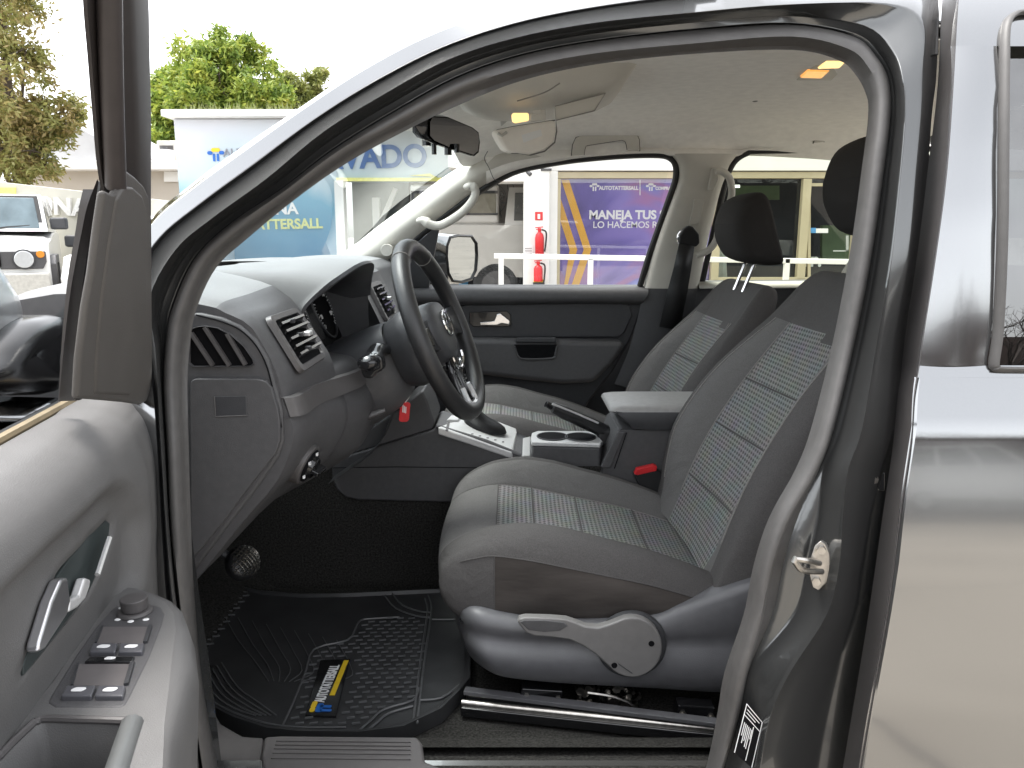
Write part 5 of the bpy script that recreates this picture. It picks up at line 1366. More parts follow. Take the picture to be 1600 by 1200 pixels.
b = MB()
for x, y in ((184,968),(204,971),(228,968),(234,951),(190,950)):
    p = WZ(x, y, za + .0046); b.sphere(p, (.0035, .003, .0008))
b.build("adjuster_mark", M['whitetext'], arm_)
# lower moulding edge at the front corner
b = MB(); b.tube(cr([DO(x, y, .0, 0) for x, y in ((262,1155),(270,1166),(283,1172),(296,1180),(303,1192),(307,1215))], 4), .004, 8); b.build("lower_moulding", M['plastic2'], dd)
lm = [DO(x, y, .004, 0) for x, y in ((265,1162),(283,1174),(295,1182),(302,1196),(306,1260),(255,1260))]
b = MB(); b.prism(lm, DN * -.02); b.build("door_pocket_carpet", mat("brown_carpet", (.06, .05, .045), .95, 0, 0, .4, 200, .8, 300), dd)
# exterior mirror
am = [(104,494),(85,494),(55,502),(22,530),(0,560),(-30,600),(0,617),(60,615),(94,612),(92,570),(98,530)]
b = MB(); P0 = crc([DO(x, y, -.155, 0) for x, y in am]); c = sum(P0, V()) / len(P0)
b.grid([cl([c + (p - c) * k - DN * o for p in P0]) for k, o in ((.02, 0), (.6, -.012), (.92, 0), (1, .02), (1.0, .05), (.8, .075), (.3, .085))]); dm = b.build("door_mirror_foot", mat("black_mirror_foot", (.008, .008, .009), .25, 0, 0, .1, 30), dd, sharp=80)
hm = [(0,405),(22,438),(40,470),(42,508),(15,550),(-40,600),(-110,605),(-160,560),(-175,450),(-120,365),(-50,362)]
P0 = crc([DO(x, y, -.20, 0) for x, y in hm]); c = sum(P0, V()) / len(P0)
b = MB(); b.grid([cl([c + (p - c) * k - DN * o for p in P0]) for k, o in ((.02, -.02), (.5, -.016), (.85, -.002), (.97, .012), (1, .03), (1.0, .10), (.92, .15), (.6, .19), (.1, .20))]); b.build("door_mirror_housing", mat("silver_mirror_shell", (.48, .49, .50), .35, .7, .5, .04, 30), dm, sharp=80)

# ================================================================== FLOOR MAT (a thing of its own)
zm = .535
mo_ = [(255,900),(301,906),(330,908),(354,913),(407,925),(470,930),(540,929),(673,923),(712,921),(735,935),(735,1060),(718,1081),(690,1109),(631,1137),(561,1146),(470,1145),(417,1140),(365,1123),(330,1105),(312,1085),(270,1050),(240,980)]
mt = thing("floor_mat", "black ribbed rubber floor mat with a white and yellow lettered patch in the footwell", "floor mat", tuple(WZ(500, 1040, .507)))
mp = [WZ(x, y, zm) for x, y in mo_]; mc = sum(mp, V()) / len(mp)
b = MB()
b.grid([cl([p + V((0, 0, -.028)) for p in mp]), cl([p + V((0, 0, .004)) for p in mp]), cl([mc + (p - mc) * .985 + V((0, 0, .005)) for p in mp]), cl([mc + (p - mc) * .965 + V((0, 0, -.003)) for p in mp])])
b.add([mc + (p - mc) * .965 + V((0, 0, -.003)) for p in mp], [tuple(range(len(mp)))])
mat_o = b.build("mat_sheet", M['matrubber'], mt, sharp=60)
b = MB(); zr = zm + .0005
def rib(l, r=.0022): b.tube(cr([WZ(x, y, zr) for x, y in l], 3), r, 5)
rib([(669,930),(674,945),(673,965),(662,1040),(652,1130)]); rib([(664,935),(668,950),(667,965),(656,1040),(646,1126)])
rib([(600,930),(618,950),(650,962),(673,965)]); rib([(612,926),(628,945),(655,955),(672,957)])
rib([(442,1133),(458,1098),(478,1048),(491,1014),(543,1000),(556,980),(564,969),(590,966),(624,964)])
rib([(560,1142),(580,1125),(600,1108),(645,1094),(655,1075)]); rib([(572,1143),(590,1128),(608,1114),(645,1103)])
rib([(675,968),(710,968)]); rib([(655,1094),(690,1090),(718,1070)])
for k in range(5): rib([(318 + 7 * k, 1055 - 5 * k), (335 + 9 * k, 1085 - 3 * k), (365 + 10 * k, 1106 - 2 * k), (400 + 8 * k, 1118)], .0014)
for k in range(9): rib([(350 + 22 * k, 960 + 5 * k), (372 + 22 * k, 1000 + 5 * k), (400 + 18 * k, 1035 + 3 * k), (420 + 8 * k, 1065)], .0009)
rib([(330,1095),(365,1113),(417,1130),(470,1136),(540,1136)], .0016)
R1p = [(442,1133),(491,1014),(543,1000),(564,969),(624,964),(660,968),(655,1030),(645,1088),(600,1104),(560,1136)]
skip = [(470,1122),(500,1030),(555,1024),(530,1124)]
L1p = [(262,905),(315,908),(352,915),(384,926),(345,985),(300,1040),(262,1040)]
for k in range(40):
    for j in range(40):
        x = -.75 + .026 * k + (.013 if j % 2 else 0); y = 1.22 + .0165 * j
        p = V((x, y, zr)); d = p - V((0, 0, CAMZ)); dep = d.y * CP - d.z * SP
        px = 800 + FPX * d.x / dep; py = 600 - FPX * (d.y * SP + d.z * CP) / dep
        if (pin(R1p, px, py) and not pin(skip, px, py)) or pin(L1p, px, py):
            b.bar(p, p + V((.0145, .0035, 0)), .0030, .0032)
ribs = b.build("mat_rib", M['matrib'], mat_o)
pq = [WZ(x, y, zr + .002) for x, y in ((477,1117),(501,1031),(547,1029),(525,1119))]
patch = plate("mat_patch", pq, (0, 0, -.004), M['gloss'], mt, bevel=.001)
a0, a1 = WZ(503, 1097, zr + .0025), WZ(530, 1034, zr + .0025)
tdir = (a1 - a0).normalized(); tup = V((-tdir.y, tdir.x, 0))
s0_ = text("patch_lettering", "AUTOTATTERSALL", .028, a0 + tup * -.004, tdir, tup, M['whitetext'], patch, .0006, 'LEFT', .0004, (a1 - a0).length / .262)
y0, y1 = WZ(519, 1086, zr + .0028), WZ(541, 1032, zr + .0028)
b = MB(); b.bar(y0, y1, .010, .0012); b.build("patch_underline", M['yellow'], patch)
b = MB(); b.prism(rrect(WZ(491, 1101, zr + .0025), tdir, tup, .020, .010, .004), (0, 0, .001)); b.prism(rrect(WZ(488, 1109, zr + .0025), tdir, tup, .014, .010, .004), (0, 0, .001)); b.build("patch_emblem", M['yellow'], patch)
b = MB(); b.prism(rrect(WZ(499, 1106, zr + .0025), tdir, tup, .026, .012, .004), (0, 0, .001))
b.prism(rrect(WZ(509, 1104, zr + .0025), tdir, tup, .007, .022, .003), (0, 0, .001)); b.prism(rrect(WZ(509, 1110, zr + .0025), tdir, tup, .007, .022, .003), (0, 0, .001)); b.build("patch_emblem", M['blue'], patch)

# ------------------------------------------------------------------ bonnet and wings
rows = []
for x, zc_, w0, w1 in ((-.86, 1.205, 1.02, 2.92), (-1.05, 1.212, 1.02, 2.92), (-1.3, 1.20, 1.03, 2.91), (-1.6, 1.165, 1.05, 2.89), (-1.9, 1.11, 1.10, 2.84), (-2.02, 1.06, 1.16, 2.78), (-2.07, .98, 1.2, 2.74)):
    r = []
    for k in range(17):
        a = -1 + k / 8; bul = .028 * (sm((.62 - abs(a)) / .12)) + .03 * (1 - a * a) - .055 * max(0, abs(a) - .86) / .14
        r.append(V((x, (w0 + w1) / 2 + a * (w1 - w0) / 2, zc_ + bul)))
    rows.append(r)
b = MB(); b.grid(spread(rows, 2)); bon = b.build("bonnet", M['paint'], truck, sharp=30)
b = MB()
arc = [V((-1.42 + .43 * math.cos(math.radians(t)), .985, .40 + .43 * math.sin(math.radians(t)))) for t in range(0, 181, 12)]
fo = [V((-.56, .985, .40)), V((-.56, .985, 1.17)), V((-.9, .985, 1.17)), V((-1.6, .99, 1.12)), V((-1.95, 1.02, 1.04)), V((-2.05, 1.08, .85)), V((-2.02, 1.08, .40))]
b.add(fo + arc[::-1], [tuple(range(len(fo) + len(arc)))]); b.grid([[V((-.56, .985, 1.17)), V((-.9, .985, 1.17)), V((-1.6, .99, 1.12)), V((-1.95, 1.02, 1.04))], [V((-.56, 1.02, 1.185)), V((-.9, 1.03, 1.19)), V((-1.6, 1.06, 1.13)), V((-1.95, 1.12, 1.06))]])
b.build("front_wing", M['paint'], truck, solid=.02, soff=1)
b = MB(); c = V((-1.42, 1.0, .385))
b.cyl(c, c + V((0, .24, 0)), .385, n=40); wl = b.build("front_wheel", M['rubber'], truck, bevel=.03)
b = MB(); b.cyl(c + V((0, -.004, 0)), c + V((0, .03, 0)), .24, n=32)
for k in range(5):
    a = 2 * math.pi * k / 5; b.bar(c + V((0, -.012, 0)), c + V((.23 * math.cos(a), -.008, .23 * math.sin(a))), .05, .02, up=(0, 1, 0))
b.build("rim", M['silver'], wl)
# ================================================================== THE YARD
def gmat():
    m = mat("pale_concrete", (.25, .225, .19), .8, 0, 0, .14, .5, .2, 60)
    n = m.node_tree.nodes; l = m.node_tree.links; bs = n["Principled BSDF"]          # fine cracks in the slab
    src = bs.inputs["Base Color"].links[0].from_socket
    tc = n.new("ShaderNodeTexCoord"); nz = n.new("ShaderNodeTexNoise"); nz.inputs["Scale"].default_value = 1.3; nz.inputs["Detail"].default_value = 4
    l.new(tc.outputs["Object"], nz.inputs["Vector"])
    ad = n.new("ShaderNodeMixRGB"); ad.blend_type = 'ADD'; ad.inputs[0].default_value = .5; l.new(tc.outputs["Object"], ad.inputs[1]); l.new(nz.outputs["Color"], ad.inputs[2])
    vo = n.new("ShaderNodeTexVoronoi"); vo.feature = 'DISTANCE_TO_EDGE'; vo.inputs["Scale"].default_value = .45; l.new(ad.outputs[0], vo.inputs["Vector"])
    lt = n.new("ShaderNodeMath"); lt.operation = 'LESS_THAN'; lt.inputs[1].default_value = .006; l.new(vo.outputs["Distance"], lt.inputs[0])
    mx = n.new("ShaderNodeMixRGB"); mx.inputs[2].default_value = (.12, .11, .10, 1); l.new(lt.outputs[0], mx.inputs[0]); l.new(src, mx.inputs[1]); l.new(mx.outputs[0], bs.inputs["Base Color"])
    return m
b = MB()
gx = [-300, -60, -25, -12, -6, -3, 0, 3, 6, 12, 25, 60, 300]
def gz(y): return .22 * sm((y - 3.2) / 4.0)
gy = [-300, -80, -30, -12, -6, -3, 0, 3, 3.5, 4, 4.5, 5, 5.5, 6, 6.5, 7.2, 9, 14, 30, 80, 300]
b.grid([[V((x, y, gz(y))) for x in gx] for y in gy])
ground = b.build("ground", gmat(), None, sharp=80); ground['kind'] = 'structure'; ground['label'] = "pale concrete yard under the parked vehicles"; ground['category'] = "ground"
G = .22
b = MB(); b.grid([[V((x, y, .004)) for x in (-200, 0, 200)] for y in (-13, -40, -120)])
road = b.build("road", mat("asphalt", (.055, .055, .056), .85, 0, 0, .2, 2, .3, 60)); road['kind'] = 'structure'; road['label'] = "dark asphalt road behind the viewer"; road['category'] = "road"
def Wp(px, py, Y): return W(px, py, Y)
def rect(x0, y0, x1, y1, Y): return [W(x0, y1, Y), W(x1, y1, Y), W(x1, y0, Y), W(x0, y0, Y)]

# ---- wash building (left, blue and white print)
YW = 12.0
def printmat():
    m = bpy.data.materials.new("wash_wall_print"); m.use_nodes = True
    n = m.node_tree.nodes; l = m.node_tree.links; bs = n["Principled BSDF"]; bs.inputs["Roughness"].default_value = .5
    tc = n.new("ShaderNodeTexCoord"); sp_ = n.new("ShaderNodeSeparateXYZ"); l.new(tc.outputs["Object"], sp_.inputs[0])
    no = n.new("ShaderNodeTexNoise"); no.inputs["Scale"].default_value = .8; no.inputs["Detail"].default_value = 5; no.inputs["Distortion"].default_value = .6
    l.new(tc.outputs["Object"], no.inputs["Vector"])
    ad = n.new("ShaderNodeMath"); ad.operation = 'MULTIPLY_ADD'; ad.inputs[1].default_value = 1.1; l.new(no.outputs[0], ad.inputs[0]); l.new(sp_.outputs[2], ad.inputs[2])
    mr = n.new("ShaderNodeMapRange"); mr.inputs[1].default_value = -1.2; mr.inputs[2].default_value = 2.0; l.new(ad.outputs[0], mr.inputs[0])
    rp = n.new("ShaderNodeValToRGB"); e = rp.color_ramp.elements
    e[0].position = .0; e[0].color = (.015, .11, .26, 1); e[1].position = 1.0; e[1].color = (.58, .60, .65, 1)
    k = e.new(.35); k.color = (.035, .20, .36, 1); k = e.new(.62); k.color = (.10, .31, .44, 1); k = e.new(.76); k.color = (.44, .54, .60, 1)
    l.new(mr.outputs[0], rp.inputs[0]); l.new(rp.outputs[0], bs.inputs["Base Color"]); return m
wb = thing("wash_building", "blue and white printed car wash building with a dark open bay and blue lettering", "building", tuple(V((W(500, 300, YW).x, YW, G))))
xl, xr = W(280, 300, YW).x, W(735, 300, YW).x
zt = W(280, 186, YW).z
ox0, ox1 = W(528, 300, YW).x, W(715, 300, YW).x; oz = W(600, 283, YW).z
b = MB()
b.box(((xl + ox0) / 2, YW + .15, (G + zt) / 2), (ox0 - xl, .3, zt - G)); b.box(((ox0 + ox1) / 2, YW + .15, (oz + zt) / 2), (ox1 - ox0, .3, zt - oz)); b.box(((ox1 + xr) / 2, YW + .15, (G + zt) / 2), (xr - ox1, .3, zt - G))
b.box((xl + .15, YW + 2.3, (G + zt) / 2), (.3, 4, zt - G))
b.build("printed_wall", printmat(), wb, bevel=.01)
b = MB(); b.box(((xl + xr) / 2, YW + 2, zt + .06), (xr - xl + .2, 4.4, .1)); b.build("roof_edge", M['white'], wb, bevel=.02)
b = MB(); b.box(((ox0 + ox1) / 2, YW + 2.6, (G + oz) / 2), (ox1 - ox0 + .6, .1, oz - G + .4)); b.build("bay_back_wall", mat("grey_green_bay_wall", (.30, .34, .33), .8, 0, 0, .2, .8), wb)
b = MB(); b.box((ox0 + .04, YW - .02, (G + oz) / 2), (.14, .2, oz - G)); b.box((ox0 + .42, YW + .9, (G + oz) / 2 - .1), (.12, .12, oz - G - .2)); b.bar((ox0 + .42, YW + .9, oz - .75), (ox0 + .75, YW + .9, oz - .05), .08, .08); b.build("bay_frame", M['white'], wb, bevel=.01)
b = MB(); b.box(((ox0 + ox1) / 2, YW - .03, oz + .02), (ox1 - ox0, .1, .05)); b.build("bay_lintel", mat("yellow_stripe", (.75, .72, .2), .5), wb)
b = MB(); b.prism([W(640, 274, YW - .04), W(672, 276, YW - .04), W(690, 290, YW - .04), W(712, 288, YW - .04), W(712, 281, YW - .04), W(690, 281, YW - .04), W(672, 271, YW - .04)], (0, .03, 0)); b.build("yellow_flash", mat("yellow_stripe", (.75, .72, .2), .5), wb)
text("wash_lettering", "LAVADO", .46, W(668, 260, YW - .01), (1, 0, .02), (0, 0, 1), mat("light_blue_print", (.025, .11, .33), .5), wb, .01, 'RIGHT', .012, .98)
text("wall_lettering", "AUTOTATTERSALL", .205, W(504, 356, YW - .01), (1, 0, .02), (0, 0, 1), mat("pale_yellow_print", (.62, .66, .25), .5), wb, .008, 'RIGHT', .006, .98)
text("wall_lettering", "ZONA", .24, W(466, 334, YW - .01), (1, 0, .02), (0, 0, 1), M['white'], wb, .008, 'RIGHT', .006)
text("wall_lettering", "AUTOTATTERSALL", .17, W(349, 245, YW - .01), (1, 0, .02), (0, 0, 1), mat("grey_print", (.25, .26, .3), .5), wb, .008, 'LEFT', .0)
def emblem(c, s, ux, mt_y, mt_b, parent):
    uz = V((0, 0, 1)); c = V(c); ux = V(ux)
    b = MB(); b.prism(rrect(c + uz * .30 * s, ux, uz, .62 * s, .26 * s, .12 * s), (0, .01, 0)); b.build("emblem_cap", mt_y, parent)
    b = MB()
    for sx in (-1, 1):
        b.prism(rrect(c + ux * sx * .42 * s + uz * .10 * s, ux, uz, .36 * s, .24 * s, .11 * s), (0, .01, 0)); b.prism(rrect(c + ux * sx * .14 * s - uz * .22 * s, ux, uz, .16 * s, .52 * s, .05 * s), (0, .01, 0))
    b.build("emblem_mark", mt_b, parent)
emblem(W(337, 241, YW - .012), .21, (1, 0, .02), M['yellow'], M['blue'], wb)
for k in range(60):
    pass
b = MB(); rr = random.Random(2)
for k in range(700):
    x = xl + .1 + (xr - xl - .2) * rr.random(); h = .05 + .13 * rr.random(); y = YW + .1 + .5 * rr.random()
    p = V((x, y, zt + .11)); q = p + V((.06 * rr.uniform(-1, 1), .04 * rr.uniform(-1, 1), h)); s_ = V((.012, .004, 0))
    b.add([p - s_, p + s_, q], [(0, 1, 2)])
gr = b.build("roof_grass", mat("dry_grass", (.20, .22, .09), .9, 0, 0, .3, 3), None); tag(gr, "dry grass tufts growing along the edge of the wash building roof", "grass", kind='stuff')

# ---- plain house behind, with a tank and an air conditioner
hb_ = thing("house", "low beige house with a pale grey gable roof behind the leafy tree", "house", (W(150, 250, 20).x, 20, G))
z0 = W(100, 262, 20).z; xa, xb = W(30, 250, 20).x, W(290, 250, 20).x
b = MB(); b.box(((xa + xb) / 2, 22, (G + z0) / 2), (xb - xa, 4, z0 - G)); b.build("wall", mat("beige_render", (.52, .47, .41), .8, 0, 0, .06, 1.0), hb_)
b = MB(); zr_ = W(112, 186, 20).z; xm = W(108, 200, 20).x; xe = W(175, 250, 20).x
b.prism([(xa - .3, 19.7, z0 + .38), (xm, 19.7, zr_), (xe + .4, 19.7, z0 + .35), (xe + .4, 19.7, z0 + .1), (xa - .3, 19.7, z0 + .1)], (0, 4.6, 0)); b.build("roof", mat("pale_grey_roof", (.55, .55, .56), .7, 0, 0, .08, 2), hb_)
b = MB(); b.box(((xa + xb) / 2, 19.75, z0 + .02), (xb - xa + .3, .5, .22)); b.build("fascia", M['white'], hb_, bevel=.02)
wt = thing("water_tank", "white plastic water tank on the beige house roof beside the wash building", "water tank", tuple(W(258, 262, 19.6)))
c = W(258, 262, 19.8); b = MB(); b.cyl(c, c + V((0, 0, .42)), .21, .25, 20); b.build("tank_body", M['white'], wt, bevel=.03)
b = MB(); b.cyl(c + V((0, 0, .42)), c + V((0, 0, .5)), .1, .08, 14); b.build("tank_lid", M['plastic'], wt)
ac = thing("roof_box", "pale grey box unit standing on the beige house roof behind the white tank", "box", tuple(W(266, 262, 20.4)))
c = W(268, 245, 20.5); b = MB(); b.box(c, (.5, .5, .75)); b.build("casing", mat("weathered_white_metal", (.62, .60, .56), .6, 0, 0, .2, 3), ac, bevel=.03)
b = MB(); b.box(c + V((0, -.255, .1)), (.34, .02, .3)); b.build("vent_grille", M['trim'], ac)
nl = thing("wall_notice", "white notice sheet fixed on the beige house wall beside the wash building", "notice", tuple(W(266, 285, 19.95)))
b = MB(); b.prism(rect(256, 268, 278, 284, 19.9), (0, .03, 0)); b.build("sheet", M['white'], nl, bevel=.004)

# ---- low white wall with raised letters
YL = 12.2
lw = thing("boundary_wall", "low white wall with raised white lettering behind the boxy white off-roader", "wall", (W(60, 400, YL).x, YL, G))
b = MB(); z0, z1 = W(0, 284, YL).z, W(150, 301, YL).z; x0, x1 = W(-160, 300, YL).x, W(262, 300, YL).x
za_ = z0 + (z0 - z1) * 160 / 150; zb_ = z1 - (z0 - z1) * 112 / 150
b.prism([(x0, YL, G), (x1, YL, G), (x1, YL, zb_), (x0, YL, za_)], (0, .25, 0)); b.build("wall_panel", mat("cream_wall_paint", (.50, .485, .42), .7, 0, 0, .06, 1.5), lw, bevel=.01)
text("raised_lettering", "ZONA DE", .36, W(30, 331, YL - .02), (1, 0, -.06), (0, 0, 1), mat("white_letters", (.66, .65, .62), .5), lw, .03, 'LEFT', .012, 1.02)
b = MB(); b.prism(rect(-40, 293, 24, 306, YL - .02), (0, .02, 0)); b.build("yellow_print", mat("lemon_print", (.8, .72, .2), .5), lw)

# ---- trees
def leafmat(name, cols):
    m = bpy.data.materials.new(name); m.use_nodes = True
    n = m.node_tree.nodes; l = m.node_tree.links; bs = n["Principled BSDF"]; bs.inputs["Roughness"].default_value = .55
    tc = n.new("ShaderNodeTexCoord"); no = n.new("ShaderNodeTexNoise"); no.inputs["Scale"].default_value = 2.2; no.inputs["Detail"].default_value = 6; no.inputs["Roughness"].default_value = .8
    l.new(tc.outputs["Object"], no.inputs["Vector"]); rp = n.new("ShaderNodeValToRGB"); e = rp.color_ramp.elements
    e[0].position = .32; e[0].color = (*cols[0], 1); e[1].position = .68; e[1].color = (*cols[-1], 1)
    for i, c in enumerate(cols[1:-1]):
        k = e.new(.32 + .36 * (i + 1) / (len(cols) - 1)); k.color = (*c, 1)
    l.new(no.outputs[0], rp.inputs[0]); l.new(rp.outputs[0], bs.inputs["Base Color"])
    tr = n.new("ShaderNodeBsdfTranslucent"); l.new(rp.outputs[0], tr.inputs[0]); mx = n.new("ShaderNodeMixShader"); mx.inputs[0].default_value = .35
    out = [x for x in n if x.type == 'OUTPUT_MATERIAL'][0]; l.new(bs.outputs[0], mx.inputs[1]); l.new(tr.outputs[0], mx.inputs[2]); l.new(mx.outputs[0], out.inputs[0])
    return m
def tree(label, base, clumps, nleaf, size, m, seed, trunk_r=.2, name="leafy_tree", group=None, barkc=(.10, .075, .055)):
    r = random.Random(seed); t = thing(name, label, "tree", tuple(base), group)
    bark = mat("bark", barkc, .9, 0, 0, .3, 8, .6, 30)
    b = MB(); top = max(clumps, key=lambda c: c[0].z)[0]
    mid = V(base).lerp(top, .5) + V((.1, .1, 0))
    b.tube(cr([V(base), V(base).lerp(mid, .5) + V((.08, 0, 0)), mid, top], 4), [trunk_r * (1 - .075 * k) for k in range(13)], 8)
    for c, rad in clumps:
        a = V(base).lerp(mid, .55 + .4 * r.random()); b.tube([a, a.lerp(c, .5) + V((0, 0, .15)), c], [trunk_r * .4, trunk_r * .25, trunk_r * .08], 6)
        for k in range(4):
            d = V((r.gauss(0, 1), r.gauss(0, 1), r.gauss(0, 1))).normalized() * rad * .85; b.tube([c, c + d], [trunk_r * .1, trunk_r * .03], 5)
    b.build("trunk", bark, t)
    b = MB(); tot = sum(k[1] ** 2 for k in clumps)
    for c, rad in clumps:
        n = int(nleaf * rad ** 2 / tot)
        sub = [(c + V((r.gauss(0, 1), r.gauss(0, 1), r.gauss(0, .8))).normalized() * rad * (.55 + .45 * r.random()), rad * (.22 + .2 * r.random())) for _ in range(16)]
        for k in range(n):
            sc, sr = r.choice(sub); p = sc + V((r.gauss(0, .5), r.gauss(0, .5), r.gauss(0, .45))) * sr
            d = V((r.gauss(0, 1), r.gauss(0, 1), r.gauss(-.5, .8))).normalized(); sd = d.cross(V((r.gauss(0, 1), r.gauss(0, 1), r.gauss(0, 1)))).normalized()
            L = size * (.6 + .7 * r.random()); w_ = L * .34
            b.add([p, p + d * L * .5 + sd * w_ * .5, p + d * L, p + d * L * .5 - sd * w_ * .5], [(0, 1, 2, 3)])
    b.build("crown", m, t); return t
def cl_(l, Y): return [(W(x, y, Y + dy), rr_ / FPX * Y) for x, y, rr_, dy in l]
tree("tall broad tree with brownish yellow green leaves behind the low white wall", V((W(10, 300, 15.5).x, 15.5, G)), cl_([(10,40,60,0),(-40,90,70,.5),(40,75,34,-.3),(20,150,55,-.6),(60,190,42,-.3),(100,170,28,.2),(-20,220,60,.3),(50,235,42,-.5),(20,265,38,-.3),(70,260,20,-.2),(85,215,26,0),(118,178,14,0),(-60,160,60,0),(-10,-40,70,0)], 15.5), 26000, .13, leafmat("brown_green_leaves", ((.14, .10, .05), (.34, .26, .10), (.26, .28, .08), (.45, .38, .15))), 11, .16)
lg = leafmat("yellow_green_leaves", ((.07, .14, .04), (.18, .27, .05), (.36, .42, .07), (.50, .46, .10)))
tree("broad bright yellow green tree rising behind the wash building", V((W(330, 300, 27).x, 27, G)), cl_([(365,90,42,0),(320,110,45,-.5),(400,125,40,.2),(290,130,40,.3),(345,140,50,-.8),(260,150,35,.2),(380,160,48,-.5),(300,165,45,-.6),(430,160,30,0),(250,190,35,-.2),(265,215,38,-.4),(395,80,24,.2),(250,235,25,0)], 27), 34000, .22, lg, 21, .3)
tree("small darker reddish green tree behind the wash building at its right", V((W(480, 300, 29).x, 29, G)), cl_([(470,135,26,0),(495,120,18,0),(450,150,30,.3),(500,155,26,-.3),(520,165,22,0),(440,165,25,0),(480,165,30,-.2)], 29), 10000, .2, leafmat("olive_red_leaves", ((.11, .11, .06), (.20, .23, .07), (.33, .35, .09), (.34, .26, .18))), 31, .2)

# ---- generic parked cars
def car(name, label, cat, loc, yaw_, L, Wd, H, hoodh, beltz, m, kind, group=None, topper=False):
    """body built from lofted cross-sections: x forward, y left, z up, then turned by yaw"""
    t = thing(name, label, cat, loc, group); ca, sa = math.cos(yaw_), math.sin(yaw_); O = V(loc)
    T = lambda p: O + V((p[0] * ca - p[1] * sa, p[0] * sa + p[1] * ca, p[2]))
    box_ = kind == 'boxy'
    hw = Wd / 2
    fx = L / 2
    if box_: prof = [(-fx, .42), (-fx, .95), (-fx + .05, beltz), (-.1, beltz), (.28 * L, hoodh + .04), (fx - .08, hoodh), (fx, hoodh - .12), (fx, .42)]
    elif kind == 'pickup': prof = [(-fx, .5), (-fx, beltz - .02), (-fx + .1, beltz), (-.3, beltz), (.20 * L, beltz), (fx - .35, hoodh), (fx - .05, hoodh - .2), (fx, .45)]
    else: prof = [(-fx, .42), (-fx + .02, .9), (-fx + .12, beltz), (0, beltz - .02), (.22 * L, hoodh + .02), (fx - .2, hoodh - .06), (fx, hoodh - .3), (fx, .38)]
    b = MB(); secs_ = []
    for yy, k, dz in ((-1, .97, -.0), (-.985, 1, .0), (-.9, 1, .03), (-.5, 1, .045), (.5, 1, .045), (.9, 1, .03), (.985, 1, 0), (1, .97, 0)):
        secs_.append([T((x * k, yy * hw, z + (dz if z > .8 else 0))) for x, z in prof])
    b.grid(secs_); b.add(secs_[0], [tuple(range(len(prof)))]); b.add(secs_[-1], [tuple(range(len(prof)))])
    body_ = b.build("body", m, t, bevel=.03)
    # greenhouse
    if box_: gp = [(-fx + .06, beltz), (-fx + .14, H), (.16 * L, H), (.25 * L, beltz + .02)]
    elif kind == 'pickup': gp = [(-.27 * L, beltz), (-.255 * L, H), (.10 * L, H), (.24 * L, beltz)]
    else: gp = [(-fx + .15, beltz), (-fx + .55, H - .04), (.06 * L, H), (.25 * L, beltz)]
    b = MB(); ss__ = [[T((x, yy * hw * (k if z > beltz + .1 else .97), z)) for x, z in gp] for yy, k in ((-1, .80 if not box_ else .9), (1, .80 if not box_ else .9))]
    b.grid(ss__); b.add(ss__[0], [(0, 1, 2, 3)]); b.add(ss__[1], [(0, 1, 2, 3)]); b.build("cabin", m, t, bevel=.04)
    # glass panes set proud
    def gq(q, off): return [T(p) for p in q]
    k = .815 if not box_ else .905
    for s in (-1, 1):
        cuts = [(.06, .33), (.37, .64), (.68, .95)]
        for a, c in cuts:
            xb0, xb1 = gp[0][0] + (gp[3][0] - gp[0][0]) * a, gp[0][0] + (gp[3][0] - gp[0][0]) * c
            xt0, xt1 = gp[1][0] + (gp[2][0] - gp[1][0]) * a, gp[1][0] + (gp[2][0] - gp[1][0]) * c
            f0, f1 = .12, .86
            P = []
            for xb, xt, f in ((xb0, xt0, f0), (xb1, xt1, f0), (xb1, xt1, f1), (xb0, xt0, f1)):
                P.append(T((xb + (xt - xb) * f, s * hw * (.97 + (k - .985) * f + .012), beltz + (H - beltz) * f)))
            b = MB(); n_ = (T((0, s, 0)) - T((0, 0, 0))) * -.02; b.prism(P, n_); b.build("side_window", M['darkglass2'], t, bevel=.008)
    P = [T((gp[3][0] + (gp[2][0] - gp[3][0]) * f + .012, yy * hw * (.97 + (k - .985) * f) * .9, beltz + (H - beltz) * f + .012)) for yy, f in ((-1, .1), (1, .1), (1, .88), (-1, .88))]
    b = MB(); b.prism(P, (T((-.02, 0, 0)) - T((0, 0, 0)))); b.build("windscreen", M['darkglass2'], t, bevel=.008)
    # wheels with arches
    for sx in (-.30, .31):
        for s in (-1, 1):
            c = T((sx * L, s * (hw - .02), .36 if not kind == 'car' else .33)); ax = T((0, s, 0)) - T((0, 0, 0)); r = .36 if kind != 'car' else .33
            b = MB(); b.cyl(c + ax * .006, c - ax * .22, r + .07, n=28); b.build("wheel_arch", M['black'], t)
            b = MB(); b.cyl(c + ax * .02, c - ax * .2, r, n=28); wl_ = b.build("wheel", M['rubber'], t, bevel=.03)
            b = MB(); b.cyl(c + ax * .026, c - ax * .02, r * .62, n=22)
            for q in range(6):
                a = math.pi * q / 3; d = (T((math.cos(a), 0, 0)) - T((0, 0, 0))) + V((0, 0, math.sin(a))); b.bar(c + ax * .03, c + ax * .03 + d * r * .58, .05, .02, up=ax)
            b.build("rim", M['trim'] if kind == 'pickup' else M['silver'], wl_)
    for s in (-1, 1):
        b = MB(); c = T((gp[3][0] - .12, s * (hw + .10), beltz + .12)); b.box(c, (.10, .16, .15) if abs(ca) > .7 else (.2, .10, .15)); b.build("door_mirror", M['plastic2'], t, bevel=.03)
    return t, T
M['darkglass2'] = mat("dark_car_glass", (.02, .024, .026), .05, 0, 0, .2, 3, spec=.8)
M['whitecar'] = mat("white_car_paint", (.72, .72, .70), .3, 0, .6, .02, 5)
M['silvercar'] = mat("champagne_car_paint", (.45, .43, .40), .35, .5, .5, .03, 5)

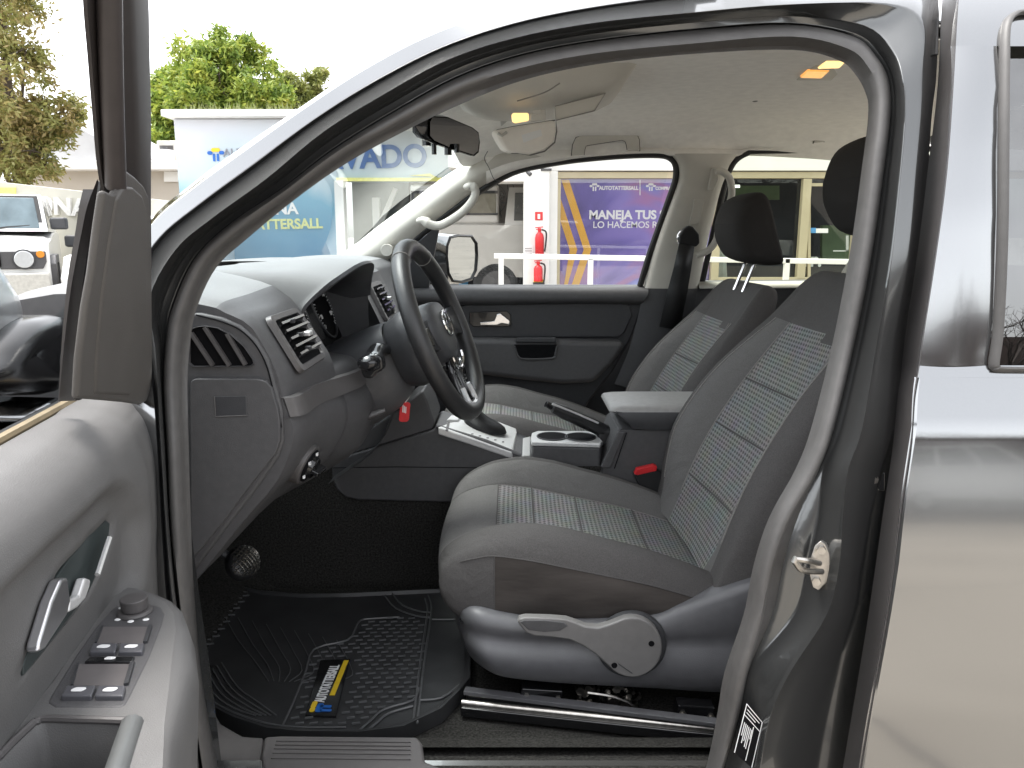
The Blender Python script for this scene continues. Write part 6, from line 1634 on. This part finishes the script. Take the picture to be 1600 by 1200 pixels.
# boxy off-roader facing the camera at the left
hp = W(38, 405, 8.9); jy = math.radians(-62); jca, jsa = math.cos(jy), math.sin(jy)
jm, T = car("off_road_car", "small boxy white off-road car with a round headlamp facing us at the left", "car", (hp.x - (1.69 * jca - .56 * jsa), hp.y - (1.69 * jsa + .56 * jca), G + .02), jy, 3.4, 1.62, 1.68, 1.08, 1.2, M['whitecar'], 'boxy')
for o_ in jm.children:
    if o_.name.startswith('windscreen'): o_.data.materials[0] = mat("pale_blue_glass", (.13, .17, .19), .2, 0, 0, .35, 2.5, spec=.25)
fwd = T((1, 0, 0)) - T((0, 0, 0)); lft = T((0, 1, 0)) - T((0, 0, 0)); UPZ = V((0, 0, 1)); zl_ = hp.z - G - .02
P = [T((.85 + (.544 - .85) * f + .006, yy * .81 * (.97 + (.905 - .985) * f) * .96, 1.2 + (1.68 - 1.2) * f + .006)) for yy, f in ((-1, .03), (1, .03), (1, .95), (-1, .95))]
b = MB(); b.prism(P, fwd * -.02); b.build("windscreen_rubber", M['rubber'], jm, bevel=.006)
b = MB(); b.prism([T((1.705, y, z)) for y, z in ((-.76, zl_ - .11), (.74, zl_ - .11), (.78, zl_ - .03), (.78, zl_ + .09), (-.78, zl_ + .09), (-.78, zl_ - .03))], fwd * .02); b.build("front_grille_panel", M['plastic'], jm, bevel=.01)
for y in (.56, -.56):
    c = T((1.715, y, zl_)); b = MB(); b.cyl(c, c + fwd * .04, .098, n=28); hl_ = b.build("headlamp", mat("headlamp_lens", (.62, .64, .65), .12, .3, 0, .05, 30), jm, bevel=.012)
    b = MB(); b.tube([c + fwd * .025 + lft * .106 * math.cos(q) + UPZ * .106 * math.sin(q) for q in [2 * math.pi * k / 28 for k in range(28)]], .009, 8, closed=True); b.build("lamp_ring", M['plastic2'], hl_)
for y in (.725, -.725):
    c = T((1.715, y, zl_ + .055)); b = MB(); b.cyl(c, c + fwd * .03, .042, n=20); b.build("turn_signal", mat("amber_lens", (.70, .26, .03), .25, 0, 0, .05, 30), jm, bevel=.008)
for k in range(5):
    b = MB(); y = .30 - .15 * k; b.bar(T((1.73, y, zl_ - .08)), T((1.73, y, zl_ + .07)), .07, .02, up=fwd); b.build("grille_slot", M['black'], jm)
b = MB(); b.prism([T((1.66, y, z)) for y, z in ((-.80, .38), (.80, .38), (.80, zl_ - .15), (-.80, zl_ - .15))], fwd * .14); b.build("bumper", mat("beige_white_plastic", (.50, .49, .45), .5), jm, bevel=.03)
b = MB(); b.prism([T((x, .80, z)) for x, z in ((1.60, .42), (1.62, zl_ - .06), (1.50, zl_ + .04), (.75, zl_ + .04), (.62, .42), (.72, .42), (.82, zl_ - .06), (1.40, zl_ - .06), (1.50, .42))], lft * .07); b.build("fender_flare", M['plastic'], jm, bevel=.01)
b = MB(); b.tube([T((.86, .1, 1.23)), T((.82, .35, 1.27)), T((.80, .60, 1.29))], .012, 6); b.build("wiper", M['rubber'], jm)
# white car mostly hidden behind the door frame
car("hatchback", "white hatchback mostly hidden behind the truck window post beside the boxy off-roader", "car", (W(212, 390, 10.2).x, 12.5 - 1.4, G), -math.pi / 2 + .25, 3.9, 1.7, 1.46, 1.0, 1.0, M['whitecar'], 'car')
# champagne pickup behind the passenger mirror
pk, T = car("parked_pickup", "champagne pickup with a canopy over its bed in the garage bay behind the white column", "pickup truck", (W(775, 430, 11.75).x + 1.32, 11.75 + .9, G + .08), 0.0, 4.4, 1.8, 1.82, 1.15, 1.26, M['silvercar'], 'pickup')
zc0, zc1 = G + .08 + 1.27, G + .08 + 1.86
b = MB(); xr0 = W(775, 430, 11.75).x
b.box((xr0 - .62, 12.65, (zc0 + zc1) / 2), (1.34, 1.62, zc1 - zc0)); b.build("bed_canopy", M['silvercar'], pk, bevel=.05)
b = MB(); b.box((xr0 - .62, 11.835, (zc0 + zc1) / 2 + .02), (1.25, .03, .34)); b.build("canopy_window", mat("canopy_glass", (.16, .15, .12), .08, 0, 0, .35, 2.5), pk, bevel=.01)
b = MB(); b.box((xr0 - .62, 11.83, (zc0 + zc1) / 2 + .18), (1.3, .035, .04)); b.box((xr0 - .62, 11.83, (zc0 + zc1) / 2 - .14), (1.3, .035, .03)); b.box((xr0 - 1.24, 11.83, (zc0 + zc1) / 2 + .02), (.05, .035, .36)); b.build("window_rubber", M['rubber'], pk)

# ---- showroom building on the right
YB = 11.4
sb_ = thing("showroom_building", "white showroom building with a purple poster window and beige framed glass doors", "building", (W(1100, 400, YB).x, YB, G))
xB0, xB1 = W(858, 300, YB).x, W(1700, 300, YB).x
zf0, zf1 = W(950, 268, YB).z, W(950, 150, YB).z
b = MB(); b.box(((xB0 + xB1) / 2, YB + .1, (zf0 + zf1) / 2), (xB1 - xB0, .5, zf1 - zf0)); b.build("fascia", M['white'], sb_, bevel=.01)
b = MB(); b.box((W(863, 300, YB).x, YB + .05, (G + zf0) / 2), (.14, .4, zf0 - G)); b.build("wall_return", M['white'], sb_, bevel=.01)
b = MB(); b.box(((xB0 + xB1) / 2, YB + 6, (zf1) - .6), (xB1 - xB0, 11.5, .2)); b.build("ceiling", M['white'], sb_)
fm = mat("beige_window_frame", (.46, .40, .27), .5, 0, 0, .05, 3)
b = MB(); zt_ = W(950, 272, YB).z
b.box(((W(868, 300, YB).x + xB1) / 2, YB - .05, zt_ - .02), (xB1 - W(868, 300, YB).x, .1, .09)); wfh = b.build("window_head", fm, sb_, bevel=.008)
for x0, x1 in ((868, 875), (1112, 1124), (1247, 1260), (1330, 1342)):
    b = MB(); xa, xb = W(x0, 350, YB).x, W(x1, 350, YB).x; b.box(((xa + xb) / 2, YB - .05, (G + zt_) / 2 - .03), (xb - xa, .1, zt_ - G - .08)); b.build("mullion", fm, sb_, bevel=.006)
b = MB(); b.box(((W(1112, 436, YB).x + xB1) / 2, YB - .04, W(1200, 436, YB).z), (xB1 - W(1112, 436, YB).x, .12, .06)); b.build("window_sill", fm, sb_, bevel=.006)
b = MB(); b.prism(rect(1263, 286, 1326, 291, YB - .06), (0, .05, 0)); b.prism(rect(1262, 291, 1267, 440, YB - .06), (0, .05, 0)); b.build("door_frame", fm, sb_, bevel=.006)
b = MB(); b.grid([[V((x, YB + .02, z)) for x in (W(1112, 350, YB).x, xB1)] for z in (G, zt_)]); b.build("shop_glass", glassmat("shop_glass", (.72, .78, .76), .06), sb_)
b = MB(); b.box(((xB0 + xB1) / 2, YB + 5, 1.6), (xB1 - xB0, .2, 3.4)); b.box((W(1190, 400, YB + 2.5).x, YB + 2.5, .95), (1.6, .6, 1.5)); b.build("shop_interior", mat("navy_interior", (.022, .024, .045), .6, 0, 0, .3, 1.2), sb_)
b = MB(); b.prism(rect(1150, 290, 1218, 312, YB + 2.6), (0, .1, 0)); b.prism(rect(1285, 352, 1335, 410, YB + 1.5), (0, .1, 0)); b.build("green_panel", mat("muted_green_panel", (.16, .22, .13), .6, 0, 0, .2, 2), sb_)
b = MB(); b.prism(rect(1256, 356, 1275, 364, YB - .01), (0, .008, 0)); b.build("blue_sticker", mat("sticker_blue", (.08, .30, .62), .4), sb_)
b = MB(); b.prism(rect(1275, 357, 1294, 364, YB - .01), (0, .008, 0)); b.build("white_sticker", M['whitetext'], sb_)
b = MB(); b.prism(rect(1146, 289, 1156, 293, YB + 1.8), (0, .05, 0)); b.build("ceiling_lamp", mat("lamp_tube", (.9, .9, .9), .5, emit=(1, 1, .95), estr=1.2), sb_)
text("window_lettering", "er.", .29, W(1250, 416, YB - .01), (1, 0, 0), (0, 0, 1), mat("pale_lettering", (.45, .48, .47), .5), sb_, .004, 'LEFT', .006)
b = MB(); b.prism(rect(1228, 405, 1234, 411, YB - .01), (0, .008, 0)); b.prism(rect(1302, 391, 1326, 393, YB - .01), (0, .008, 0)); b.prism(rect(1322, 368, 1326, 393, YB - .01), (0, .008, 0)); b.build("white_decal", mat("pale_lettering", (.45, .48, .47), .5), sb_)
# poster filling the left window
def postermat():
    m = bpy.data.materials.new("purple_poster_print"); m.use_nodes = True
    n = m.node_tree.nodes; l = m.node_tree.links; bs = n["Principled BSDF"]; bs.inputs["Roughness"].default_value = .3
    tc = n.new("ShaderNodeTexCoord"); no = n.new("ShaderNodeTexNoise"); no.inputs["Scale"].default_value = .9; no.inputs["Detail"].default_value = 3; no.inputs["Distortion"].default_value = .8
    mp_ = n.new("ShaderNodeMapping"); mp_.inputs["Scale"].default_value = (1, 1, 1.3); mp_.inputs["Location"].default_value = (3.3, 0, 1.2); l.new(tc.outputs["Object"], mp_.inputs[0]); l.new(mp_.outputs[0], no.inputs["Vector"])
    rp = n.new("ShaderNodeValToRGB"); e = rp.color_ramp.elements
    e[0].position = .3; e[0].color = (.11, .09, .27, 1); e[1].position = .72; e[1].color = (.30, .36, .72, 1)
    for p, c in ((.40, (.16, .13, .40)), (.48, (.25, .20, .52)), (.56, (.36, .18, .38)), (.63, (.20, .22, .58))):
        k = e.new(p); k.color = (*c, 1)
    l.new(no.outputs[0], rp.inputs[0]); l.new(rp.outputs[0], bs.inputs["Base Color"]); return m
YP = YB + .03
po = thing("window_poster", "large purple window poster with two yellow chevrons and white slogan lettering", "poster", tuple(V((W(960, 440, YP).x, YP, G))))
b = MB(); x0, x1 = W(874, 350, YP).x, W(1113, 350, YP).x; b.box(((x0 + x1) / 2, YP, (G + zt_ - .05) / 2), (x1 - x0, .02, zt_ - .05 - G)); b.build("poster_sheet", postermat(), po)
yp = YP - .012
for pts in ([(877,281),(889,281),(924,390),(888,495),(876,495),(912,390)], [(874,309),(902,390),(866,495),(856,495),(890,390),(874,344)]):
    b = MB(); P = [W(x, y, yp) for x, y in pts]
    P = [V((max(p.x, x0 + .01), p.y, max(p.z, G))) for p in P]; b.prism(P, (0, -.006, 0)); b.build("chevron", M['orange'], po)
text("slogan_lettering", "MANEJA TUS SUEÑOS", .172, W(920, 342, yp), (1, 0, 0), (0, 0, 1), M['whitetext'], po, .004, 'LEFT', .006, 1.0)
text("slogan_lettering", "LO HACEMOS REALIDAD", .132, W(926, 356, yp), (1, 0, 0), (0, 0, 1), M['whitetext'], po, .004, 'LEFT', .001, 1.0)
text("logo_lettering", "AUTOTATTERSALL", .074, W(936, 296.5, yp), (1, 0, 0), (0, 0, 1), M['whitetext'], po, .004, 'LEFT', .003, .9)
text("logo_lettering", "COMPRA", .060, W(1024, 296.5, yp), (1, 0, 0), (0, 0, 1), M['whitetext'], po, .004, 'LEFT', .003, .9)
emblem(W(929, 292, yp), .12, (1, 0, 0), M['whitetext'], M['whitetext'], po); emblem(W(1017, 292, yp), .12, (1, 0, 0), M['whitetext'], M['whitetext'], po)
b = MB(); b.bar(W(1000, 281, yp), W(1000, 305, yp), .012, .006, up=(0, 1, 0)); b.build("logo_divider", M['whitetext'], po)
b = MB(); b.grid([[V((x, YB - .02, z)) for x in (W(875, 350, YB).x, W(1112, 350, YB).x)] for z in (G, zt_ - .06)]); b.build("poster_glass", glassmat("poster_glass", (.97, .97, .97), .16), sb_)

# column, soffit, camera, signs and extinguishers
YC_ = 10.9
co = thing("white_column", "white square column with red fire equipment beside the purple poster", "column", (W(838, 400, YC_).x, YC_, G))
b = MB(); xa, xb = W(818, 350, YC_).x, W(858, 350, YC_).x; b.box(((xa + xb) / 2, YC_ + .15, (G + 3.0) / 2), (xb - xa, .3, 3.0 - G)); b.build("column_shaft", M['white'], co, bevel=.008)
so = thing("white_soffit", "white flat canopy soffit over the column beside the garage bay", "canopy", (W(820, 250, YC_).x, YC_ + .3, 2.2))
b = MB(); b.prism([W(750, 284, YC_), W(818, 284, YC_), W(862, 268, YC_), W(862, 200, YC_), W(700, 200, YC_), W(700, 262, YC_), W(800, 270, YC_)], (0, .5, 0)); b.build("canopy_slab", M['white'], so, bevel=.01)
cm_ = thing("security_camera", "small black security camera under the white canopy", "camera", tuple(W(827, 270, YC_ - .1)))
b = MB(); b.tube([W(824, 268, YC_ - .1), W(829, 273, YC_ - .14)], .028, 12); b.build("camera_body", M['plastic2'], cm_, bevel=.004)
b = MB(); b.tube([W(825, 269, YC_ - .1), W(822, 264, YC_ - .02)], .01, 8); b.build("bracket", M['white'], cm_)
dl_ = thing("wall_lamp", "dark flat lamp fixed under the white fascia beside the column", "lamp", tuple(W(853, 265, YC_)))
b = MB(); b.prism(rect(845, 263, 862, 267, YC_ - .02), (0, .2, 0)); b.build("lamp_housing", M['plastic'], dl_, bevel=.006)
sg = thing("fire_sign", "square red fire extinguisher sign with a white symbol on the white column", "sign", tuple(W(841, 344, YC_ - .01)))
b = MB(); b.prism(rect(836, 331, 848, 344, YC_ - .012), (0, .008, 0)); b.build("sign_plate", M['red'], sg)
b = MB(); b.prism(rect(840, 334.5, 844, 342, YC_ - .018), (0, .006, 0)); b.build("sign_symbol", M['whitetext'], sg)
def exting(label, px, y0, y1):
    t = thing("fire_extinguisher", label, "fire extinguisher", tuple(W(px, y1, YC_ - .12)), "fire extinguishers on the white column")
    a, c = W(px, y1, YC_ - .12), W(px, y0 + 6, YC_ - .12); r = .062
    b = MB(); n = 24; prof = [(0, .75), (.02, 1), (.75, 1), (.88, .8), (.95, .4), (1, .3)]
    rows = [[a.lerp(c, f) + V((r * k * math.cos(q), r * k * math.sin(q), 0)) for q in [2 * math.pi * j / n for j in range(n + 1)]] for f, k in prof]
    b.grid(rows); b.build("cylinder", M['red'], t, sharp=70)
    b = MB(); b.box(c + V((0, 0, .02)), (.05, .05, .04)); b.bar(c + V((-.06, 0, .045)), c + V((.05, 0, .055)), .03, .014); b.bar(c + V((-.05, 0, .02)), c + V((.0, 0, .03)), .02, .012); b.build("valve_handle", M['red'], t, bevel=.004)
    b = MB(); b.tube(cr([c + V((.03, -.02, .02)), c + V((.09, -.03, -.02)), c + V((.085, -.03, -.18)), c + V((.07, -.04, -.28))], 5), .012, 8); b.build("hose", M['rubber'], t)
    return t
exting("upper red fire extinguisher hung on the white column under the square sign", 843, 355, 402)
exting("lower red fire extinguisher on the white column below the railing line", 841, 407, 440)
nt_ = thing("paper_notice", "white paper notice with faint lines on the white column beside the red extinguisher", "notice", tuple(W(826, 400, YC_ - .01)))
b = MB(); b.prism(rect(819, 383, 833, 400, YC_ - .012), (0, .006, 0)); b.build("sheet", M['whitetext'], nt_)
b = MB()
for k in range(3): b.bar(W(820, 388 + 4 * k, YC_ - .016), W(831, 388 + 4 * k, YC_ - .016), .006, .004, up=(0, 1, 0))
b.build("print_line", M['trim'], nt_)
bs_ = thing("striped_base", "yellow and black striped box at the foot of the white column", "box", tuple(W(841, 452, YC_ - .1)))
b = MB(); b.prism(rect(834, 437, 850, 441, YC_ - .12), (0, .1, 0)); b.build("yellow_band", M['yellow'], bs_); b = MB(); b.prism(rect(833, 441, 851, 460, YC_ - .12), (0, .1, 0)); b.build("black_band", M['plastic2'], bs_)
# garage bay behind the pickup
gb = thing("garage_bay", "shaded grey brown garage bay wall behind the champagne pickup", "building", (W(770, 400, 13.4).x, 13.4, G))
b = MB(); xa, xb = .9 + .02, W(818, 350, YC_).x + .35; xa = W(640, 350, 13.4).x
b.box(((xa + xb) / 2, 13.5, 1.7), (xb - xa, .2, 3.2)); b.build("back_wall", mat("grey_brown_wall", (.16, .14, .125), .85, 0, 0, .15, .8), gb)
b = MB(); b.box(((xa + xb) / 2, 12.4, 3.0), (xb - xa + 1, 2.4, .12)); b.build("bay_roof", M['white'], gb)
b = MB(); b.bar(W(745, 316, 13.38), W(825, 318, 13.38), .02, .02); b.build("wall_joint", M['plastic'], gb)
rs = thing("red_beam", "red steel beam across the garage bay above the champagne pickup", "beam", tuple(W(727, 342, 12.6)))
b = MB(); b.bar(W(700, 341, 12.6), W(745, 341, 12.6), .12, .06); b.build("beam_bar", mat("oxide_red_paint", (.25, .04, .035), .6), rs, bevel=.005)
for x in (728, 743):
    b = MB(); b.bar(W(x, 310, 12.6), W(x, 341, 12.6), .012, .012, up=(0, 1, 0)); b.build("hanger", M['plastic'], rs)
# wall fan
fn = thing("wall_fan", "large black caged wall fan in the garage bay above the champagne pickup", "fan", tuple(W(768, 340, 12.9)))
c = W(767, 311, 13.2); R_f = .26
b = MB()
for rr_ in (.26, .2, .13, .05): b.tube([c + V((rr_ * math.cos(a), -.07 * (1 - (rr_ / .26) ** 2), rr_ * math.sin(a))) for a in [2 * math.pi * k / 32 for k in range(32)]], .004 if rr_ < .26 else .008, 6, closed=True)
for k in range(24):
    a = 2 * math.pi * k / 24; b.tube([c + V((.04 * math.cos(a), -.07, .04 * math.sin(a))), c + V((.16 * math.cos(a), -.05, .16 * math.sin(a))), c + V((.26 * math.cos(a), 0, .26 * math.sin(a)))], .0022, 4)
b.build("fan_cage", M['plastic2'], fn)
for k in range(3):
    a = math.radians(20 + 120 * k); d = V((math.cos(a), 0, math.sin(a))); e_ = V((-math.sin(a), 0, math.cos(a)))
    b = MB(); b.grid([[c + d * r_ + e_ * w_ * .5 + V((0, .02 + .03, 0)), c + d * r_ - e_ * w_ * .5 + V((0, .02 - .02, 0))] for r_, w_ in ((.04, .05), (.12, .13), (.2, .15), (.235, .08))]); b.build("fan_blade", M['gloss'], fn, solid=.004)
b = MB(); b.cyl(c + V((0, -.04, 0)), c + V((0, .12, 0)), .035, .05, 16); b.build("fan_motor", M['silver'], fn)
b = MB(); b.tube([c + V((0, .1, 0)), c + V((.05, .12, -.16)), c + V((.10, .14, -.26))], .025, 8); b.box(c + V((.10, .14, -.28)), (.16, .1, .06)); b.build("fan_bracket", M['plastic2'], fn)
cb = thing("hanging_cable", "black cable loop hanging on the garage bay wall beside the fan", "cable", tuple(W(805, 318, 13.2)))
b = MB(); b.tube(cr(pix([(814,316),(806,300),(800,286),(796,284),(793,290),(796,300),(806,310),(816,320)], 13.2), 5), .008, 6); b.build("cable_loop", M['rubber'], cb)
# railing
YR = 7.5
rl_ = thing("white_railing", "white tubular railing in front of the column and the purple poster", "railing", (W(900, 400, YR).x, YR, G))
b = MB(); b.bar(W(772, 400, YR), W(1500, 412, YR), .05, .05); b.build("top_rail", M['white'], rl_, bevel=.006)
for x in (783, 923, 1075, 1230):
    b = MB(); p = W(x, 402, YR); b.box((p.x, YR, (G + p.z) / 2), (.05, .05, p.z - G - .02)); b.build("post", M['white'], rl_, bevel=.005)
# ---- what the polished side reflects: cars, a bare tree and an added dark backdrop behind the camera
car("parked_suv", "large white sport utility car reflected in the poster glass behind the viewer", "car", (12.5, -19.0, 0), .5, 4.9, 1.95, 1.9, 1.15, 1.2, M['whitecar'], 'car')
car("parked_sedan", "white saloon car reflected in the truck's rear door behind the viewer", "car", (21, -18.0, 0), 2.9, 4.6, 1.8, 1.45, .98, .95, M['whitecar'], 'car')
bw = thing("dark_backdrop", "dark weathered wall along the yard behind the viewer", "wall", (5, -30, 0))
b = MB(); b.box((10, -30, 2.4), (90, .3, 4.8)); b.build("wall_panel", mat("dark_brown_backdrop", (.06, .045, .04), .9, 0, 0, .4, .6), bw, bevel=.02)  # height set for the dark band in the door and window reflections
bt = thing("bare_tree", "leafless tree behind the viewer reflected in the truck's rear window", "tree", (15, -23, 0))
b = MB(); rr = random.Random(8)
def branch(p, d, L, r, lv):
    q = p + d * L; b.tube([p, p.lerp(q, .5) + V((rr.uniform(-.05, .05), rr.uniform(-.05, .05), 0)) * L, q], [r, r * .8, r * .6], 5)
    if lv:
        for k in range(3):
            nd = (d + V((rr.gauss(0, .55), rr.gauss(0, .55), rr.gauss(.1, .3)))).normalized(); branch(p.lerp(q, .6 + .4 * k / 2), nd, L * .68, r * .55, lv - 1)
branch(V((15, -23, 0)), V((0, 0, 1)), 2.6, .2, 6)
b.build("trunk", mat("grey_bark", (.06, .05, .045), .9, 0, 0, .3, 8), bt)

t2 = copy_tree(bt, V((6.5, -2.0, 0))); t2['label'] = "second leafless tree behind the viewer farther from the truck than its twin"
